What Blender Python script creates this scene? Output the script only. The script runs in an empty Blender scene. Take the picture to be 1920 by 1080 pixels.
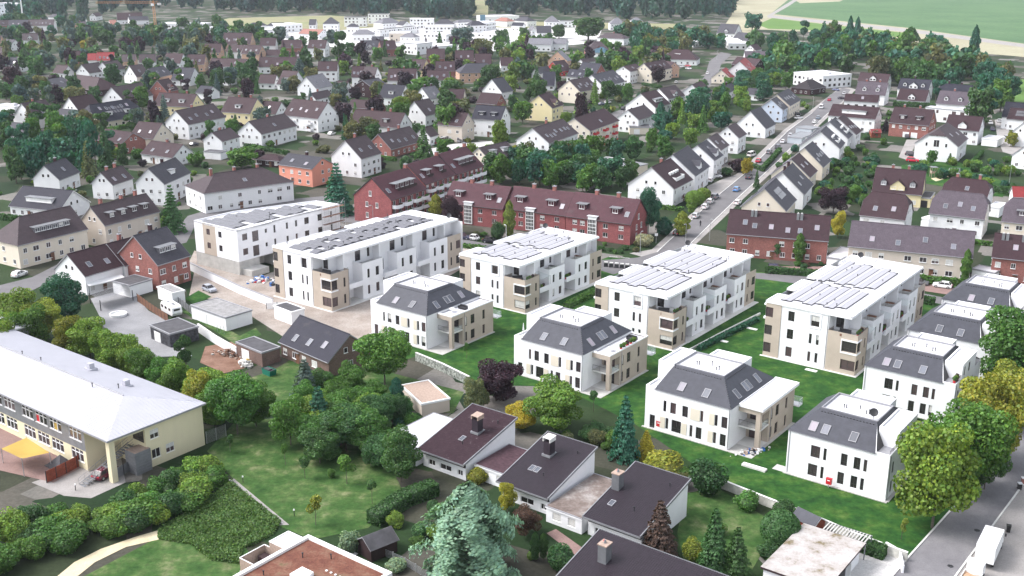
import bpy, math, random
from mathutils import Vector, Matrix
R = math.radians
rnd = random.Random(7)
SC = bpy.context.scene
COL = SC.collection

# ------------------------------------------------------------------ camera
CAMZ, PITCH, ROLL = 75.0, R(17.44), R(0.15)
cam_d = bpy.data.cameras.new('camera'); cam = bpy.data.objects.new('camera', cam_d); COL.objects.link(cam)
cam_d.sensor_width = 36.0; cam_d.lens = 2042.0 / 1920.0 * 36.0
cam_d.clip_start = 1.0; cam_d.clip_end = 9000.0
F_ = Vector((0, math.cos(PITCH), -math.sin(PITCH))); X_ = Vector((1, 0, 0)); U_ = X_.cross(F_)
X2 = X_ * math.cos(ROLL) + U_ * math.sin(ROLL); U2 = U_ * math.cos(ROLL) - X_ * math.sin(ROLL)
cam.matrix_world = Matrix(((X2.x, U2.x, -F_.x, 0), (X2.y, U2.y, -F_.y, 0), (X2.z, U2.z, -F_.z, CAMZ), (0, 0, 0, 1)))
SC.camera = cam

# ------------------------------------------------------------------ sky, sun, exposure
W = bpy.data.worlds.new('World'); SC.world = W; W.use_nodes = True
wn = W.node_tree.nodes; wl = W.node_tree.links; wn.clear()
sky = wn.new('ShaderNodeTexSky'); sky.sky_type = 'NISHITA'; sky.sun_disc = False
SUN_EL, SUN_AZ = R(50), R(-88)          # azimuth from +Y towards +X
sky.sun_elevation = SUN_EL; sky.sun_rotation = SUN_AZ
sky.air_density = 1.0; sky.dust_density = 3.0; sky.ozone_density = 1.0
hsv = wn.new('ShaderNodeHueSaturation'); hsv.inputs['Saturation'].default_value = 0.32   # overcast: the blue is veiled
bg = wn.new('ShaderNodeBackground'); bg.inputs['Strength'].default_value = 0.15
wo = wn.new('ShaderNodeOutputWorld')
wl.new(sky.outputs[0], hsv.inputs['Color']); wl.new(hsv.outputs[0], bg.inputs['Color']); wl.new(bg.outputs[0], wo.inputs['Surface'])
sun_d = bpy.data.lights.new('sun', 'SUN'); sun_d.energy = 0.95; sun_d.angle = R(22); sun_d.color = (1.0, 0.97, 0.98)
sun = bpy.data.objects.new('sun', sun_d); COL.objects.link(sun)
sd = Vector((math.sin(SUN_AZ) * math.cos(SUN_EL), math.cos(SUN_AZ) * math.cos(SUN_EL), math.sin(SUN_EL)))
sun.rotation_euler = sd.to_track_quat('Z', 'Y').to_euler()
SC.view_settings.view_transform = 'Standard'; SC.view_settings.look = 'None'
SC.view_settings.exposure = 1.42; SC.view_settings.gamma = 1.0; SC.view_settings.use_curve_mapping = False
SC.render.engine = 'CYCLES'
SC.cycles.max_bounces = 6; SC.cycles.diffuse_bounces = 3; SC.cycles.glossy_bounces = 2; SC.cycles.transmission_bounces = 3
SC.cycles.transparent_max_bounces = 6; SC.cycles.caustics_reflective = False; SC.cycles.caustics_refractive = False
SC.cycles.use_denoising = True; SC.cycles.volume_bounces = 1

# ------------------------------------------------------------------ materials
def nodemat(name):
 m = bpy.data.materials.new(name); m.use_nodes = True
 nt = m.node_tree; b = nt.nodes['Principled BSDF']
 return m, nt, b
def N(nt, t, **kw):
 n = nt.nodes.new(t)
 for k, v in kw.items():
  if hasattr(n, k): setattr(n, k, v)
  else: n.inputs[k].default_value = v
 return n
def coord(nt, kind='Object', scale=(1, 1, 1)):
 tc = N(nt, 'ShaderNodeTexCoord'); mp = N(nt, 'ShaderNodeMapping'); mp.inputs['Scale'].default_value = scale
 nt.links.new(tc.outputs[kind], mp.inputs['Vector']); return mp.outputs[0]
def geo_pos(nt, scale=(1, 1, 1)):
 g = N(nt, 'ShaderNodeNewGeometry'); mp = N(nt, 'ShaderNodeMapping'); mp.inputs['Scale'].default_value = scale
 nt.links.new(g.outputs['Position'], mp.inputs['Vector']); return mp.outputs[0]
def ramp(nt, fac, stops):
 r = N(nt, 'ShaderNodeValToRGB'); e = r.color_ramp.elements
 while len(e) < len(stops): e.new(0.5)
 for k, (p, c) in enumerate(stops):
  e[k].position = p; e[k].color = (*c, 1) if len(c) == 3 else c
 nt.links.new(fac, r.inputs['Fac']); return r.outputs['Color']
def mixc(nt, mode, fac, a, b):
 m = N(nt, 'ShaderNodeMix', data_type='RGBA', blend_type=mode)
 for sock, v in ((m.inputs['Factor'], fac), (m.inputs[6], a), (m.inputs[7], b)):
  if hasattr(v, 'links') or hasattr(v, 'is_output'): nt.links.new(v, sock)
  elif isinstance(v, (int, float)): sock.default_value = v
  else: sock.default_value = (*v, 1)
 return m.outputs[2]
def noise(nt, vec, scale, detail=4, rough=0.6):
 n = N(nt, 'ShaderNodeTexNoise'); n.inputs['Scale'].default_value = scale; n.inputs['Detail'].default_value = detail
 n.inputs['Roughness'].default_value = rough; nt.links.new(vec, n.inputs['Vector']); return n.outputs['Fac']
def bump(nt, b, h, strength=0.3, dist=0.05):
 bp = N(nt, 'ShaderNodeBump'); bp.inputs['Strength'].default_value = strength; bp.inputs['Distance'].default_value = dist
 nt.links.new(h, bp.inputs['Height']); nt.links.new(bp.outputs[0], b.inputs['Normal'])
MT = {}
def plain(name, c, rough=0.7, metal=0.0, spec=0.4, var=0.0, scale=1.5):
 m, nt, b = nodemat(name)
 b.inputs['Roughness'].default_value = rough; b.inputs['Metallic'].default_value = metal
 b.inputs['Specular IOR Level'].default_value = spec
 if var:
  f = noise(nt, geo_pos(nt), scale)
  lo = tuple(x * (1 - var) for x in c); hi = tuple(min(1, x * (1 + var)) for x in c)
  nt.links.new(ramp(nt, f, [(0.3, lo), (0.7, hi)]), b.inputs['Base Color'])
 else: b.inputs['Base Color'].default_value = (*c, 1)
 MT[name] = m; return m
def objcol(name, rough, var, scale, spec=0.3, extra=None):
 """material tinted by the object's own paint colour, with weathering noise"""
 m, nt, b = nodemat(name); b.inputs['Roughness'].default_value = rough; b.inputs['Specular IOR Level'].default_value = spec
 oi = N(nt, 'ShaderNodeObjectInfo'); f = noise(nt, geo_pos(nt), scale, 5)
 v = ramp(nt, f, [(0.25, (1 - var,) * 3), (0.75, (1 + var * .6,) * 3)])
 c = mixc(nt, 'MULTIPLY', 1.0, oi.outputs['Color'], v)
 if extra: c = extra(nt, b, c)
 nt.links.new(c, b.inputs['Base Color']); MT[name] = m; return m
def streaks(nt, b, c):      # rain streaks down rendered walls
 f = noise(nt, geo_pos(nt, (1.3, 1.3, 0.12)), 1.0, 4)
 return mixc(nt, 'MULTIPLY', 0.35, c, ramp(nt, f, [(0.3, (.90, .90, .90)), (0.62, (1.0, 1.0, 1.0))]))
objcol('stucco', 0.85, 0.03, 0.5, 0.2, streaks)
def brickx(nt, b, c):
 v = coord(nt, 'Object'); sp = N(nt, 'ShaderNodeSeparateXYZ'); nt.links.new(v, sp.inputs[0])
 ad = N(nt, 'ShaderNodeMath', operation='ADD'); nt.links.new(sp.outputs[0], ad.inputs[0]); nt.links.new(sp.outputs[1], ad.inputs[1])
 cb = N(nt, 'ShaderNodeCombineXYZ'); nt.links.new(ad.outputs[0], cb.inputs[0]); nt.links.new(sp.outputs[2], cb.inputs[1])
 t = N(nt, 'ShaderNodeTexBrick'); t.inputs['Scale'].default_value = 1.0; t.inputs['Brick Width'].default_value = .26
 t.inputs['Row Height'].default_value = .085; t.inputs['Mortar Size'].default_value = .010
 t.inputs['Color1'].default_value = (.72, .72, .72, 1); t.inputs['Color2'].default_value = (1.3, 1.25, 1.2, 1); t.inputs['Mortar'].default_value = (1.2, 1.25, 1.3, 1)
 nt.links.new(cb.outputs[0], t.inputs['Vector'])
 return mixc(nt, 'MULTIPLY', 1.0, c, t.outputs['Color'])
objcol('brick_wall', 0.85, 0.18, 0.7, 0.2, brickx)
def tilex(nt, b, c):
 g = noise(nt, geo_pos(nt), 5.5, 3); c2 = mixc(nt, 'MULTIPLY', 1.0, c, ramp(nt, g, [(0.3, (.72, .72, .72)), (0.7, (1.3, 1.27, 1.27))]))
 f = noise(nt, geo_pos(nt), 0.35, 6, .7)
 moss = ramp(nt, f, [(0.58, (0, 0, 0)), (0.76, (.5, .5, .5))])
 return mixc(nt, 'MIX', moss, c2, (.075, .066, .066))
objcol('roof_tile', 0.7, 0.22, 0.9, 0.35, tilex)
objcol('paint', 0.25, 0.02, 3.0, 0.5)
objcol('matt', 0.8, 0.12, 1.2, 0.25)
plain('white_frame', (.8, .8, .8), .45)
plain('white_render', (.78, .78, .80), .9, spec=.15, var=.04, scale=.5)
plain('cream_render', (.44, .375, .315), .9, spec=.15, var=.06, scale=.6)
plain('dark_frame', (.035, .033, .035), .45)
plain('grey_trim', (.27, .27, .29), .5, var=.1)
plain('zinc', (.23, .235, .25), .45, .3, var=.15, scale=.9)
plain('roof_membrane', (.55, .55, .58), .8, spec=.2, var=.06, scale=.35)
plain('roof_gravel', (.25, .245, .245), .95, var=.25, scale=1.2)
plain('roof_felt', (.07, .068, .075), .9, var=.25, scale=.8)
plain('slate', (.050, .052, .066), .55, spec=.4, var=.16, scale=1.1)
plain('near_tile', (.026, .018, .026), .5, spec=.45, var=.25, scale=2.2)
plain('mossy_tile', (.062, .034, .042), .8, spec=.2, var=.3, scale=2.0)
plain('concrete', (.42, .41, .39), .9, var=.15, scale=.7)
plain('pale_concrete', (.6, .59, .57), .9, var=.12, scale=.6)
plain('dark_metal', (.03, .03, .034), .5)
plain('steel', (.5, .51, .53), .4, .6)
plain('rubber', (.015, .015, .016), .8)
plain('solar', (.42, .41, .445), .35, .2, spec=.7)  # pale base stands in for the sky reflected in dark panels
plain('solar_dim', (.135, .13, .145), .25, .2, spec=.6, var=.1)
plain('wood_brown', (.16, .075, .045), .8, var=.3, scale=3)
plain('wood_pale', (.36, .27, .22), .8, var=.2, scale=3)
plain('bark', (.10, .085, .07), .9, var=.3, scale=5)
plain('red', (.5, .02, .03), .4)
plain('blue', (.03, .14, .42), .45)
plain('yellow', (.42, .28, .06), .8)
plain('sand_fill', (.42, .27, .17), .95, var=.25, scale=3)
plain('graffiti', (.045, .045, .055), .6, var=.9, scale=1.6)
plain('beige_shutter', (.66, .60, .50), .8)
plain('purple', (.22, .2, .45), .8)
plain('skin', (.5, .3, .22), .6)
def glassmat(name, c, rough=.06, spec=.6):
 m, nt, b = nodemat(name); b.inputs['Roughness'].default_value = rough; b.inputs['Specular IOR Level'].default_value = spec
 oi = N(nt, 'ShaderNodeObjectInfo')
 nt.links.new(ramp(nt, oi.outputs['Random'], [(0.0, tuple(x * .5 for x in c)), (0.6, c), (1.0, (c[0] * 2.4, c[1] * 1.9, c[2] * 1.8))]), b.inputs['Base Color'])
 MT[name] = m; return m
glassmat('pane', (.045, .038, .042), .07, .8); glassmat('sky_pane', (.13, .14, .17), .08, .8)
m, nt, b = nodemat('clear_glass'); b.inputs['Base Color'].default_value = (.75, .86, .86, 1); b.inputs['Roughness'].default_value = .05
b.inputs['Alpha'].default_value = .3; MT['clear_glass'] = m
# foliage: tinted by the plant's own colour, clump tint and darker inside stored per leaf
def leafmat(name, trans):
 m, nt, b = nodemat(name); nt.nodes.remove(b)
 oi = N(nt, 'ShaderNodeObjectInfo'); at = N(nt, 'ShaderNodeAttribute'); at.attribute_name = 'tint'
 c = mixc(nt, 'MULTIPLY', 1.0, oi.outputs['Color'], at.outputs['Color'])
 d = N(nt, 'ShaderNodeBsdfDiffuse'); t = N(nt, 'ShaderNodeBsdfTranslucent'); g = N(nt, 'ShaderNodeBsdfGlossy'); g.inputs['Roughness'].default_value = .55
 nt.links.new(c, d.inputs['Color']); nt.links.new(mixc(nt, 'MULTIPLY', 1.0, c, (1.25, 1.35, .6)), t.inputs['Color'])
 mx = N(nt, 'ShaderNodeMixShader'); mx.inputs[0].default_value = trans
 nt.links.new(d.outputs[0], mx.inputs[1]); nt.links.new(t.outputs[0], mx.inputs[2])
 m2 = N(nt, 'ShaderNodeMixShader'); m2.inputs[0].default_value = .03
 nt.links.new(mx.outputs[0], m2.inputs[1]); nt.links.new(g.outputs[0], m2.inputs[2])
 nt.links.new(m2.outputs[0], nt.nodes['Material Output'].inputs['Surface']); MT[name] = m
leafmat('leaf', .28)
def groundmat(name, stops, scale=.08, fine=2.5, rough=.95, b_s=.3, fmix=.5):
 m, nt, b = nodemat(name); b.inputs['Roughness'].default_value = rough; b.inputs['Specular IOR Level'].default_value = .15
 v = geo_pos(nt); big = noise(nt, v, scale, 6, .65); c = ramp(nt, big, stops)
 fi = noise(nt, v, fine, 4, .7)
 c = mixc(nt, 'MULTIPLY', fmix, c, ramp(nt, fi, [(0.25, (.45, .45, .45)), (0.75, (1.5, 1.5, 1.5))]))
 nt.links.new(c, b.inputs['Base Color']); bump(nt, b, fi, b_s, .08); MT[name] = m
def plots():
 """gardens in plots: lawn, planted bed, gravel and paving"""
 groundmat('garden_ground', [(.3, (.75, .8, .75)), (.7, (1.2, 1.15, 1.1))], .09, 1.6)
 m = MT['garden_ground']; nt = m.node_tree; b = nt.nodes['Principled BSDF']; old = b.inputs['Base Color'].links[0].from_socket
 v = N(nt, 'ShaderNodeTexVoronoi', distance='CHEBYCHEV'); v.inputs['Scale'].default_value = .075; v.inputs['Randomness'].default_value = .9
 g = geo_pos(nt); rt = N(nt, 'ShaderNodeMapping'); rt.inputs['Rotation'].default_value = (0, 0, .5); nt.links.new(g, rt.inputs['Vector']); nt.links.new(rt.outputs[0], v.inputs['Vector'])
 sp = N(nt, 'ShaderNodeSeparateColor'); nt.links.new(v.outputs['Color'], sp.inputs[0])
 c = ramp(nt, sp.outputs[0], [(0.0, (.014, .030, .014)), (.34, (.024, .050, .016)), (.56, (.030, .038, .022)), (.78, (.075, .070, .060)), (.92, (.17, .16, .155))])
 nt.links.new(mixc(nt, 'MULTIPLY', 1.0, c, old), b.inputs['Base Color'])
plots()
groundmat('lawn', [(.32, (.011, .044, .011)), (.46, (.020, .070, .013)), (.56, (.034, .092, .016)), (.68, (.075, .125, .028))], .30, .9, fmix=.75)
groundmat('old_lawn', [(.32, (.022, .060, .014)), (.46, (.040, .090, .022)), (.56, (.070, .115, .036)), (.68, (.165, .18, .09))], .24, 1.1, fmix=.7)
groundmat('meadow', [(.3, (.20, .19, .10)), (.5, (.25, .24, .14)), (.7, (.17, .20, .09))], .02, .6)
groundmat('crop_field', [(.3, (.062, .125, .058)), (.5, (.080, .150, .068)), (.7, (.098, .172, .080))], .012, .2, fmix=.45)
groundmat('bright_field', [(.3, (.085, .165, .04)), (.7, (.115, .20, .05))], .02, .3, fmix=.3)
groundmat('straw_field', [(.3, (.27, .25, .17)), (.7, (.36, .34, .24))], .02, .4, fmix=.3)
groundmat('asphalt', [(.3, (.13, .125, .13)), (.7, (.175, .17, .175))], .2, 6, fmix=.25)
groundmat('old_asphalt', [(.3, (.14, .135, .145)), (.5, (.18, .175, .185)), (.7, (.235, .23, .235))], .16, 5, fmix=.3)
groundmat('paving', [(.3, (.25, .235, .225)), (.7, (.34, .32, .31))], .25, 5, fmix=.3)
groundmat('red_paving', [(.3, (.20, .13, .12)), (.7, (.28, .19, .17))], .3, 4, fmix=.35)
groundmat('sand', [(.3, (.23, .19, .165)), (.5, (.30, .26, .23)), (.7, (.36, .325, .295))], .2, 2.5, fmix=.45)
groundmat('yard_gravel', [(.3, (.20, .20, .21)), (.7, (.29, .29, .30))], .15, 4, fmix=.35)
groundmat('path_sand', [(.3, (.50, .42, .28)), (.7, (.62, .54, .38))], .4, 4, fmix=.25)
groundmat('soil', [(.3, (.14, .075, .05)), (.7, (.26, .16, .12))], .3, 2.5)
groundmat('sedum', [(.3, (.105, .04, .032)), (.5, (.155, .066, .046)), (.62, (.185, .10, .07)), (.75, (.11, .105, .05))], .45, 4, fmix=.6)
groundmat('moss_roof', [(.40, (.43, .41, .40)), (.56, (.35, .32, .30)), (.66, (.16, .13, .075))], .35, 3, fmix=.35)
groundmat('gravel_roof', [(.3, (.10, .075, .065)), (.5, (.19, .155, .14)), (.7, (.36, .34, .325))], .3, 3, fmix=.45)
groundmat('lichen_tile', [(.4, (.034, .018, .024)), (.64, (.045, .026, .033)), (.78, (.22, .21, .21))], 1.6, 5, .75, fmix=.5)
# ------------------------------------------------------------------ mesh helpers
class MB:
 def __init__(s): s.v = []; s.f = []; s.m = []
 def vs(s, pts): n = len(s.v); s.v.extend(pts); return n
 def poly(s, pts, m=0): n = s.vs(pts); s.f.append(tuple(range(n, n + len(pts)))); s.m.append(m)
 quad = lambda s, a, b, c, d, m=0: s.poly((a, b, c, d), m)
 def box(s, x0, y0, z0, x1, y1, z1, m=0, mt=None, skip=''):
  n = s.vs([(x0, y0, z0), (x1, y0, z0), (x1, y1, z0), (x0, y1, z0), (x0, y0, z1), (x1, y0, z1), (x1, y1, z1), (x0, y1, z1)])
  for k, q in (('b', (3, 2, 1, 0)), ('t', (4, 5, 6, 7)), ('f', (0, 1, 5, 4)), ('r', (1, 2, 6, 5)), ('k', (2, 3, 7, 6)), ('l', (3, 0, 4, 7))):
   if k in skip: continue
   s.f.append(tuple(n + i for i in q)); s.m.append(mt if (k == 't' and mt is not None) else m)
 def prism(s, pts, z0, z1, m=0, mt=None):
  k = len(pts); n = s.vs([(x, y, z0) for x, y in pts] + [(x, y, z1) for x, y in pts])
  for i in range(k): j = (i + 1) % k; s.f.append((n + i, n + j, n + k + j, n + k + i)); s.m.append(m)
  s.f.append(tuple(n + k + i for i in range(k))); s.m.append(m if mt is None else mt)
  s.f.append(tuple(n + i for i in reversed(range(k)))); s.m.append(m)
 def tube(s, p, q, r, r2=None, n=6, m=0, cap=True):
  p, q = Vector(p), Vector(q); d = (q - p)
  if d.length < 1e-6: return
  d.normalize(); a = d.orthogonal().normalized(); b = d.cross(a); r2 = r if r2 is None else r2
  i0 = s.vs([tuple(p + (a * math.cos(t) + b * math.sin(t)) * r) for t in [6.2832 * k / n for k in range(n)]] +
    [tuple(q + (a * math.cos(t) + b * math.sin(t)) * r2) for t in [6.2832 * k / n for k in range(n)]])
  for k in range(n): j = (k + 1) % n; s.f.append((i0 + k, i0 + j, i0 + n + j, i0 + n + k)); s.m.append(m)
  if cap:
   s.f.append(tuple(i0 + n + k for k in range(n))); s.m.append(m); s.f.append(tuple(i0 + n - 1 - k for k in range(n))); s.m.append(m)
 def wall(s, p0, p1, z0, z1, holes=(), depth=.16, m=0, mr=None):
  """upright wall from p0 to p1 (outside is on the right hand) with openings (u centre, z centre, w, h) and reveals"""
  p0, p1 = Vector(p0), Vector(p1); L = (p1 - p0).length; d = (p1 - p0) / L; n = Vector((d.y, -d.x)); mr = m if mr is None else mr
  H = [(u - w / 2, u + w / 2, z - h / 2, z + h / 2) for u, z, w, h in holes]
  us = sorted({0, L, *[a for h in H for a in h[:2]]}); zs = sorted({z0, z1, *[a for h in H for a in h[2:]]})
  us = [u for u in us if 0 <= u <= L]; zs = [z for z in zs if z0 <= z <= z1]
  P = lambda u, z, k=0: (p0.x + d.x * u - n.x * k, p0.y + d.y * u - n.y * k, z)
  for i in range(len(us) - 1):
   for j in range(len(zs) - 1):
    a, b, c, e = us[i], us[i + 1], zs[j], zs[j + 1]; um, zm = (a + b) / 2, (c + e) / 2
    if any(h[0] < um < h[1] and h[2] < zm < h[3] for h in H): continue
    s.quad(P(a, c), P(b, c), P(b, e), P(a, e), m)
  for a, b, c, e in H:
   for (u, z), (u2, z2) in (((a, c), (b, c)), ((b, c), (b, e)), ((b, e), (a, e)), ((a, e), (a, c))):
    s.quad(P(u, z), P(u2, z2), P(u2, z2, depth), P(u, z, depth), mr)
 def courses(s, A, B, C, D, n, lift=.05, m=0):
  """a roof slope A B (eave) C D (top) laid as n overlapping courses"""
  A, B, C, D = map(Vector, (A, B, C, D)); nr = (B - A).cross(D - A)
  if nr.length < 1e-9: return
  nr.normalize()
  if nr.z < 0: nr = -nr
  for k in range(n):
   t, u = k / n, (k + 1) / n
   a, b, c, d = A.lerp(D, t), B.lerp(C, t), B.lerp(C, u), A.lerp(D, u)
   g = (d - a).normalized() * .055      # the course above laps over and leaves a shadow gap
   s.quad(tuple(a + nr * lift - g), tuple(b + nr * lift - g), tuple(c + nr * .004), tuple(d + nr * .004), m)
   s.quad(tuple(a - nr * .03), tuple(b - nr * .03), tuple(b + nr * lift), tuple(a + nr * lift), m)
 def mesh(s, name, mats):
  me = bpy.data.meshes.new(name); me.from_pydata(s.v, [], s.f)
  for k in mats: me.materials.append(MT[k])
  if len(mats) > 1: me.polygons.foreach_set('material_index', s.m)
  me.update(); return me
def link(o, parent=None, loc=(0, 0, 0), rz=0, color=None, scale=None):
 COL.objects.link(o); o.location = loc
 if rz: o.rotation_euler = (0, 0, rz)
 if parent: o.parent = parent
 if color: o.color = (*color[:3], 1)
 if scale: o.scale = scale
 return o
def obj(name, mb, mats, parent=None, loc=(0, 0, 0), rz=0, color=None, scale=None, **tags):
 me = mb.mesh(name, mats) if isinstance(mb, MB) else mb
 o = link(bpy.data.objects.new(name, me), parent, loc, rz, color, scale)
 for k, v in tags.items(): o[k] = v
 return o
def thing(name, label, cat, loc=(0, 0, 0), rz=0, group=None):
 o = link(bpy.data.objects.new(name, None), None, loc, rz); o.empty_display_size = .2
 o['label'] = label; o['category'] = cat
 if group: o['group'] = group
 return o
def tag(o, label, cat, group=None):
 o['label'] = label; o['category'] = cat
 if group: o['group'] = group
 return o
AZ = R(37.0); RZ = -AZ                       # the new quarter's own grid: local x = across, y = away
def G(a, b, z=0.0):
 return (a * math.cos(AZ) + b * math.sin(AZ), -a * math.sin(AZ) + b * math.cos(AZ), z)
CACHE = {}
def win_mesh(w, h, style):
 k = ('win', round(w, 2), round(h, 2), style)
 if k not in CACHE:
  m = MB(); t = .07 if style == 'white_frame' else .05; x, z = w / 2, h / 2
  m.box(-x, -.03, -z, -x + t, .05, z); m.box(x - t, -.03, -z, x, .05, z); m.box(-x + t, -.03, z - t, x - t, .05, z); m.box(-x + t, -.03, -z, x - t, .05, -z + t)
  if w > .85: m.box(-t / 2, -.025, -z + t, t / 2, .045, z - t)
  if style == 'white_frame': m.box(-x - .08, -.14, -z - .06, x + .08, .0, -z - .004)
  else: m.box(-x, -.03, -z + h * .3, x, .0, -z + h * .3 + .04)
  p = MB(); p.box(-x + t * .5, .012, -z + t * .5, x - t * .5, .034, z - t * .5)
  CACHE[k] = (m.mesh('window', [style]), p.mesh('pane', ['pane']))
 return CACHE[k]
def blind_mesh(w, h):
 k = ('blind', round(w, 2), round(h, 2))
 if k not in CACHE:
  m = MB(); n = max(3, int(h / .12))
  for i in range(n): m.box(-w / 2, -.012 - .01 * (i % 2), -h / 2 + i * h / n, w / 2, .0, -h / 2 + (i + 1) * h / n - .012)
  CACHE[k] = m.mesh('roller_blind', ['pale_concrete'])
 return CACHE[k]
def window(parent, p0, d, u, z, w, h, style='white_frame', inset=0.0, blind=0.0, name='window'):
 d = Vector(d).normalized(); n = Vector((d.y, -d.x)); rz = math.atan2(d.y, d.x)
 f, p = win_mesh(w, h, style)
 o = obj(name, f, None, parent, (p0[0] + d.x * u - n.x * inset, p0[1] + d.y * u - n.y * inset, z), rz)
 obj('pane', p, None, o)
 if blind: obj('roller_blind', blind_mesh(w - .1, h * blind), None, o, (0, -.004, h * (1 - blind) / 2))
 return o
def flat_window(mb, p0, d, u, z, w, h, mf=0, mp=1):
 """far window: frame and pane in one piece, added to mb"""
 d = Vector(d).normalized(); n = Vector((d.y, -d.x)); P = lambda a, b, k: (p0[0] + d.x * (u + a) + n.x * k, p0[1] + d.y * (u + a) + n.y * k, z + b)
 x, y = w / 2, h / 2
 for a, b, c, e in ((-x, -y, x, -y + .09), (-x, y - .09, x, y), (-x, -y + .09, -x + .09, y - .09), (x - .09, -y + .09, x, y - .09)):
  mb.quad(P(a, b, .05), P(c, b, .05), P(c, e, .05), P(a, e, .05), mf)
 for (a, b), (c, e) in (((-x, -y), (x, -y)), ((x, -y), (x, y)), ((x, y), (-x, y)), ((-x, y), (-x, -y))):
  mb.quad(P(a, b, 0), P(c, e, 0), P(c, e, .05), P(a, b, .05), mf)
 mb.quad(P(-x + .05, -y + .05, .02), P(x - .05, -y + .05, .02), P(x - .05, y - .05, .02), P(-x + .05, y - .05, .02), mp)
def skylight(parent, pos, along, up, w=.9, h=1.3, mat='sky_pane'):
 """roof window lying on a slope; along = unit vector along the ridge, up = unit vector up the slope"""
 k = ('sky', w, h, mat)
 if k not in CACHE:
  m = MB(); t = .09
  m.box(-w / 2 - t, -h / 2 - t, -.04, -w / 2, h / 2 + t, .12); m.box(w / 2, -h / 2 - t, -.04, w / 2 + t, h / 2 + t, .12)
  m.box(-w / 2, -h / 2 - t, -.04, w / 2, -h / 2, .12); m.box(-w / 2, h / 2, -.04, w / 2, h / 2 + t, .12)
  p = MB(); p.box(-w / 2, -h / 2, .04, w / 2, h / 2, .085)
  CACHE[k] = (m.mesh('skylight', ['grey_trim']), p.mesh('pane', [mat]))
 f, p = CACHE[k]; A = Vector(along).normalized(); U = Vector(up).normalized(); Nn = A.cross(U)
 if Nn.z < 0: A = -A; Nn = -Nn
 o = bpy.data.objects.new('skylight', f); COL.objects.link(o); o.parent = parent
 o.matrix_local = Matrix(((A.x, U.x, Nn.x, pos[0]), (A.y, U.y, Nn.y, pos[1]), (A.z, U.z, Nn.z, pos[2] + .05), (0, 0, 0, 1)))
 obj('pane', p, None, o); return o
def vent_mesh():
 if 'vent' not in CACHE:
  m = MB(); m.tube((0, 0, 0), (0, 0, .55), .07, n=6); m.tube((0, 0, .5), (0, 0, .62), .12, n=6); CACHE['vent'] = m.mesh('vent_pipe', ['dark_metal'])
 return CACHE['vent']
def dish(parent, loc, rz=0, r=.45, mat='dark_metal'):
 m = MB(); n = 14
 m.tube((0, 0, 0), (0, 0, .9), .04)
 c = Vector((0, -.12, 1.15)); ax = Vector((0, -.85, .5)).normalized(); a = Vector((1, 0, 0)); b = ax.cross(a)
 rings = [(0, -.13), (r * .5, -.09), (r, 0)]
 idx = []
 for q, h in rings: idx.append(m.vs([tuple(c + ax * h + (a * math.cos(t) + b * math.sin(t)) * q) for t in [6.2832 * k / n for k in range(n)]]))
 for i in range(2):
  for k in range(n): j = (k + 1) % n; m.f.append((idx[i] + k, idx[i] + j, idx[i + 1] + j, idx[i + 1] + k)); m.m.append(0)
 m.tube(tuple(c - b * r), tuple(c + ax * .4), .02)
 return obj('satellite_dish', m, [mat], parent, loc, rz)
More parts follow.
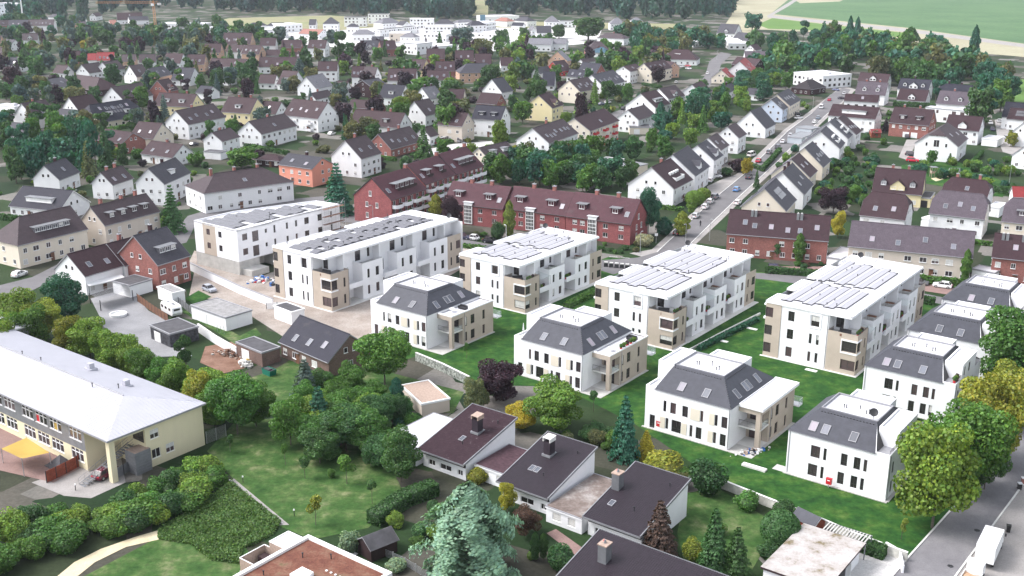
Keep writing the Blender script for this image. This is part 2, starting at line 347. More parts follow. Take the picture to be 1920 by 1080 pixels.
# ------------------------------------------------------------------ where things stand (metres; camera over the origin, looking along +y)
# x, y, turn, length, width, eave height, ridge height, hip insets, wall, roof, features, label
HOUSES = [
(-421.2, 1000.5, 0.15, 22.3, 12.4, 6, 11.2, 0, 0, 'w', 'p', 's6 c1', 'white end of a long terrace with a row of skylights, beside tan brick hall'),
(-438.6, 993.2, 0.27, 15.9, 12.5, 6, 11.2, 0, 0, 'b', 'g', 's3', 'brick middle terrace house with grey skylit roof, next to the white end'),
(-455.9, 998.1, 0.70, 11.9, 10.6, 6, 10.5, 0, 0, 'b', 'p', 's1', 'leftmost terrace house of the far brick row at the picture edge'),
(-373.3, 965.0, 1.69, 30, 15.5, 7, 11.3, 0, 0, 't', 'p', 'c1', 'large tan brick hall with broad grey brown roof under the crane boom'),
(-373.5, 1043.5, 0.48, 5.9, 14.3, 4, 8.1, 0, 0, 'w', 'o', '', 'low white house with pale orange roof beside the tan brick hall'),
(-420.0, 1083.7, 0.04, 12.7, 9.3, 4.5, 8.4, 0, 0, 'w', 'm', '', 'maroon roofed house with white gable behind the tan brick hall'),
(-381.7, 1116.3, 0.36, 24.3, 14.7, 4, 10.6, 0, 0, 'w', 'm', 's1 D1', 'long maroon roofed house with small white gable left of the crane mast'),
(-370.4, 1106.8, 0.52, 18.7, 10.6, 4, 7.7, 0, 0, 'w', 'g', '', 'grey roofed low house just below the long maroon roof near the crane'),
(-434.8, 1168.5, 1.59, 18.9, 7.5, 4, 7.4, 0, 0, 'w', 'm', '', 'small far house with white gable beneath the dark wood at top left'),
(-462.3, 1134.5, -0.54, 16.3, 9.0, 5, 8.1, 4.0, 4.0, 'w', 'g', '', 'grey hipped house peeping over the terrace roofs at top left'),
(-379.6, 822.3, 0.03, 5.2, 12.1, 5, 11.0, 0, 0, 't', 'm', '', 'tan brick gable house cut by the left edge below the terraces'),
(-373.3, 827.1, -0.40, 9.7, 11.5, 3, 7.8, 0, 0, 'w', 'g', 's1', 'grey roofed white house near the left edge below the terraces'),
(-351.8, 762.2, -0.35, 9.3, 9.3, 3.50, 7.7, 0, 0, 'y', 'm', '', 'pale yellow gable house at the left edge with brown roof'),
(-377.1, 871.1, 0.28, 11.3, 10.6, 4, 8.8, 0, 0, 'w', 'p', 'D1 s1', 'brown roofed house with white dormer hidden among trees at far left'),
(-289.3, 729.2, 0.35, 10.0, 10.9, 3.50, 8.4, 0, 0, 'b', 'm', '', 'brick cottage with dark roof and tan gable left of the red roofs'),
(-262.8, 716.3, 0.26, 10.6, 10.7, 4, 8.8, 0, 0, 'w', 'r', 's4', 'bright red tiled white house with four skylights'),
(-271.9, 717.0, 0.25, 5.6, 9.5, 4, 8.0, 0, 0, 'w', 'r', '', 'plain red tiled half house adjoining the bright red skylit house'),
(-244.6, 706.8, 0.17, 8.7, 9.4, 4.5, 8.4, 0, 0, 't', 'p', 's1', 'tan gabled house with brown roof right of the red roofs'),
(-230.6, 699.6, 0.26, 10.2, 9.4, 4.5, 9.2, 0, 0, 'w', 'p', 's1', 'white gabled house with tall gable windows right of the tan gable'),
(-306.6, 685.4, -0.27, 9.6, 9.6, 4, 8.3, 0, 0, 'w', 'd', 's1', 'white gable house with dark roof among trees at the left'),
(-265.2, 651.5, -0.39, 8.8, 8.5, 3, 7.2, 0, 0, 'w', 'm', '', 'small house showing only a white front gable below the brick cottage'),
(-248.7, 651.1, 1.26, 15.6, 9.8, 3.50, 8.4, 0, 0, 'w', 'p', '', 'white gable with two small windows, left of the dark shed dormer house'),
(-240.0, 659.1, 1.24, 14.0, 11.0, 4, 8.9, 0, 0, 'w', 'p', 'd1', 'house with wide white rimmed dormer over dark timber wall'),
(-213.8, 627.0, 0.96, 9.0, 12.2, 4, 10.1, 0, 0, 'w', 'p', 's1', 'white sharp gabled house left of the grey roofed tan house'),
(-199.7, 618.6, 1.31, 15.6, 10.5, 5, 9.7, 0, 0, 't', 'g', 's2', 'tan gabled house with slate grey roof beside the brick dormer house'),
(-244.8, 583.7, 1.21, 17.0, 15.5, 3.50, 7.2, 0, 0, 'w', 'g', 's2', 'long low white house with shallow grey roof and two roof windows'),
(-225.3, 584.3, -0.66, 36.3, 15.5, 3, 8.6, 7.0, 7.0, 'k', 'm', '', 'broad dark maroon hipped roof on timber house with glazed end'),
(-188.0, 535.5, 1.21, 21.9, 13.4, 4, 10.0, 0, 0, 'w', 'p', 's3', 'white gabled house with very large pale brown roof left of the round tree'),
(-176.1, 554.7, 1.26, 10.1, 10.9, 5, 10.4, 0, 0, 'b', 'm', 'D1', 'red brick house with chimney stack and brick gable dormer'),
(-207.6, 681.6, -0.13, 11.2, 12.0, 6, 11.4, 0, 0, 'w', 'm', 's1', 'white gable house with brown roof at the left of the middle far row'),
(-196.7, 690.5, 0.03, 11.3, 12.3, 4.5, 10.0, 0, 0, 't', 'm', 's2', 'tan gabled house with two roof lights in the middle far row'),
(-204.2, 758.8, 0.03, 11.4, 12.0, 5.5, 10.9, 0, 0, 't', 'm', 's1', 'tall tan gabled house with single roof light below the white far houses'),
(-205.9, 836.7, -0.05, 21.6, 15.5, 4.5, 12.3, 0, 0, 't', 'm', 's7', 'big brown roof with seven skylights and tan gable below the white hall'),
(-190.6, 767.7, -0.27, 11.8, 10.6, 5, 9.4, 0, 0, 'w', 'm', 's2', 'left half of a brown roofed pair with white front'),
(-175.8, 753.7, -0.24, 13.1, 11.9, 5, 10.4, 0, 0, 't', 'm', 's3', 'right half of the pair with three skylights and tan gable'),
(-180.4, 822.7, 0.03, 11.7, 11.7, 4.5, 9.8, 0, 0, 'w', 'm', 's1', 'brown house with white gable right of the big seven skylight roof'),
(-160.9, 811.0, 0.03, 14.5, 12.3, 4, 9.2, 0, 0, 'b', 'm', 's1', 'long brown roof over red brick wall left of a dark tree'),
(-137.1, 785.0, -0.14, 13.0, 10.9, 6, 11.4, 0, 0, 'w', 'm', 's2', 'tall white gable house right of the red brick wall house'),
(-162.5, 760.9, 0.03, 12.1, 8.7, 3, 6.7, 0, 0, 'w', 'm', '', 'plain low maroon roof beside a yellow bush'),
(-144.4, 747.2, 0.03, 12.5, 7.5, 3, 6.2, 0, 0, 't', 'm', 's1', 'low maroon roof with tan gable below the red brick wall house'),
(-144.0, 681.0, 0.03, 22.8, 12.3, 4, 9.5, 0, 0, 'w', 'm', 's3', 'very long maroon roof with small brick centre dormer and white gable'),
(-174.3, 681.2, -0.21, 23.6, 10.4, 4, 8.4, 0, 0, 'w', 'm', 's2', 'double house with long dark maroon roof and white end gable'),
(-106.7, 640.0, 0.03, 11.3, 10.1, 6, 11.0, 0, 0, 'w', 'm', 's1', 'tall white gabled maroon house beside the grey conifer'),
(-183.5, 619.8, -0.29, 12.2, 12.7, 3, 9.4, 0, 0, 'w', 'd', 's1', 'dark roofed house with pale framed front gable'),
(-161.4, 620.2, -0.39, 9.1, 8.8, 3, 7.9, 0, 0, 'w', 'p', '', 'steep white front gable with a row of small windows among trees'),
(-133.6, 604.1, -0.24, 9.8, 7.9, 3, 7.4, 0, 0, 'w', 'm', '', 'steep white gable with two dark windows left of the maroon dormer house'),
(-120.8, 600.9, -0.50, 10.5, 12.3, 3, 9.8, 0, 0, 'w', 'm', 'd1', 'maroon steep roof with dark dormer band and white gable'),
(-104.1, 579.1, 1.18, 16.3, 12.1, 4, 10.0, 0, 0, 'w', 's', 's2', 'white house with pale grey roof and dark edged side gable'),
(-95.8, 543.8, 1.14, 15.4, 6.5, 3, 5.9, 0, 0, 'w', 'p', 'c1', 'low light brown roofed house in front of the pale grey roof'),
(-87.2, 563.5, -0.31, 7.0, 9.3, 4, 8.6, 0, 0, 'w', 'm', 's1', 'dark maroon house with white side gable left of the black timber house'),
(-156.3, 562.5, -0.55, 8.9, 9.0, 3, 6.2, 0, 0, 'w', 'd', '', 'low blue black roof between two dark trees'),
(-103.4, 801.8, 0.21, 13.1, 13.0, 4, 9.8, 0, 0, 'w', 'g', 'D1 s2', 'grey roofed house with little tan dormer in the far middle'),
(-101.5, 840.0, 0.03, 9.0, 8.0, 6, 9.6, 0, 0, 'w', 'g', 's1', 'grey roofed house with white gable behind the little tan dormer'),
(-89.4, 791.6, 0.37, 11.4, 12.1, 5, 10.5, 0, 0, 'b', 'm', 's1', 'maroon roofed brick house beside white terraced town houses'),
(-50.6, 730.9, 0.03, 12.0, 12.9, 4.5, 10.3, 0, 0, 'b', 'm', 's1', 'plain maroon roof on brick walls beside a white wall gap'),
(-30.7, 706.6, 0.08, 11.9, 13.4, 5.5, 11.5, 0, 0, 'b', 'm', 's2', 'brick house with white entrance strip and brown roof'),
(-18.0, 675.3, 0.03, 10.3, 12.6, 6, 12.3, 0, 0, 'w', 'm', 's1', 'brown house with tall white gable behind the slate grey brick house'),
(-20.6, 639.5, 0.23, 23.4, 13.3, 5.5, 10.2, 5.7, 5.7, 't', 'g', 'c1', 'peach brick house with slate grey hipped roof and round windows'),
(-3.87, 696.2, 0.10, 8.1, 10.3, 3.50, 8.2, 0, 0, 'w', 'm', '', 'low maroon roof with white wall beside a grey conifer'),
(-56.5, 659.4, -0.43, 12.1, 12.3, 5, 10.5, 0, 0, 'y', 'm', 'w1', 'maroon house with white roof terrace dormer and yellowish gable'),
(-39.6, 651.5, 0.03, 11.5, 11.3, 5, 10.1, 0, 0, 'b', 'm', 's3', 'maroon roof with three lights and brick end wall'),
(-40.0, 593.4, -0.01, 12.0, 11.8, 6.5, 11.1, 0, 0, 'w', 'm', 's3', 'tall white house with maroon roof right of a big round tree'),
(-60.9, 612.2, -0.03, 15.8, 13.3, 4, 10.0, 0, 0, 'w', 'm', 's6 c1', 'wide maroon roof with six skylights behind a red bush'),
(-86.2, 617.9, 0.02, 7.1, 11.2, 5, 10.6, 0, 0, 'w', 'm', 's3', 'left half house with dark maroon roof beside its light brown neighbour'),
(-78.4, 613.3, -0.28, 7.7, 11.5, 5, 10.7, 0, 0, 'w', 'p', 'c1', 'right half house with light brown roof and white gable'),
(-73.9, 573.0, 1.01, 13.3, 11.9, 5.5, 8.7, 0, 0, 'k', 'g', 's1 c1 b2', 'black timber house with balcony gable and white ground floor'),
(-58.1, 542.9, -0.43, 12.5, 12.0, 3.50, 9.5, 0, 0, 'w', 'd', 'd1', 'navy roofed white house with dark dormer band'),
(-41.7, 544.9, 0.95, 10.3, 10.5, 3, 8.3, 0, 0, 'w', 's', 's1 c2', 'white gable house with light grey roof and two dark chimneys'),
(-27.3, 528.6, -0.17, 9.0, 10.3, 4, 9.2, 0, 0, 'c', 'm', '', 'maroon roofed house with cream gable behind a green tree'),
(-7.8, 567.8, 0.99, 10.6, 12.9, 3.50, 10.0, 0, 0, 'w', 'g', '', 'white gabled house with grey roof left of the pale grey roofed white one'),
(-10.1, 519.0, -0.50, 11.1, 10.0, 4, 8.5, 0, 0, 'b', 'm', '', 'brick gabled house behind the pale green white house'),
(-8.8, 451.2, -0.39, 13.3, 11.3, 7, 12.1, 0, 0, 'w', 'd', 'd2', 'three storey pale house with two large white dormers and pink end gable'),
(-22.7, 438.6, -0.47, 11.5, 10.9, 6.5, 11.1, 0, 0, 'e', 'm', 's2', 'beige brown house with maroon roof beside the parking yard'),
(-33.8, 428.8, 1.07, 6.4, 7.4, 3.50, 6.8, 0, 0, 'w', 'p', '', 'small white gabled annexe beside the beige brown house'),
(-39.8, 480.9, 1.05, 11.8, 11.9, 4.5, 10.4, 0, 0, 'w', 'p', 's1', 'white gable house with light brown roof and small square windows'),
(-54.5, 450.2, -0.44, 24.0, 11.9, 4.5, 9.8, 0, 0, 'w', 'm', 'd2 c2', 'long white house with maroon roof, two dormers and two chimneys'),
(-66.8, 501.9, -0.45, 16.6, 7.3, 4, 7.3, 0, 0, 'b', 'm', 'v', 'dark maroon roofed house with red brick gable edged in white'),
(-76.1, 491.1, -0.29, 6.7, 7.1, 4, 7.6, 0, 0, 'w', 'p', '', 'white gable house at left of the red brick gable'),
(-44.7, 410.4, 1.08, 21.4, 11.7, 3.20, 8.5, 0, 0, 'b', 'p', 's4 c2', 'white gabled row with brick front and large skylights by clipped bush'),
(-53.6, 370.5, 1.11, 12.6, 12.8, 6.5, 12.3, 0, 0, 'w', 'p', 's2 c1', 'tall white house with light brown roof, porch and chimney near the brick flats'),
(-6.8, 376.2, 0.93, 16.1, 9.2, 5.5, 9.1, 0, 0, 'c', 'p', 'd2', 'cream house with two grey box dormers behind the brick flats'),
(80.8, 891.8, -0.55, 24.1, 11.8, 5, 8.4, 5.3, 5.3, 'w', 'p', 'c1', 'white villa with brown hipped roof beside turquoise extension'),
(60.8, 795.0, 0.03, 18.2, 15.3, 4, 10.0, 6.9, 6.9, 'b', 'p', 'D1', 'brick house with steep purple brown pyramid roof and glazed gable'),
(62.6, 788.3, -0.34, 13.4, 10.6, 3, 6.7, 4.8, 4.8, 'w', 'u', '', 'small pavilion with turquoise roof'),
(21.3, 835.7, -0.20, 17.9, 15.5, 5, 8.9, 0, 0, 'w', 's', '', 'long white house with pale grey roof and maroon awnings'),
(36.1, 841.4, -0.20, 10.9, 12.8, 5, 8.0, 0, 0, 'w', 's', '', 'shorter white house continuing the pale grey roof'),
(7.1, 767.5, 1.07, 7.1, 7.9, 3, 7.0, 0, 0, 't', 'm', 'c1', 'little brown gabled house with tall dark chimney beside a grey conifer'),
(30.5, 722.1, 1.15, 7.7, 14.3, 4, 10.0, 0, 0, 't', 's', '', 'pinkish gabled house with grey roof behind the red house'),
(27.9, 672.7, 0.88, 12.1, 12.2, 3, 8.5, 0, 0, 'r', 'm', 's1', 'red painted house with brownish red roof'),
(17.3, 659.8, 1.16, 19.2, 5.7, 3, 5.9, 0, 0, 'w', 'g', '', 'small white gabled grey house left of the navy roof'),
(20.1, 603.3, -0.11, 6.8, 12.5, 2.50, 9.4, 0, 0, 'w', 'd', '', 'huge steep navy roof reaching almost to the ground'),
(38.0, 638.9, -0.60, 11.4, 8.5, 3, 6.8, 0, 0, 'w', 'd', 's2', 'low dark roofed house with a small white end gable'),
(45.8, 640.0, -0.67, 13.3, 13.0, 4, 10.5, 0, 0, 'b', 'd', 's2', 'navy roofed house with white edged brick gable'),
(47.7, 712.6, 0.95, 15.2, 4.7, 4, 6.1, 0, 0, 'w', 'p', '', 'white gabled house with grey brown roof behind the navy roofs'),
(47.7, 584.6, 1.06, 27.6, 14.7, 5.5, 11.2, 0, 0, 'w', 'g', 's6', 'grey roofed row with red painted panel on its street side'),
(33.2, 555.5, 0.94, 17.4, 13.5, 6, 11.3, 0, 0, 'c', 'p', 's5', 'cream three storey house with five skylights and gable balcony'),
(67.2, 636.4, 1.06, 17.7, 9.6, 7, 9.8, 0, 0, 'w', 'm', 's1', 'modern white house with purple stair block'),
(82.3, 644.7, 0.98, 26.3, 11.6, 6.5, 11.0, 0, 0, 'c', 'm', 's4', 'cream terrace house with maroon roof behind the purple stair block'),
(94.1, 664.3, -1.13, 11.5, 8.0, 6, 9.1, 0, 0, 't', 'm', 's1', 'peach brick end house with dark roof next to the cream terrace'),
(62.3, 503.3, 1.02, 16.4, 15.5, 5.5, 11.4, 0, 0, 'w', 'm', 's1 w1', 'white wide gabled house with maroon roof and white roof terrace'),
(75.0, 532.8, 0.90, 15.9, 11.5, 5.5, 10.0, 0, 0, 'w', 'p', 'D1', 'light brown roofed house with dark dormer beside the maroon terrace roof'),
(52.8, 466.4, 1.05, 17.8, 10.7, 5.5, 9.4, 0, 0, 'w', 'p', '', 'white gable house with crossing brown roof above a green hedge'),
(30.3, 428.5, 1.10, 30, 13.7, 8, 12.4, 0, 0, 'c', 'm', 'b3 s1', 'long cream apartment house with big brown roof and red balconies'),
(12.9, 396.1, 1.09, 25.1, 13.5, 8.5, 13.4, 0, 0, 'w', 'p', 's7 c1', 'tall white apartment house with brown skylit roof and four gable windows'),
(14.4, 495.3, 1.12, 12.8, 13.8, 6, 11.4, 0, 0, 'y', 'm', 'D1', 'pale yellow gabled house with maroon roof and salmon side wing'),
(-206.0, 470.6, 1.14, 13.1, 12.8, 4.5, 10.7, 0, 0, 'w', 'p', 'c1 s1', 'white gable house with steep brown roof and chimney near the left edge'),
(-196.8, 499.1, 1.08, 13.1, 11.7, 3.50, 9.4, 0, 0, 'w', 'm', '', 'white gabled house with plain reddish brown roof and red chimney cap'),
(-175.0, 474.8, 1.07, 25.7, 15.5, 3.20, 10.0, 2.17, 2.17, 'c', 'd', 'q s5 d2 V', 'long dark roofed house with solar array and two cream dormers'),
(-191.8, 470.4, -0.42, 10.7, 9.3, 3.50, 7.4, 0, 0, 't', 'g', 's1', 'grey roofed house with salmon gable behind the tall conifers'),
(-195.6, 431.8, -0.41, 17.2, 10.7, 3, 7.5, 4.8, 4.8, 'w', 'g', '', 'dark teal hipped roof house half hidden by trees at left'),
(-149.7, 413.5, -0.60, 16.6, 11.3, 4, 7.5, 0, 0, 'b', 'm', 's3', 'brick gabled house with tall white gable window near conifers'),
(-140.7, 423.1, -0.41, 11.8, 12.3, 4, 9.2, 0, 0, 'c', 'm', 's2', 'red brown roofed house with cream gable and three dark windows'),
(-124.6, 390.5, -0.54, 16.4, 11.1, 3, 7.0, 0, 0, 'w', 'm', 's2 c1', 'low white gabled house with dark maroon roof behind white neighbours'),
(-145.7, 342.8, 1.45, 13.1, 9.3, 4.5, 9.0, 0, 0, 'w', 'g', 's1 c1', 'white gable house with grey roof and white side dormer above the dark roofed house'),
(-125.0, 334.8, 1.32, 11.3, 7.9, 4.5, 8.3, 0, 0, 'w', 'p', 's2 c2', 'white gable house with brown roof and porch beside the four storey white gable'),
(-107.5, 330.3, 1.41, 18.2, 9.7, 6.5, 11.2, 0, 0, 'w', 'g', 'd1 c1', 'broad white gabled house with grey roof and white flat dormer'),
(-82.8, 324.9, 0.66, 29.0, 15.0, 6, 10.0, 6.8, 6.8, 'w', 'p', 'c3 s1', 'white two storey house with brown hipped roof and three black chimneys'),
(-68.3, 355.7, -0.55, 14.9, 10.9, 6, 8.9, 0, 0, 'o', 'g', 's2 c1', 'salmon pink house with grey roof and red framed windows'),
(-134.5, 309.5, -0.36, 18.5, 12.8, 3, 7.7, 0, 0, 'w', 'd', 'w1 v', 'dark blue roofed long house with white wide dormer and white gable'),
(-118.8, 264.6, 0.99, 19.8, 12.6, 5.8, 11.1, 5.3, 0, 'c', 'p', 'w1 s1', 'cream corner house with brown hipped roof and grey box dormer'),
(-104.3, 282.3, 1.05, 18.7, 10.0, 6, 10.5, 0, 0, 'e', 'p', 'd4 c3', 'beige house with brown roof, four little dormers and gable door'),
(-96.9, 239.2, 1.02, 10.6, 11.1, 4.5, 8.9, 0, 0, 'w', 'm', 's2', 'white gabled row house with ribbed brown roof beside the pool yard'),
(-91.8, 246.5, 1.01, 7.6, 11.4, 4.5, 9.0, 0, 0, 'w', 'm', 's3 c1', 'middle row house with dark brown roof and flue pipe'),
(-83.5, 243.6, 1.03, 9.9, 14.4, 6, 12.0, 0, 0, 'b', 'g', 'w1 c1 s1', 'red brick house with anthracite roof and wide grey dormer'),
(-35.2, 192.9, -0.77, 15.6, 10.5, 3.00, 7.1, 0, 0, 'n', 'd', 's3', 'new dark brick house with anthracite tiled roof and three skylights'),
(-150.9, 495.1, -0.30, 19.5, 11.4, 6, 11.1, 0, 0, 'y', 'm', 'd2 c2', 'pale yellow house with white rimmed dormers and yellow end gable'),
(-131.0, 450.5, 1.13, 23.2, 12.6, 6, 11.3, 0, 0, 'w', 'p', 's4 c1', 'long white house with brown roof and left gable balcony'),
(-110.0, 409.8, 1.23, 12.0, 8.9, 5.2, 8.4, 0, 0, 'w', 'p', 'c1', 'small white house with plain brown roof and two garden doors'),
(-117.2, 476.6, -0.38, 15.1, 12.9, 6, 11.8, 0, 0, 'y', 'm', 'd1 c2', 'cream house with maroon roof and one long white rimmed dormer'),
(-96.9, 430.1, 1.14, 23.3, 11.8, 5.6, 10.2, 0, 0, 'w', 'p', 's1 c1', 'long white house with brown roof above the garden hedge'),
(-86.1, 466.2, -0.57, 20.1, 13.8, 5.8, 12.0, 0, 0, 'w', 'm', 's4 c1 b2', 'big maroon roofed house with curved white balconies on its gable'),
(-108.2, 493.4, -0.40, 10.0, 10.6, 3, 7.8, 0, 0, 'w', 'm', 's1', 'low dark maroon roof between cream house and balcony house'),
(-85.5, 383.8, -0.38, 10.0, 6.1, 2.40, 4.0, 2.74, 2.74, 'k', 'm', '', 'small dark garden pavilion with hipped roof among shrubs'),
(187.7, 966.0, -0.66, 17.4, 15.0, 3.50, 11.0, 0, 0, 'w', 'g', 'D1', 'grey roofed house with white gable dormer nearest the fields'),
(187.0, 895.4, -1.02, 18.3, 12.1, 3.50, 8.9, 0, 0, 'w', 'g', '', 'grey roofed house with cream gable beside the white low hall'),
(173.7, 801.9, 1.01, 13.4, 8.7, 4, 7.7, 0, 0, 'w', 'm', '', 'white gabled house with brown roof above the purple roofed house'),
(161.0, 738.6, -0.07, 13.4, 13.0, 4, 8.5, 0, 0, 'w', 'l', 'c1', 'purple grey roofed house with small dormer above the red roofs'),
(149.4, 700.9, -0.85, 18.6, 10.8, 3.50, 7.7, 0, 0, 'k', 'm', '', 'brown roofed house behind the red and orange roof'),
(134.8, 649.7, 1.25, 25.1, 14.9, 5.5, 11.8, 0, 0, 'w', 'r', 's4', 'white gable house with two tone red and orange tiled roof'),
(121.8, 637.1, 1.19, 14.0, 11.5, 3.20, 7.7, 0, 0, 'c', 'r', 's2', 'low beige gabled house with red roof and skylights by the bend'),
(91.7, 547.9, 1.14, 17.2, 12.1, 5.5, 10.2, 0, 0, 'w', 'm', 's1', 'white gabled house with maroon roof right of the street corner trees'),
(111.2, 570.6, 1.13, 19.0, 6.9, 3.50, 6.4, 0, 0, 'w', 'g', 'c1', 'small white house with dark grey roof below the red roofs'),
(124.0, 562.7, -0.56, 6.6, 7.6, 3, 5.7, 0, 0, 'w', 'g', '', 'small grey roofed bungalow among trees above the light blue house'),
(112.4, 740.2, -0.30, 24.0, 15.5, 3.50, 9.4, 7.0, 7.0, 'w', 'm', '', 'maroon hipped house beside the white cubes at the bend'),
(54.3, 348.7, 1.15, 18.0, 15.5, 6, 12.2, 0, 0, 'w', 'g', 'D1', 'white row house with broad grey roof and side dormers, second from the near end'),
(64.6, 368.6, 1.14, 11.7, 12.4, 6.5, 11.3, 0, 0, 'w', 'g', 'D1 s1', 'white row house with small grey dormer gable, third from the near end'),
(72.1, 390.5, 1.14, 12.2, 9.8, 6, 10.1, 0, 0, 'w', 'p', 's2', 'white row house with brown roof and stepped skylights, fourth from the near end'),
(83.8, 415.8, 1.11, 11.5, 9.5, 6, 10.0, 0, 0, 'w', 'p', '', 'far end house of the white stepped row beside a hedge'),
(45.8, 331.2, 1.07, 16.5, 15.4, 5.5, 11.5, 0, 0, 'w', 'm', 'c1 B1', 'large white gable house with maroon roof and cut out roof terrace'),
(101.1, 454.2, 1.08, 15.4, 14.1, 3.80, 10.6, 0, 0, 'w', 'g', '', 'white gable house with grey roof and side wing beside the street hedge'),
(117.7, 493.3, 1.13, 11.0, 11.4, 5.5, 9.9, 0, 0, 'l', 'g', 's3', 'light blue gabled house with dark grey skylit roof'),
(125.5, 509.4, 1.12, 23.5, 12.5, 6, 10.9, 0, 0, 'c', 'g', 's5', 'cream house with grey roof and scattered skylights next to light blue gable'),
(158.8, 589.3, 0.82, 17.4, 11.8, 3, 7.1, 5.3, 5.3, 'k', 'k', '', 'low black pyramid roofed house in front of the white cube house'),
(114.1, 398.6, 1.17, 14.4, 14.8, 5.5, 11.3, 0, 0, 'w', 'g', 's1 B1', 'white gable row house with grey roof and roof balcony beside the grey garages'),
(123.6, 420.5, 1.15, 14.7, 14.9, 5.5, 11.3, 0, 0, 'w', 'g', 's1 B1', 'middle row house with grey roof and furnished roof balcony'),
(129.2, 428.6, 1.09, 11.1, 15.0, 5.5, 11.4, 0, 0, 'w', 'm', 's3', 'maroon roofed row house with slanted skylights beside the red panelled house'),
(101.1, 369.2, 1.12, 14.1, 13.6, 4.5, 10.6, 0, 0, 'c', 'g', 's4', 'cream gable row house with grey roof and four long skylights'),
(92.2, 351.2, 1.13, 13.1, 12.8, 4.5, 9.9, 0, 0, 'c', 'm', 's2', 'row house with brownish red roof between the two cream gables'),
(84.0, 327.9, 1.16, 17.1, 13.8, 4.5, 10.7, 0, 0, 'w', 'g', 's2 c2', 'white ivy clad gable house with grey roof and two dark chimneys'),
(73.9, 306.5, 1.15, 16.2, 13.0, 4.5, 10.4, 0, 0, 'c', 'g', 'V', 'cream gable house with solar panels on its grey roof'),
(180.1, 549.6, -0.50, 14.8, 11.7, 5, 10.6, 0, 0, 'w', 'l', 'D2 s2 c2', 'lilac roofed house with two white gabled dormers, beside the maroon terrace'),
(195.1, 593.5, -0.57, 16.0, 9.0, 6, 10.1, 0, 0, 'w', 'm', 'D1', 'dark roofed house with white centre gable behind the lilac roof'),
(208.5, 569.1, -0.57, 15.6, 10.9, 5, 9.9, 0, 0, 'w', 'd', 'D3 c1', 'dark roofed house with tall white centre gable against the wood'),
(198.5, 542.4, -0.56, 14.0, 11.7, 3, 7.9, 0, 0, 'w', 'm', 'D1', 'maroon roofed house with low centre gable behind the clipped hedge'),
(223.6, 553.4, -0.64, 15.6, 7.4, 6, 9.1, 0, 0, 'w', 'd', 'c2', 'dark back roof with twin chimneys against the wood'),
(210.7, 521.4, -0.60, 14.7, 12.4, 4, 9.6, 0, 0, 'w', 'l', 'D2 c1', 'lilac roofed house with two arched white dormers behind flat white hall'),
(166.3, 452.3, -0.59, 16.2, 12.9, 5.5, 11.3, 0, 0, 'b', 'm', 'd2 c2 G', 'brick house with maroon roof, two shed dormers and white garage doors'),
(181.8, 437.3, -0.56, 13.2, 12.0, 5.5, 10.5, 0, 0, 'w', 'm', 'D1', 'white house with maroon roof and arched eyebrow window'),
(160.1, 404.2, 1.04, 21.6, 15.5, 6, 11.8, 2.17, 2.17, 'w', 'p', 'q s2 A', 'large white gable with arched window group and half hipped brown roof'),
(164.0, 514.3, -0.41, 15.4, 7.4, 6, 8.9, 0, 0, 'w', 'm', 's1', 'upper maroon roofed house with white loggia beside the lilac roof'),
(146.5, 466.4, -0.58, 20.1, 11.0, 6, 10.3, 0, 0, 'w', 'm', 'w1 s1', 'white house with maroon roof and tall red entrance panel'),
(219.0, 474.1, -0.57, 10.1, 12.8, 5, 10.8, 0, 0, 'w', 'd', 's1', 'dark roofed house at the right edge below the green field'),
(219.8, 469.5, -0.63, 11.1, 9.6, 4.5, 8.8, 0, 0, 'w', 'm', 'V', 'purple brown roofed white house at the right edge beside the lane'),
(205.3, 433.0, 0.92, 17.7, 9.0, 5, 9.5, 0, 0, 'w', 'p', '', 'white gable house cut by the right edge behind a yellowish tree'),
(185.3, 384.8, 0.83, 12.6, 10.2, 4.5, 9.1, 0, 0, 'w', 'p', '', 'white gable house cut by the right edge beside the playground'),
(118.9, 328.8, -0.43, 14.6, 12.2, 3.80, 10.1, 0, 0, 'y', 'm', 'D3 c2', 'maroon roofed house with bright yellow centre gable'),
(102.3, 290.1, -0.52, 12.1, 11.8, 5.5, 11.2, 1.65, 1.65, 'w', 'm', 'q s2', 'maroon half hipped house with two white roof lights behind tan row'),
(136.6, 320.5, -0.58, 13.1, 11.8, 4, 8.9, 1.65, 1.65, 'w', 'm', 'q s1 c2', 'maroon half hipped house with two chimneys beside the playground'),
(122.9, 291.7, -0.52, 14.3, 11.7, 5.5, 11.1, 1.64, 1.64, 'w', 'l', 'q s3', 'white house with lilac grey half hipped roof and three roof lights'),
(136.7, 284.1, -0.49, 9.5, 11.5, 5.5, 11.0, 1.61, 1.61, 'c', 'l', 'q d1', 'cream house with lilac grey roof and white dormer at the right edge'),
(154.6, 324.7, -0.23, 5.4, 6.7, 3, 5.6, 0, 0, 'w', 'r', '', 'red roofed bungalow at the right edge above the lilac roof'),
(67.6, 268.1, -0.30, 25.0, 11.4, 5.8, 10.9, 0, 0, 'b', 'm', 's6 K', 'brick terrace of four houses with maroon roof and paired chimneys'),
(96.4, 254.7, -0.38, 28.2, 11.4, 5.8, 10.9, 0, 0, 'e', 'l', 's4', 'tan terrace of four houses with long lilac ribbed roof'),
(118.6, 247.8, -0.43, 9.7, 10.4, 5.8, 10.5, 0, 0, 'b', 'm', 's1 K', 'brick end house with white side gable and maroon roof at the right edge'),
(-233.5, 1022.5, 0.46, 16.9, 8.8, 5, 7.5, 3.97, 3.97, 'w', 'g', '', 'grey hipped white house at the head of the far row'),
(-215.2, 1022.5, 0.04, 19.0, 8.6, 5, 7.5, 3.86, 3.86, 'w', 'g', '', 'wide grey hipped far house above the white row'),
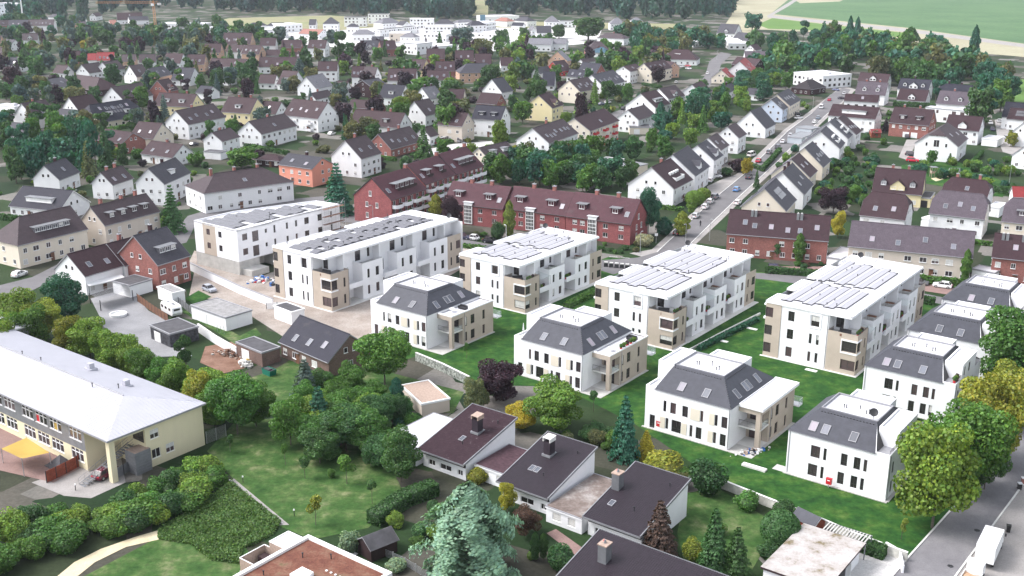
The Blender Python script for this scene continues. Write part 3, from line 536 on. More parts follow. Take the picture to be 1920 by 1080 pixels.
(-182.3, 1021.4, 0.04, 6.4, 14, 6, 10.6, 0, 0, 'w', 'g', '', 'grey roofed far house with white gable left of the pyramid roof'),
(-166.0, 1022.8, 0.04, 14.1, 13.4, 7, 12.2, 6.0, 6.0, 'w', 'g', '', 'far white house with steep grey pyramid roof'),
(-169.2, 947.3, -0.47, 21.4, 14, 3.50, 7.1, 0, 0, 'w', 'o', '', 'low far house with faded pink tiled roof'),
(-117.6, 1048.6, 0.79, 22.2, 14, 6, 10.2, 6.3, 6.3, 'w', 's', '', 'pale grey hipped far house below the tall cube house'),
(-100.9, 1033.9, -0.69, 9.3, 10.7, 5, 8.3, 0, 0, 'w', 'g', '', 'slate roofed far house left of the wide cube house'),
(-64.3, 1054.5, 0.04, 19.0, 13.7, 5, 8.9, 6.2, 6.2, 'w', 'g', '', 'grey hipped far house right of the wide cube house'),
(-47.0, 1061.9, 0.78, 22.3, 9.6, 6, 8.2, 4.3, 4.3, 'w', 's', '', 'pale blue grey roofed far house behind the rounded tree'),
(-144.6, 1011.5, 0.04, 11.1, 8.7, 5, 7.5, 3.93, 3.93, 'w', 'g', '', 'small grey hipped house below the strip window house'),
(-123.6, 925.1, 0.04, 18.2, 12.1, 5, 8.5, 5.5, 5.5, 'w', 's', '', 'broad pale hipped house at the left of the far white quarter'),
(-81.7, 885.4, -0.37, 13.3, 9.6, 6, 8.8, 4.3, 4.3, 'w', 's', '', 'white house with pale hipped roof in front of the beige brick block'),
(-33.9, 1020.4, 0.56, 17.4, 11.1, 6, 9.5, 5.0, 5.0, 'w', 'g', '', 'grey hipped house right of the rounded far tree'),
(-8.1, 1093.9, -0.83, 18.7, 10.8, 5, 8.1, 4.8, 4.8, 'w', 'o', '', 'orange tiled hipped house in the far white quarter'),
(-29.5, 1099.1, 0.04, 5.2, 14, 5, 10.5, 0, 0, 'w', 'u', '', 'far house with blue glazed gable roof by the field gap'),
(11.9, 1098.5, -0.84, 20.7, 12.9, 5, 8.7, 5.8, 5.8, 'w', 'g', '', 'wide grey hipped house near the field gap'),
(5.5, 1028.4, -0.49, 12.0, 7.1, 5, 7.8, 0, 0, 'w', 'd', '', 'small dark roofed far house with white windows'),
(37.6, 1072.0, 0.04, 14.3, 14, 6, 11.2, 6.3, 6.3, 'w', 's', '', 'far white house with tall pale pyramid roof'),
(25.8, 932.5, 0.04, 12.6, 12.8, 6, 11.4, 0, 0, 'w', 'g', '', 'slate roofed white far house left of the black tree'),
(17.3, 959.6, -0.95, 6.4, 7.6, 6, 9.0, 0, 0, 'w', 's', '', 'narrow white far house with pale roof beside the slate one'),
(97.7, 1048.7, 0.04, 14.7, 14, 6, 11.2, 6.3, 6.3, 'w', 's', '', 'grey pyramid roofed white house right of the big dark tree'),
(121.4, 1098.6, 0.04, 12.2, 11.6, 5, 8.4, 5.2, 5.2, 'w', 's', '', 'low pale pyramid roofed house beside the meadow'),
]
BRICK = [
(-35.1, 307.1, 1.05, 17.1, 13.6, 7.4, 13.1, 0, 0, 'b', 'm', 'W', 'left unit of the angled red brick apartments with dark gable'),
(-27.3, 328.1, 1.07, 17.2, 13.2, 7.4, 12.9, 0, 0, 'b', 'm', 'E', 'middle unit of the angled red brick apartments'),
(-19.1, 342.8, 1.05, 16.0, 13.7, 7.4, 13.2, 0, 0, 'b', 'm', 'W', 'far unit of the angled red brick apartments'),
(-8.6, 302.4, -0.44, 18.3, 11.7, 5.6, 10.9, 0, 0, 'b', 'm', 'T', 'left unit of the straight red brick row beside the purple tree'),
(8.8, 295.1, -0.47, 18.2, 11.9, 5.6, 11.0, 0, 0, 'b', 'm', 'T', 'middle unit of the straight red brick row'),
(25.6, 286.2, -0.51, 18.8, 12.5, 5.6, 11.2, 0, 0, 'b', 'm', 'T', 'right unit of the straight red brick row with pale end gable'),
]
BOXES = [
(-299.4, 1021.6, -0.18, 43.2, 21.7, 7.0, 'w', 'white office hall with long flat roof beneath the crane'),
(-285.4, 979.6, 0.51, 23.7, 18.9, 6.0, 'w', 'white flat building with dark window band beneath the crane hall'),
(-258.6, 1003.5, 0.29, 26.6, 12.8, 5.0, 'w', 'low long white wall building right of the crane hall'),
(-210.5, 949.8, 0.09, 36.1, 22, 7.0, 'w', 'white two storey row with a line of small windows in the far middle'),
(-205.7, 1018.6, 0.70, 19.0, 22, 7.0, 'w', 'white block between two grey hipped roofs in the far row'),
(-152.3, 1087.0, 0.04, 21.3, 12.5, 9.0, 'w', 'white flat house with strip windows nearest the dark wood'),
(-135.3, 1132.6, 0.04, 20.4, 16.5, 9.0, 'w', 'tall white cube house against the dark wood'),
(-86.2, 1063.9, 0.04, 22.6, 12.0, 9.0, 'w', 'wide white cube house with arched top storey against the wood'),
(-102.5, 981.7, 1.07, 60, 7.9, 6.0, 'w', 'long white building with dark roof edge across the far quarter'),
(-92.9, 918.8, 0.03, 15.9, 20.3, 7.0, 'e', 'beige brick flat building amid the far white houses'),
(-61.5, 921.9, -0.21, 19.6, 22, 6.0, 'w', 'white flat house left of the rounded far tree'),
(-55.3, 823.9, -0.78, 20.7, 19.9, 5.0, 'w', 'low white flat house behind the maroon brick roof'),
(-72.1, 809.5, -0.70, 22.7, 16.0, 8.0, 'w', 'tall white terraced town houses beside the maroon brick house'),
(-67.1, 1004.6, 0.04, 22.9, 18.2, 6.0, 'w', 'white flat row below the wide cube house'),
(-29.0, 1047.0, 1.15, 34.7, 13.2, 7.0, 'w', 'white flat house right of the rounded far tree'),
(-17.0, 923.4, -0.53, 18.0, 17.5, 7.0, 'w', 'white cubic house with two tall windows near the rounded far tree'),
(-15.0, 1128.8, 0.44, 37.1, 22, 8.0, 'w', 'long pale flat building under the field gap in the wood'),
(52.6, 1080.4, 0.04, 15.4, 17.0, 6.0, 'w', 'white flat building left of the big dark far tree'),
(-310.7, 944.9, 0.97, 19.1, 6.3, 7.0, 'w', 'white flat house left of the crane foot'),
(-530.4, 1189.5, -0.50, 35.3, 14.1, 16.0, 's', 'grey white tall block in the top left corner'),
(108.0, 747.4, -0.53, 16.6, 15.7, 7.0, 'w', 'white flat roofed house with balconies right of a pale tree'),
(138.2, 872.4, -0.70, 18.5, 17.6, 4.0, 'w', 'low white cube beside the maroon hipped roof'),
(173.0, 877.7, -1.62, 60, 13.5, 4.5, 'w', 'white hall with very flat roof at the street bend'),
(175.1, 623.1, -1.05, 22.7, 22, 7.0, 'w', 'modern white cube house with roof terrace by the wood'),
(197.0, 489.1, -0.71, 22.0, 6.4, 6.0, 'w', 'flat white hall with planter boxes along its roof edge'),
(32.1, 374.6, -0.59, 7.3, 15.7, 3.60, 'c', 'low flat bungalow with pale grey roof among the gardens'),
(38.8, 368.4, -0.75, 7.6, 15.1, 3.40, 'c', 'low flat bungalow with blue grey skylit roof among the gardens'),
(116.5, 437.9, 0.99, 14.9, 5.8, 2.60, 's', 'grey blue flat garage at the street side of the white row'),
(124.4, 457.3, 0.80, 7.3, 7.3, 2.60, 's', 'grey blue flat garage further along the white row'),
(-228.1, 496.9, -0.56, 13.2, 5.2, 5.5, 'w', 'white flat roofed house at the left edge'),
(190.9, 430.7, -0.66, 5.9, 9.5, 3.00, 'w', 'low flat white garage beside the eyebrow window house'),
(-109.3, 397.2, -0.36, 7.3, 4.1, 2.80, 'w', 'low dark roofed garage annexe below the small white house'),
(53.4, 457.4, -0.04, 8.7, 8.1, 3.00, 'c', 'cream garage block with dark roof beside the crossing roof house'),
(117.6, 296.6, -0.87, 3, 6.1, 3.00, 'w', 'white flat garage left of the white lilac roofed house'),
(142.4, 312.1, -0.65, 3, 7.5, 3.00, 'w', 'white flat garage right of the white lilac roofed house'),
(126.5, 325.1, -0.48, 3, 9.4, 3.00, 'y', 'garage with dark door between yellow gable and maroon half hip'),
(82.4, 259.1, -0.57, 5.8, 11.5, 2.80, 'w', 'pair of low white garages between brick and tan terraces'),
(111.8, 245.9, -0.77, 5.2, 4.3, 2.80, 'w', 'pair of low white garages right of the tan terrace'),
(-60.6, 215.2, -0.71, 12.2, 6.4, 3.00, 'w', 'long white garage with weathered grey flat roof'),
(-67.1, 204.0, -0.76, 7.5, 6.2, 2.90, 'q', 'dark graffiti covered garage with grey flat roof'),
(-46.6, 215.9, -0.76, 6.2, 3.26, 2.90, 'w', 'white garage with dark gravel roof beside the cream flats'),
(-48.1, 193.5, -0.74, 8.3, 4.1, 2.90, 'n', 'brick garage with pale flat roof next to the new dark brick house'),
(-14.8, 172.0, -1.09, 9.0, 5.1, 2.40, 'e', 'small shed with timber plank roof behind the lawn'),
(-85.7, 234.9, -0.60, 6.1, 6.0, 2.90, 'w', 'white lean to with dark felt roof beside the red brick house'),
(-75.2, 228.9, -0.79, 6.6, 3, 2.80, 'w', 'low white outbuilding with gravel roof beside the brick steps'),
]
PLANTS = [
(-5.2, 118.8, 13.8, 12.3, 'cedar', 'w', 'pale silvery green cedar with drooping layered branches in the front garden'),
(-22.7, 180.6, 11.1, 10.7, 'dec', 'g1', 'round bright green tree beside the new dark brick house'),
(-2.71, 173.6, 7.5, 9.6, 'dec', 'p', 'dark purple beech beside the second mansard villa'),
(7.0, 161.9, 8.8, 10.2, 'dec', 'g3', 'yellowish green maple in front of the second mansard villa'),
(1.10, 162.1, 4.5, 6.2, 'dec', 'y', 'golden yellow shrub tree right of the lichen spotted roof'),
(-6.0, 168.4, 6.7, 5.2, 'dec', 'o', 'small olive tree with orange tips left of the purple beech'),
(17.2, 151.2, 10.9, 5.1, 'con', 't', 'dark spruce with golden tip between the gardens and the villa lawn'),
(20.6, 151.9, 4.7, 3.44, 'con', 'y', 'small golden conifer beside the dark spruce'),
(22.9, 146.6, 3.49, 7.6, 'bush', 'yg', 'broad pale domed bush behind the metal chimney house'),
(28.1, 140.5, 6.1, 6.0, 'bush', 'g2', 'dark green shrub with pale top at the garden wall'),
(-19.3, 168.9, 6.2, 2.70, 'col', 't', 'slim dark cypress next to the timber roofed shed'),
(-26.8, 156.0, 7.5, 9.9, 'dec', 'g1', 'large green tree in the thicket left of the lichen spotted house'),
(-22.6, 162.9, 6.1, 6.3, 'dec', 'g3', 'pale green tree behind the thicket near the timber roofed shed'),
(-35.0, 171.1, 8.8, 6.4, 'con', 'b', 'feathery grey green conifer in front of the new dark brick house'),
(-30.3, 156.9, 9.8, 6.7, 'con', 't', 'taller dark conifer just below the feathery grey green one'),
(-16.2, 143.5, 8.8, 6.7, 'dec', 'g2', 'dark shrub tree draped in yellow blossom beside the lichen spotted house'),
(-17.1, 149.5, 5.1, 2.75, 'col', 'y', 'yellow blossom spray on the shrub left of the lichen spotted house'),
(19.0, 123.9, 8.0, 5.4, 'con', 'r', 'reddish bronze conifer in front of the metal chimney house'),
(25.1, 119.2, 9.6, 4.8, 'con', 'g2', 'taller green conifer at the bottom edge right of the bronze conifer'),
(27.8, 118.4, 7.4, 4.4, 'con', 'g2', 'shorter green conifer beside the taller one at the bottom edge'),
(23.3, 122.7, 3.45, 3.28, 'bush', 'yg', 'yellow green bush between bronze conifer and green conifers'),
(3.02, 122.3, 4.1, 1.50, 'col', 'g2', 'slim dark juniper left of the red path'),
(4.1, 122.6, 3.85, 1.37, 'col', 'g2', 'second slim juniper beside the round dark bush'),
(6.2, 120.6, 4.1, 4.6, 'bush', 'g2', 'round dark bush at the foot of the red path'),
(35.2, 126.4, 5.0, 5.3, 'ball', 'g2', 'large clipped dome bush beside the red sided shed'),
(36.6, 125.1, 2.47, 3.06, 'ball', 'g2', 'small clipped dome bush beside the pale roofed garage'),
(33.1, 123.2, 2.30, 3.70, 'bush', 'g2', 'low dark bush below the large clipped dome'),
(37.7, 134.3, 2.77, 3.83, 'bush', 'g2', 'dark shrub in front of the concrete garden wall'),
(32.9, 135.9, 2.88, 4.2, 'bush', 'g1', 'mid green shrub in front of the concrete garden wall'),
(27.5, 129.1, 2.15, 2.85, 'bush', 'g1', 'shrub at the corner of the metal chimney house'),
(56.9, 130.9, 16.3, 13.0, 'dec', 'g3', 'nearest large street tree with leafy green and yellow crown'),
(64.7, 140.2, 15.2, 12.2, 'dec', 'g1', 'second street tree, darker green crown behind the nearest'),
(72.4, 150.4, 15.4, 12.2, 'dec', 'yg', 'third street tree with yellowing top'),
(81.6, 163.6, 11.0, 10.5, 'dec', 'yg', 'fourth street tree with yellow crown at the right edge'),
(88.5, 177.5, 15.8, 15.5, 'dec', 'g1', 'farthest street tree, big fresh green crown at the right edge'),
(68.5, 141.9, 9.7, 7.3, 'dec', 'g2', 'low dark tree under the street trees near the bins'),
(51.7, 127.8, 3.26, 1.56, 'sapling', 'yg', 'small yellowish sapling on the lawn near the street corner'),
(13.8, 169.2, 4.3, 2.34, 'sapling', 'g2', 'staked young tree on the lawn by the second mansard villa'),
(-8.6, 193.9, 3.46, 1.42, 'sapling', 'g1', 'young tree tied to a stake on the lawn of the first mansard villa'),
(-97.7, 202.6, 10.9, 9.7, 'dec', 'g3', 'yellow green tree at the left end of the long tree row'),
(-92.0, 211.5, 11.3, 10.1, 'dec', 't', 'rounded blue green tree beside the ribbed roof row house'),
(-92.5, 202.7, 9.3, 8.5, 'dec', 'yg', 'light green tree between blue green tree and the left edge'),
(-80.0, 193.4, 8.5, 8.9, 'dec', 'g3', 'bright green tree in the row behind the school roof'),
(-71.4, 184.6, 8.9, 8.2, 'dec', 'g3', 'fourth tree of the row behind the school roof'),
(-63.9, 177.2, 8.6, 7.5, 'dec', 'g1', 'tree near the gravel yard in the row behind the school roof'),
(-57.3, 171.4, 8.9, 6.6, 'dec', 'g3', 'tree at the right end of the row behind the school roof'),
(-50.5, 168.1, 8.1, 8.5, 'dec', 'g3', 'broad light tree between the row end and the bushy tree'),
(-41.7, 162.8, 7.9, 7.0, 'dec', 'g1', 'green tree right of the big bushy tree'),
(-34.7, 155.9, 8.4, 7.5, 'dec', 'g1', 'rounded green tree left of the taller dark conifer'),
(-28.1, 165.0, 6.2, 7.5, 'dec', 'g1', 'green tree between taller conifer and timber roofed shed'),
(-22.2, 153.2, 7.0, 7.8, 'dec', 'g1', 'leafy tree at the centre of the thicket above the lawn'),
(-19.1, 147.8, 5.7, 6.4, 'dec', 'g2', 'dark leafy tree at the right of the thicket'),
(-29.1, 149.8, 6.0, 6.9, 'dec', 'g2', 'dark tree at the lower edge of the thicket'),
(-95.0, 188.4, 10.3, 8.9, 'dec', 'g3', 'light tree cut by the left edge at the row start'),
(-58.2, 181.4, 9.4, 4.8, 'pine', 'g2', 'dark sparse tree beside the graffiti garage'),
(-52.0, 165.9, 8.9, 6.6, 'dec', 'yg', 'light yellow green tree right of the dark sparse tree'),
(-44.0, 159.8, 11.0, 9.6, 'dec', 'g1', 'big bushy green tree behind the school end wall'),
(-48.0, 161.8, 7.7, 6.1, 'dec', 'g3', 'lighter tree between school end wall and bushy tree'),
(-92.6, 196.7, 9.6, 8.2, 'dec', 'g1', 'dark green tree in front of the light green one in the row'),
(-84.0, 194.5, 8.8, 7.1, 'dec', 'yg', 'small yellowish tree in the row behind the school roof'),
(-75.3, 188.5, 8.1, 6.3, 'dec', 'g3', 'round light tree in the row near the carport'),
(-67.7, 182.1, 7.6, 6.1, 'dec', 'g3', 'light leafy tree in the row near the gravel yard'),
(-60.2, 173.2, 8.2, 5.5, 'dec', 'g1', 'low green tree in the row near the gravel yard'),
(-34.2, 149.1, 4.0, 1.77, 'sapling', 'g1', 'pale young tree on the school lawn'),
(-26.5, 131.2, 5.0, 2.75, 'sapling', 'yg', 'yellowish young tree in the middle of the lower lawn'),
(-19.6, 137.1, 4.2, 2.25, 'sapling', 'g2', 'dark egg shaped young tree at the right of the school lawn'),
(-24.0, 143.0, 4.5, 3.42, 'sapling', 'g1', 'young tree with thin trunk at the lawn edge'),
(-30.4, 144.6, 4.1, 2.83, 'sapling', 'g2', 'bushy young tree below the pale one on the lawn'),
(-43.6, 153.4, 3.23, 1.82, 'sapling', 'g2', 'small young tree near the blue grey fence'),
(-26.6, 145.1, 1.65, 1.42, 'bush', 'g1', 'little bush at the lawn edge'),
(-21.0, 124.4, 3.10, 3.46, 'bush', 'w', 'white flowering bush beside the dark garden shed'),
(-14.4, 120.2, 1.75, 3.49, 'bush', 'w', 'pale flowering bush at the bottom beside the diagonal wall'),
(-2.97, 121.9, 2.69, 2.99, 'bush', 'o', 'olive bush right of the cedar foot'),
(1.86, 128.5, 4.4, 4.3, 'dec', 'r', 'rust coloured shrub left of the red path'),
(-0.51, 135.0, 4.9, 2.81, 'dec', 'y', 'ochre yellow shrub in front of the middle monopitch house'),
(-5.0, 143.6, 2.85, 3.59, 'bush', 'yg', 'yellow green bush above the cedar'),
(-147.9, 371.8, 18.4, 6.6, 'con', 't', 'tall dark teal conifer at left of the conifer group'),
(-141.2, 364.6, 21.2, 8.0, 'pine', 't', 'tallest teal conifer in the conifer group at the left'),
(-143.9, 381.4, 14.5, 6.4, 'con', 'g2', 'dark conifer right in the conifer group'),
(-143.0, 362.8, 12.6, 6.1, 'con', 'o', 'lighter olive conifer in front of the conifer group'),
(-156.7, 375.5, 11.7, 11.6, 'dec', 't', 'broad teal tree left of the conifer group'),
(-147.4, 395.6, 5.1, 7.4, 'bush', 'g3', 'pale round shrub in front of the brick gabled house'),
(-176.7, 522.2, 11.8, 8.7, 'dec', 'g1', 'round green tree beside the pale yellow houses'),
(-92.6, 288.5, 13.6, 7.0, 'con', 'g2', 'lone dark spruce at the end of the beige house'),
(-96.8, 295.0, 3.34, 2.68, 'col', 'g3', 'small olive cypress beside the lone dark spruce'),
(-112.2, 381.9, 6.1, 6.4, 'bush', 'g1', 'rounded dark bush beside the low maroon white house'),
(-95.1, 379.2, 7.6, 11.3, 'dec', 'g1', 'broad green tree in the garden of the brown hipped house'),
(-81.4, 321.4, 2.13, 6.1, 'bush', 'p', 'dark purple bush in front of the brown hipped white house'),
(-51.0, 310.1, 15.6, 10.0, 'con', 't', 'large blue green spruce right of the salmon house'),
(-39.5, 302.4, 9.6, 2.74, 'con', 'g2', 'slim dark conifer in front of the brick gable'),
(-36.4, 306.3, 5.7, 2.16, 'con', 'g2', 'smaller slim conifer at the brick gable balconies'),
(-36.8, 373.3, 5.6, 4.4, 'ball', 'g2', 'dark clipped round bush by the brick fronted row'),
(-32.9, 377.1, 3.78, 5.6, 'bush', 'p', 'purple bush beside the dark clipped round bush'),
(-16.7, 287.0, 11.5, 6.7, 'dec', 'p', 'dark purple tree left of the brick row stair tower'),
(-21.8, 303.9, 7.5, 4.6, 'poplar', 'yg', 'yellow green poplar left of the purple tree'),
(-0.75, 283.8, 10.3, 3.73, 'poplar', 'yg', 'yellow green poplar in front of the brick row'),
(-4.0, 283.2, 5.2, 4.9, 'bush', 'g2', 'dark bush beneath the yellow green poplar'),
(34.5, 275.4, 4.0, 5.0, 'bush', 'c', 'cream blossomed bush at the brick row end'),
(37.0, 287.6, 13.9, 7.0, 'dec', 't', 'tall blue green tree at the right end of the brick row'),
(41.4, 287.6, 6.0, 5.8, 'bush', 't', 'blue green bush beside the tall tree at the brick row end'),
(46.0, 286.5, 6.8, 4.9, 'poplar', 'yg', 'yellowing street tree beside the dark parked car'),
(52.7, 312.6, 6.1, 3.45, 'poplar', 'g3', 'fresh green young street tree beside the bushes'),
(55.3, 323.0, 4.6, 6.2, 'ball', 'g3', 'left rounded green bush by the large white gable house'),
(59.1, 330.3, 3.86, 4.6, 'ball', 'g3', 'right rounded green bush by the large white gable house'),
(80.7, 369.3, 6.3, 4.8, 'dec', 'y', 'yellow street tree on the left pavement'),
(79.5, 348.5, 6.0, 2.43, 'con', 'g2', 'narrow dark conifer on the right pavement'),
(79.0, 374.8, 5.4, 7.8, 'bush', 'p', 'purple bush in front of the stepped white row'),
(73.3, 367.4, 3.32, 4.7, 'bush', 'g2', 'dark bush in front of the white row drive'),
(94.2, 311.7, 8.7, 9.7, 'dec', 'p', 'big round purple beech among the right hand gardens'),
(87.8, 284.7, 7.9, 4.3, 'dec', 'y', 'bright yellow tree right of the brick terrace'),
(105.2, 328.6, 5.5, 5.6, 'dec', 'g1', 'light green round tree beside the purple beech'),
(63.4, 270.5, 4.9, 3.02, 'poplar', 'g1', 'first slim tree in front of the brick terrace'),
(66.6, 263.5, 5.7, 2.41, 'poplar', 'g2', 'second slim tree in front of the brick terrace'),
(71.3, 260.6, 7.5, 3.45, 'poplar', 'g1', 'third and largest slim tree in front of the brick terrace'),
(88.3, 260.8, 6.0, 2.39, 'poplar', 'g2', 'slim tree in front of the tan terrace left end'),
(106.3, 244.7, 7.9, 2.76, 'poplar', 'g1', 'dark slim tree at the right end of the tan terrace'),
(103.3, 305.3, 2.81, 2.77, 'poplar', 'o', 'small tree before the maroon half hipped roof'),
(80.6, 477.8, 15.5, 11.2, 'dec', 't', 'tall teal tree among the gardens left of the street'),
(66.3, 488.2, 8.6, 4.3, 'col', 't', 'dark slim cypress beside the crossing roof house'),
(222.8, 1039.3, 17.3, 18.9, 'dec', 't', 'dark round tree at the field path corner'),
(234.8, 900.6, 19.3, 12.1, 'pine', 't', 'tall dark pine left of the twin poplars'),
(242.9, 871.6, 20.3, 10.9, 'con', 't', 'spreading dark fir left of the twin poplars'),
(257.7, 853.5, 23.9, 7.0, 'poplar', 't', 'left one of the twin poplars by the field'),
(260.8, 844.7, 23.6, 6.9, 'poplar', 't', 'right one of the twin poplars by the field'),
(311.9, 751.0, 23.9, 8.0, 'poplar', 't', 'single tall poplar near the straw strip'),
(149.9, 385.4, 6.5, 4.2, 'dec', 'g1', 'green tree in front of the large gabled house'),
(158.1, 389.5, 4.2, 2.70, 'con', 'g2', 'small dark conifer in front of the large gabled house'),
(196.4, 426.3, 6.3, 5.0, 'dec', 'yg', 'yellowish street tree at the right lane'),
(159.5, 464.6, 5.7, 3.65, 'con', 'p', 'dark reddish conifer beside the red panelled house'),
(62.9, 926.5, 20.7, 29.3, 'dec', 'g2', 'big dark round tree in front of the far wood'),
(39.4, 947.6, 12.4, 13.6, 'dec', 'g2', 'dark tree left of the big round far tree'),
(-39.9, 892.3, 14.2, 22.2, 'dec', 'b', 'large grey green tree amid the far white houses'),
(10.0, 958.0, 8.9, 11.9, 'dec', 'g2', 'black green tree beside the far slate roofed house'),
(-110.9, 706.9, 25.3, 11.6, 'pine', 'g2', 'dark pine at the left of the far white quarter'),
(-20.8, 771.5, 14.5, 16.3, 'dec', 'o', 'olive yellow tree in the far middle quarter'),
(101.7, 745.7, 11.3, 13.7, 'dec', 'o', 'pale olive tree near the white flat roofed house'),
(-129.3, 670.2, 10.2, 11.0, 'con', 'b', 'grey blue conifer in the middle left quarter'),
(2.91, 673.3, 10.9, 11.7, 'con', 'b', 'grey blue conifer in the middle quarter'),
(-322.0, 836.7, 7.1, 8.0, 'dec', 'y', 'bright yellow tree in the far left quarter'),
(-270.6, 595.2, 13.6, 10.4, 'dec', 'p', 'purple tree at the left edge'),
(-221.2, 534.1, 9.2, 8.9, 'dec', 'p', 'purple tree between dark roofed houses at the left'),
(-251.7, 577.7, 17.6, 8.4, 'con', 'g2', 'tall dark conifer at the left edge houses'),
(-47.4, 577.5, 10.0, 12.4, 'dec', 'g1', 'round green tree left of the light grey roofed white house'),
(-26.5, 438.9, 15.0, 10.8, 'dec', 'g1', 'broad green tree above the beige brown house'),
(30.0, 472.6, 15.6, 7.0, 'dec', 'p', 'dark red tree before the five skylight house'),
(25.0, 395.9, 9.4, 8.6, 'con', 'g2', 'dark conifer pair beside the tall white apartment house'),
(19.6, 397.9, 5.2, 7.1, 'dec', 'g1', 'green bush tree at the corner of the tall white apartment house'),
(-6.6, 373.7, 7.9, 6.3, 'pine', 'b', 'grey green pine in front of the cream dormer house'),
(-67.7, 438.3, 10.8, 3.02, 'con', 't', 'slim dark conifer before the long white house'),
(-61.3, 443.5, 6.5, 4.4, 'con', 't', 'second conifer before the long white house'),
(-116.0, 456.0, 7.6, 4.9, 'con', 'g2', 'pointed green conifer beside the cream house'),
]
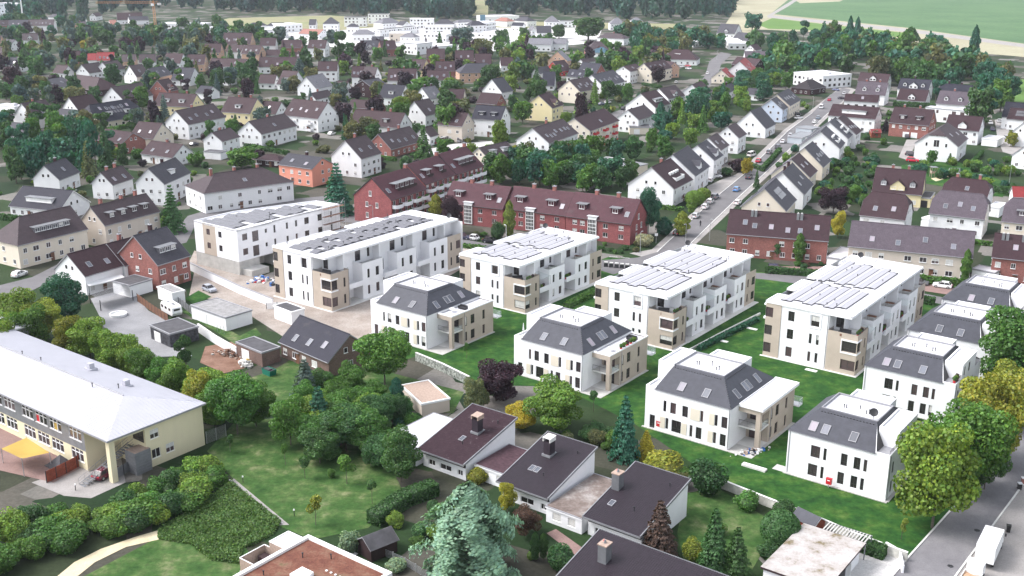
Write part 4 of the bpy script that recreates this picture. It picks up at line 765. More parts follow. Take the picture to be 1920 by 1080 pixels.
ZONES = [   # outline, number, kinds, colours, height range, width/height range, label, group, spacing
([(175, 838), (208, 852), (265, 922), (299, 841), (301, 711), (261, 569), (201, 465), (199, 503), (202, 612), (198, 684), (174, 692), (170, 769)], 130, ['dec', 'dec', 'dec', 'pine'], ['g1', 'g2', 't', 't', 'g2', 'o'], (12, 19), (0.6, 0.9), 'leafy tree of the wooded belt between the town and the fields', 'trees of the wooded belt', 4.2),
([(-434, 943), (-258, 997), (-122, 788), (-72, 454), (-129, 394), (-220, 466)], 230, ['dec', 'dec', 'dec', 'con', 'pine'], ['g1', 'g2', 'g2', 'o', 'p', 'b', 'g2'], (8, 14), (0.55, 0.95), 'garden tree among the gabled houses of the upper left quarter', 'garden trees upper left', 4.2),
([(-122, 788), (-1, 930), (114, 794), (81, 598), (7, 366), (-11, 366), (-66, 417)], 170, ['dec', 'dec', 'dec', 'con'], ['g1', 'g2', 'o', 'g3', 'p', 'g2'], (7, 13), (0.6, 1.0), 'garden tree among the gabled houses of the upper middle quarter', 'garden trees upper middle', 4.2),
([(51, 436), (105, 587), (144, 649), (137, 577), (79, 437), (55, 381), (36, 386)], 46, ['dec', 'dec', 'dec', 'con'], ['g1', 't', 't', 'g2', 'g3'], (6, 12), (0.6, 1.0), 'garden tree behind the stepped white row houses', 'garden trees behind the stepped row', 4.2),
([(-9, 353), (8, 396), (37, 396), (41, 354), (32, 332), (7, 348)], 34, ['dec', 'dec', 'dec'], ['t', 'g1', 'g2', 't'], (7, 12), (0.6, 0.95), 'leafy tree in the gardens behind the red brick row', 'trees behind the brick row', 4.2),
([(-213, 452), (-174, 437), (-133, 374), (-156, 388), (-158, 351), (-168, 351)], 24, ['dec', 'dec', 'pine'], ['t', 't', 'g2', 'g1'], (8, 15), (0.5, 0.8), 'dark teal tree of the thicket at the left edge', 'thicket at the left edge', 4.2),
([(118, 610), (179, 777), (192, 741), (176, 649), (145, 588), (124, 556)], 30, ['dec', 'dec'], ['g1', 'g2', 't', 'g3'], (7, 12), (0.6, 1.0), 'leafy tree above the light blue gabled house', 'trees above the light blue house', 4.2),
([(-609, 1333), (-362, 993), (-264, 1022), (-183, 952), (-128, 829), (-262, 825), (-411, 891)], 75, ['dec', 'dec', 'pine'], ['g2', 'g2', 't', 'b'], (11, 17), (0.6, 0.9), 'dark tree around the far houses at the top left', 'far trees at the top left', 4.2),
([(-36, 168), (-30, 175), (-23, 174), (-14, 157), (-13, 147), (-21, 148), (-30, 153)], 18, ['dec', 'dec'], ['g1', 'g2', 'g3'], (4, 8), (0.7, 1.1), 'leafy tree of the thicket above the school lawn', 'thicket above the school lawn', 4.2),
([(92, 1022), (183, 909), (116, 706), (89, 774)], 45, ['dec', 'dec'], ['t', 'g2', 't', 'o'], (10, 16), (0.6, 0.9), 'tree of the copse near the far meadow', 'copse near the far meadow', 4.2),
([(-69.2, 131.0), (-61.9, 132.4), (-53.8, 135.4), (-50.9, 141.7), (-45.1, 149.0), (-41.5, 144.2), (-45.2, 134.0), (-53.5, 127.3), (-63.8, 118.8)], 44, ['bush'], ['g1', 'g2', 'g3', 'g1'], (2.2, 4.2), (1.1, 1.7), 'green shrub of the planted belt in front of the school', 'shrub belt in front of the school', 1.6),
([(2.2, 156.1), (13.9, 161.1), (26.0, 144.6), (25.4, 140.5), (18.8, 150.6), (13.7, 148.0), (12.7, 156.2)], 14, ['bush'], ['g1', 'g2', 'g3', 'o'], (1.3, 2.8), (1.1, 1.6), 'garden bush behind the monopitch houses', 'bushes behind the monopitch houses', 1.6),
([(-16.5, 130.5), (-11.9, 136.4), (2.2, 129.2), (6.1, 119.5), (-13.2, 119.0)], 12, ['bush'], ['g1', 'g2', 'g3'], (1.0, 2.2), (1.1, 1.6), 'small bush in the garden around the cedar', 'bushes around the cedar', 1.6),
([(-24.1, 175.1), (-5.3, 168.4), (-8.3, 155.1), (-16.6, 155.1), (-23.5, 162.9)], 12, ['bush'], ['g1', 'g2', 't'], (1.5, 3.2), (1.1, 1.5), 'bush beside the pale flat roof of the lichen spotted house', 'bushes by the lichen spotted house', 1.6),
([(94.3, 330.7), (135.0, 450.6), (138.3, 425.4), (126.1, 368.0), (104.8, 316.5)], 60, ['bush'], ['g1', 'g2', 't', 'g3', 'g2'], (1.6, 4.0), (0.9, 1.4), 'garden bush among the right hand gardens', 'bushes in the right hand gardens', 1.6),
([(136.7, 377.5), (155.4, 392.5), (187.0, 398.1), (163.5, 343.0), (152.2, 351.0)], 34, ['bush'], ['g1', 'g2', 't', 'g3'], (1.5, 4.0), (1, 1.4), 'bush around the playground at the right', 'bushes around the playground', 1.6),
([(-370.4, 801.2), (-113.5, 733.3), (-58.3, 365.6), (-127.1, 364.7), (-213.4, 451.8)], 260, ['bush'], ['g1', 'g2', 'g3', 'o', 'p'], (1.8, 4.4), (1.1, 1.7), 'garden bush among the houses of the left quarter', 'garden bushes left quarter', 1.6),
([(-113.5, 733.3), (89.1, 774.4), (73.0, 535.9), (7.2, 366.5), (-58.3, 365.6)], 260, ['bush'], ['g1', 'g2', 'g3', 'o', 'p', 'yg'], (1.8, 4.4), (1.1, 1.7), 'garden bush among the houses of the middle quarter', 'garden bushes middle quarter', 1.6),
([(34.5, 266.1), (34.1, 287.5), (21.2, 279.0), (-16.2, 291.7), (-41.3, 303.7), (-39.2, 298.7), (-4.3, 281.5), (29.8, 266.1)], 18, ['bush'], ['g1', 'g2', 'o'], (1.0, 1.9), (1.2, 1.8), 'low shrub in the front beds of the red brick row', 'front bed shrubs of the brick row', 1.6),
([(-95.6, 314.3), (-69.6, 314.6), (-68.1, 340.2), (-92.4, 356.4), (-105.3, 339.8)], 10, ['bush'], ['g1', 'g2', 'p'], (1.2, 2.4), (1.1, 1.5), 'shrub in the gardens behind the unfinished block', 'shrubs behind the unfinished block', 1.6),
([(81.3, 266.6), (106.6, 248.1), (103.3, 239.6), (62.9, 256.8)], 12, ['bush'], ['g1', 'g2', 'r'], (0.8, 1.5), (1.2, 1.8), 'small front garden shrub before the terraces', 'front garden shrubs of the terraces', 1.6),
([(136.8, 587.8), (157.0, 537.5), (184.7, 511.4), (161.6, 444.4), (124.3, 368.0), (109.6, 367.8), (87.6, 367.5), (117.7, 443.7)], 26, ['bush'], ['g1', 'g2', 't', 'g3'], (1.5, 4.0), (1, 1.4), 'garden bush between the street houses and the lilac roofs', 'bushes right of the street', 1.6),
([(39.6, 585.8), (78.1, 575.8), (96.6, 536.3), (48.9, 396.2), (30.3, 442.4)], 30, ['bush'], ['g1', 'g2', 't', 'g3'], (1.5, 3.5), (1, 1.5), 'garden bush behind the cream apartment house', 'bushes behind the cream apartment house', 1.6),
([(-123.5, 364.8), (-58.3, 365.6), (-54.5, 340.4), (-88.9, 328.5), (-99.2, 298.0), (-138.8, 285.7), (-168.2, 351.2)], 40, ['bush'], ['g1', 'g2', 'g3', 'o'], (1.2, 3.0), (1.1, 1.5), 'garden bush among the beige and white houses at the left', 'garden bushes at the left', 1.6),
]
GROUND = [
('villa_lawn', 'lawn', 0.030, [(-26.4, 186.2), (-27.5, 203.2), (-3.6, 230.8), (24.3, 265.0), (61.6, 251.3), (90.3, 230.8), (110.2, 217.2), (63.3, 137.6), (50.6, 122.8), (30.6, 143.8), (20.2, 164.3), (8.6, 180.1), (-6.6, 180.7), (-18.3, 195.0)]),
('school_lawn', 'old_lawn', 0.034, [(-47.3, 153.7), (-45.6, 164.5), (-35.6, 167.1), (-19.7, 153.2), (-15.2, 139.5), (-19.3, 130.5), (-26.4, 127.4), (-31.7, 131.1), (-40.7, 144.2)]),
('lower_lawn', 'old_lawn', 0.036, [(-53.9, 117.4), (-46.7, 128.1), (-35.9, 127.6), (-30.2, 117.5)]),
('garden_lawn', 'old_lawn', 0.032, [(25.0, 140.5), (29.9, 142.1), (36.3, 131.5), (29.3, 118.4), (22.0, 118.4), (22.2, 129.3)]),
('garden_lawn', 'old_lawn', 0.032, [(-38.1, 203.1), (-25.8, 188.8), (-8.4, 177.5), (-9.8, 168.4), (-18.0, 169.4), (-29.8, 176.2), (-43.1, 164.9), (-49.6, 180.9), (-43.6, 188.7)]),
('sand_site', 'sand', 0.038, [(-79.5, 255.4), (-81.7, 270.1), (-54.7, 242.4), (-46.4, 286.7), (-11.2, 276.0), (-7.5, 265.7), (-28.9, 214.4), (-27.6, 195.8), (-30.2, 188.8), (-41.8, 200.0), (-64.0, 230.3)]),
('gravel_yard', 'yard_gravel', 0.040, [(-87.3, 220.8), (-82.3, 226.3), (-72.6, 215.7), (-62.8, 196.9), (-63.7, 194.6), (-70.1, 194.0), (-77.2, 202.8), (-84.8, 212.3)]),
('gravel_yard', 'yard_gravel', 0.037, [(-93.6, 230.0), (-88.0, 238.0), (-66.6, 202.9), (-61.1, 194.7), (-67.2, 194.6), (-86.0, 215.6)]),
('earth_patch', 'soil', 0.042, [(-60.0, 199.9), (-55.0, 203.0), (-49.5, 188.7), (-52.8, 186.0), (-58.7, 191.3)]),
('sand_drive', 'sand', 0.036, [(-72.3, 232.1), (-76.9, 253.2), (-70.0, 246.6), (-47.1, 219.4), (-35.3, 212.7), (-41.5, 198.6), (-51.4, 215.9), (-59.6, 226.5), (-67.6, 230.2)]),
('small_lawn', 'lawn', 0.046, [(-72.8, 230.2), (-71.3, 236.1), (-67.1, 231.4), (-69.8, 226.4)]),
('garage_lawn', 'old_lawn', 0.044, [(-70.6, 221.0), (-69.0, 222.8), (-54.7, 206.0), (-52.6, 210.9), (-50.5, 206.7), (-54.6, 201.4), (-57.7, 205.4)]),
('play_court', 'red_paving', 0.044, [(-84.3, 162.6), (-76.9, 159.6), (-64.1, 149.3), (-66.9, 143.2), (-77.4, 147.4)]),
('stair_court', 'paving', 0.042, [(-70.1, 143.2), (-64.3, 149.6), (-60.5, 152.9), (-56.4, 143.3), (-59.7, 138.5), (-63.8, 139.2)]),
('school_court', 'asphalt', 0.040, [(-90.3, 175.8), (-80.9, 164.7), (-65.1, 152.9), (-64.0, 148.9), (-75.7, 156.6), (-82.9, 159.5)]),
('garden_path', 'path_sand', 0.050, [(-56.6, 118.0), (-55.6, 121.7), (-53.4, 124.9), (-50.1, 127.8), (-47.4, 129.7), (-46.6, 127.3), (-50.3, 125.4), (-53.0, 121.7), (-54.1, 118.0)]),
('edge_path', 'paving', 0.050, [(-41.2, 143.9), (-40.9, 144.6), (-30.1, 131.2), (-31.7, 131.1)]),
('red_path', 'red_paving', 0.048, [(4.7, 129.2), (6.0, 130.3), (9.5, 125.2), (8.3, 123.6)]),
('garage_yard', 'pale_paving', 0.050, [(40.9, 118.4), (45.1, 124.7), (48.4, 124.1), (50.7, 122.8), (44.3, 115.5), (39.1, 115.5)]),
('avenue', 'old_asphalt', 0.045, [(41.6, 111.1), (50.6, 122.8), (62.3, 136.9), (73.8, 151.5), (88.3, 170.1), (115.0, 204.2), (123.5, 204.3), (91.0, 163.7), (74.4, 142.9), (55.6, 119.1), (49.2, 111.1)]),
('avenue_pavement', 'paving', 0.042, [(49.3, 111.1), (55.7, 119.1), (74.6, 142.9), (91.9, 163.7), (94.6, 153.8), (59.3, 111.2)]),
('street', 'asphalt', 0.045, [(20.7, 254.1), (37.2, 269.7), (63.2, 332.6), (79.9, 370.2), (117.8, 464.0), (141.6, 515.7), (168.3, 581.9), (183.7, 611.7), (186.1, 604.7), (167.9, 556.9), (149.2, 515.9), (116.1, 439.9), (95.7, 390.7), (71.9, 336.5), (57.6, 302.8), (46.1, 275.5), (41.9, 266.2), (24.2, 249.6)]),
('pavement', 'paving', 0.042, [(30.0, 268.6), (36.2, 272.3), (62.3, 335.6), (79.2, 374.8), (116.7, 466.8), (140.8, 519.2), (187.3, 623.9), (189.1, 604.8), (150.5, 514.2), (116.5, 436.1), (96.1, 386.7), (72.3, 332.7), (58.1, 299.7), (45.7, 271.3), (38.3, 258.9)]),
('cross_street', 'asphalt', 0.043, [(-119.6, 237.7), (-113.4, 246.2), (-110.5, 264.7), (-92.9, 292.0), (-94.1, 307.6), (-87.1, 321.3), (-53.9, 336.5), (-52.4, 326.7), (-47.0, 311.4), (-41.5, 305.0), (-15.9, 284.2), (-2.8, 275.0), (22.7, 262.1), (37.9, 266.2), (59.1, 251.3), (76.1, 247.9), (92.3, 236.3), (109.6, 220.7), (108.0, 217.2), (90.3, 230.8), (60.3, 245.6), (36.3, 254.2), (22.1, 255.5), (-4.2, 270.8), (-15.5, 277.0), (-45.4, 299.9), (-84.5, 311.0), (-89.6, 301.3), (-86.0, 277.9), (-105.5, 255.2), (-109.0, 235.8), (-116.0, 229.8)]),
('front_paving', 'red_paving', 0.046, [(62.9, 256.8), (78.6, 256.9), (103.4, 238.4), (100.8, 233.2), (76.1, 247.9), (62.3, 251.3)]),
('parking_yard', 'pale_paving', 0.044, [(-36.7, 411.3), (-23.4, 429.0), (-2.3, 439.3), (-12.4, 415.0), (-26.1, 403.7)]),
('row_drive', 'paving', 0.048, [(63.6, 349.9), (69.8, 360.2), (78.3, 371.1), (66.2, 340.3), (62.6, 334.1)]),
('bend_street', 'asphalt', 0.044, [(98.5, 598.3), (117.0, 670.2), (134.6, 757.2), (154.8, 824.3), (159.6, 807.7), (139.4, 739.7), (123.0, 661.9), (104.9, 598.4)]),
('side_street', 'asphalt', 0.044, [(30.2, 477.0), (52.4, 526.4), (76.7, 586.6), (100.3, 610.0), (104.3, 598.4), (75.5, 555.1), (55.1, 514.2), (34.4, 469.7)]),
('lane', 'paving', 0.044, [(219.3, 495.6), (225.0, 500.5), (210.4, 458.5), (206.5, 432.5), (191.0, 398.2), (188.2, 414.5), (199.1, 445.0)]),
('drive', 'paving', 0.046, [(144.3, 402.9), (160.7, 441.8), (165.6, 441.9), (145.5, 397.6)]),
('playground_lawn', 'lawn', 0.034, [(140.0, 387.3), (163.3, 397.8), (164.6, 355.4), (154.1, 335.1), (137.9, 355.0), (132.0, 363.6)]),
('playground_sand', 'path_sand', 0.050, [(147.8, 368.3), (152.7, 373.0), (154.4, 370.2), (151.0, 363.9)]),
('playground_sand', 'path_sand', 0.050, [(142.0, 363.8), (145.7, 366.5), (146.2, 362.9), (142.1, 359.4)]),
('new_quarter_ground', 'pale_paving', 0.030, [(-251.6, 1009.7), (-171.4, 1118.5), (21.5, 1166.5), (87.8, 1090.4), (68.9, 905.7), (-0.5, 832.8), (-78.3, 809.4), (-131.3, 851.3), (-212.8, 923.1)]),
('far_meadow', 'meadow', 0.050, [(-305.1, 1113.4), (-305.2, 1205.7), (-204.2, 1257.2), (-131.7, 1194.9), (-86.3, 1121.8), (-0.7, 1165.7), (172.0, 1131.7), (161.0, 1057.5), (-0.7, 1072.7), (-115.9, 1097.7), (-174.8, 1012.3), (-240.2, 1023.0)]),
('field_gap', 'meadow', 0.050, [(-45.6, 1254.2), (-27.7, 1254.9), (-38.2, 1774.0), (-59.9, 1772.7)]),
('crop_field', 'crop_field', 0.050, [(301.2, 1309.5), (461.2, 1843.9), (1011.3, 1877.6), (469.9, 859.7), (416.5, 906.2), (383.2, 1086.7)]),
('straw_strip', 'straw_field', 0.045, [(190.4, 1025.0), (251.4, 1286.8), (364.0, 1837.9), (461.2, 1843.9), (301.2, 1309.5), (383.2, 1086.7), (416.5, 906.2), (469.9, 859.7), (400.6, 729.3), (361.7, 801.1), (333.6, 837.9), (323.5, 913.6), (290.7, 1015.6), (232.2, 1060.0), (187.7, 935.8)]),
('field_road', 'paving', 0.055, [(287.7, 1268.4), (363.0, 1503.9), (459.8, 1803.8), (466.7, 1804.3), (362.2, 1477.0), (296.1, 1278.7), (336.4, 1179.0), (378.2, 1072.2), (414.2, 901.1), (460.3, 841.5), (444.3, 811.5), (401.0, 871.6), (364.0, 1031.0), (324.8, 1137.5), (282.4, 1239.4)]),
('green_verge', 'bright_field', 0.048, [(246.5, 1126.7), (285.1, 1230.1), (320.4, 1121.7), (359.5, 1018.0), (337.8, 968.7), (298.1, 1041.9), (244.0, 1067.4)]),
('bright_field', 'bright_field', 0.052, [(245.8, 558.4), (289.2, 657.4), (344.3, 653.2), (273.0, 512.9), (251.1, 548.7)]),
('straw_patch', 'straw_field', 0.053, [(428.5, 1745.2), (517.5, 1827.1), (521.0, 1750.6), (468.9, 1612.0), (399.2, 1562.7)]),
('far_field', 'crop_field', 0.047, [(663.1, 1898.3), (1223.8, 1933.4), (1814.7, 2878.4), (704.6, 2777.2)]),
]
WOODS = [
('wood', [(-593, 1080), (-455, 1056), (-434, 1238), (-415, 1320), (-341, 1324), (-464, 1828), (-979, 1795)], 170, (20, 26), 'dark far wood at the top left behind the terraces', 5),
('wood', [(-328, 1303), (-209, 1287), (-129, 1222), (-46, 1181), (-54, 1510), (-458, 1828)], 260, (22, 28), 'dark blue green wood behind the far white quarter', 6),
('wood', [(-27, 1245), (81, 1231), (181, 1173), (249, 1267), (385, 1924), (-42, 1897)], 300, (22, 28), 'dark wood right of the field gap at the top', 7),
]
HEDGES = [
([(61.0, 251.3), (66.4, 250.0), (76.0, 247.4)], 1.3, 1.6, 'g2', 'long dark hedge between the street and the right hand flats'),
([(89.4, 228.9), (92.7, 227.0)], 1.3, 1.7, 'g2', 'short dark hedge right of the flats beside white parked car'),
([(-13.0, 273.9), (-5.5, 270.8)], 1.2, 1.0, 'g1', 'low trimmed hedge along the street beside the parked small cars'),
([(11.8, 224.2), (19.1, 234.9)], 1.6, 1.2, 'g1', 'thick green hedge between middle flats and their neighbour'),
([(61.9, 381.3), (69.2, 371.9)], 1.6, 1.8, 'g2', 'tall clipped hedge in the garden behind the stepped white row'),
([(87.8, 376.8), (102.3, 413.3)], 1.2, 1.7, 'g2', 'long street hedge sloping beside parked cars'),
([(84.7, 384.5), (87.8, 374.9)], 1.2, 1.6, 'g2', 'short hedge meeting the street hedge'),
([(188.0, 539.9), (203.8, 532.8), (217.8, 524.1)], 1.6, 2.4, 'g2', 'dark clipped hedge behind the white hall'),
([(-104.6, 421.8), (-88.9, 408.3), (-83.6, 404.0)], 1.2, 1.5, 'g2', 'dark hedge in front of the white row with grey strip'),
([(73.5, 621.5), (82.2, 607.2)], 1.4, 1.5, 'g2', 'low hedge in front of the cream terrace'),
([(-18.7, 131.2), (-14.9, 137.1), (-11.0, 140.3)], 2.4, 2.0, 'g2', 'high dark hedge behind the garden shed'),
([(-54.0, 127.8), (-50.1, 132.1), (-47.2, 137.0), (-42.0, 143.4)], 2.0, 1.6, 'g1', 'trimmed hedge along the curved sand path'),
([(45.2, 125.4), (47.9, 123.1)], 1.6, 1.7, 'g2', 'dark hedge block beside the pale roofed garage'),
([(146.3, 460.2), (161.6, 474.7)], 1.0, 1.2, 'g1', 'small hedge beside the red garden hut'),
([(148.0, 349.3), (160.7, 336.8)], 1.8, 2.2, 'g2', 'dark hedge beyond the playground path'),
([(36.3, 198.3), (51.5, 216.0)], 0.9, 1.0, 't', 'planted strip beside the pale path between the flats'),
]
CARS = [
(45.0, 287.6, 1.15, 'hatch', (0.03, 0.025, 0.03), 'dark car parked under the yellowing street tree'),
(53.1, 307.3, 1.16, 'hatch', (0.55, 0.56, 0.58), 'silver car beside the cyclist on the street'),
(57.8, 318.8, 1.15, 'hatch', (0.75, 0.75, 0.76), 'white car, first of the parked pair below the rounded bushes'),
(60.5, 325.9, 1.15, 'hatch', (0.7, 0.7, 0.72), 'second white car behind the first near the rounded bushes'),
(63.2, 332.6, 1.16, 'suv', (0.2, 0.2, 0.22), 'grey car at the top of the parked line near the rounded bushes'),
(72.1, 343.5, 1.15, 'hatch', (0.12, 0.3, 0.6), 'blue car with white roof driving down the street'),
(80.1, 363.0, 1.15, 'suv', (0.03, 0.03, 0.05), 'dark car parked beside the narrow conifer'),
(69.2, 364.6, 0.01, 'hatch', (0.75, 0.75, 0.75), 'white car on the drive of the stepped white row'),
(66.0, 357.5, 1.24, 'hatch', (0.75, 0.75, 0.76), 'white car close to the row house wall'),
(68.7, 324.5, 1.13, 'hatch', (0.75, 0.75, 0.75), 'white car parked right beside the cream solar house'),
(89.7, 392.6, 1.16, 'hatch', (0.5, 0.02, 0.05), 'red car driving on the street'),
(97.5, 409.9, 1.16, 'suv', (0.22, 0.23, 0.25), 'dark grey car parked first in the left line'),
(103.4, 421.4, 1.17, 'suv', (0.1, 0.1, 0.12), 'black car parked second in the left line'),
(108.3, 433.5, 1.18, 'hatch', (0.62, 0.62, 0.64), 'silver car parked third in the left line'),
(115.1, 448.9, 1.17, 'hatch', (0.55, 0.56, 0.58), 'silver car parked beyond the street hedge'),
(89.6, 404.2, 0.92, 'van', (0.72, 0.7, 0.68), 'white van standing in the front garden drive'),
(130.5, 497.2, 0.44, 'hatch', (0.75, 0.75, 0.75), 'white car on the drive by the round dark tree'),
(132.8, 508.8, 0.44, 'hatch', (0.03, 0.03, 0.03), 'black car on the drive behind the white one'),
(134.5, 484.8, 1.16, 'hatch', (0.75, 0.75, 0.75), 'white car beside the grey flat garages'),
(139.5, 497.4, 1.16, 'hatch', (0.25, 0.3, 0.36), 'blue grey car beside the grey flat garages'),
(150.3, 531.8, 1.18, 'van', (0.75, 0.75, 0.76), 'white van parked at the far left kerb'),
(161.6, 558.8, 1.19, 'hatch', (0.45, 0.02, 0.06), 'red car farther up the street'),
(169.7, 565.0, 0.02, 'hatch', (0.03, 0.02, 0.04), 'black car parked before the upper maroon house'),
(176.6, 584.2, 1.17, 'hatch', (0.55, 0.55, 0.57), 'silver car near the end of the street'),
(176.5, 599.9, -0.97, 'hatch', (0.08, 0.1, 0.2), 'dark blue car at the end of the street'),
(162.1, 445.7, -1.88, 'hatch', (0.04, 0.04, 0.05), 'dark car in front of the white garage doors'),
(150.1, 406.2, -0.41, 'suv', (0.04, 0.04, 0.05), 'dark car under the carport of the large gabled house'),
(146.5, 394.5, -0.37, 'suv', (0.6, 0.02, 0.05), 'bright red car beside the large gabled house'),
(212.1, 483.0, -1.85, 'hatch', (0.7, 0.7, 0.7), 'white car parked at the right lane'),
(205.6, 465.4, -1.85, 'hatch', (0.05, 0.05, 0.08), 'dark car below the white car at the right lane'),
(218.6, 489.3, 1.26, 'hatch', (0.6, 0.6, 0.62), 'pale car across the right lane'),
(215.1, 475.6, 1.26, 'hatch', (0.02, 0.02, 0.02), 'black car across the right lane'),
(202.6, 445.1, 1.27, 'hatch', (0.5, 0.5, 0.5), 'silver car at the bend of the right lane'),
(-13.3, 282.5, -0.28, 'suv', (0.05, 0.05, 0.09), 'dark blue car at the left end of the street parking'),
(-10.0, 281.4, -0.36, 'smart', (0.7, 0.7, 0.7), 'tiny white and black city car on the street'),
(-5.8, 278.7, -0.23, 'hatch', (0.015, 0.015, 0.02), 'black saloon on the street before the brick row'),
(64.0, 253.1, -0.23, 'suv', (0.04, 0.045, 0.08), 'dark blue estate car before the brick terrace'),
(71.5, 249.6, -0.23, 'hatch', (0.02, 0.02, 0.03), 'black car half hidden behind the right hand flats'),
(94.7, 242.5, -0.48, 'suv', (0.12, 0.12, 0.13), 'dark grey car before the tan terrace'),
(99.3, 240.0, 2.66, 'hatch', (0.78, 0.78, 0.78), 'white car before the tan terrace'),
(-68.7, 235.7, -0.79, 'hatch', (0.35, 0.37, 0.42), 'silver blue car on the sandy drive'),
(-116.7, 247.0, 1.29, 'hatch', (0.72, 0.72, 0.72), 'white car before the cream corner house'),
(-30.4, 428.9, 0.81, 'hatch', (0.25, 0.02, 0.04), 'dark red car on the parking yard'),
(-27.3, 433.9, 0.77, 'van', (0.45, 0.46, 0.48), 'grey van on the parking yard'),
(-20.2, 432.8, 0.80, 'hatch', (0.2, 0.2, 0.21), 'dark grey car before the beige brown house'),
(-124.7, 423.9, 1.18, 'hatch', (0.03, 0.03, 0.04), 'dark car in the yard of the long white house'),
(-74.9, 449.9, 1.20, 'hatch', (0.7, 0.7, 0.7), 'white car by the balcony house'),
(119.8, 678.9, 1.37, 'hatch', (0.75, 0.75, 0.75), 'white car on the bend street'),
(112.5, 706.0, -0.70, 'hatch', (0.55, 0.55, 0.56), 'silver car left of the bend street'),
(114.6, 722.2, -0.71, 'hatch', (0.4, 0.02, 0.04), 'red car left of the bend street'),
(109.6, 718.8, -0.76, 'hatch', (0.6, 0.6, 0.6), 'pale car farthest left of the bend street'),
(94.0, 632.0, 1.30, 'hatch', (0.5, 0.5, 0.5), 'silver car below the hedge of the cream terrace'),
(44.1, 541.0, 0.84, 'hatch', (0.05, 0.07, 0.12), 'dark car on the side street'),
(47.5, 546.8, 0.84, 'hatch', (0.6, 0.6, 0.62), 'silver car on the side street'),
(53.3, 524.6, 1.18, 'suv', (0.02, 0.02, 0.03), 'black car at the corner of the wide gabled house'),
(-223.0, 475.8, -0.59, 'hatch', (0.6, 0.6, 0.62), 'silver car at the left edge'),
(-215.9, 461.4, -0.58, 'hatch', (0.5, 0.02, 0.04), 'red car at the left edge'),
(-60.0, 145.3, 1.14, 'hatch', (0.12, 0.02, 0.04), 'dark red car parked under the school stair'),
]
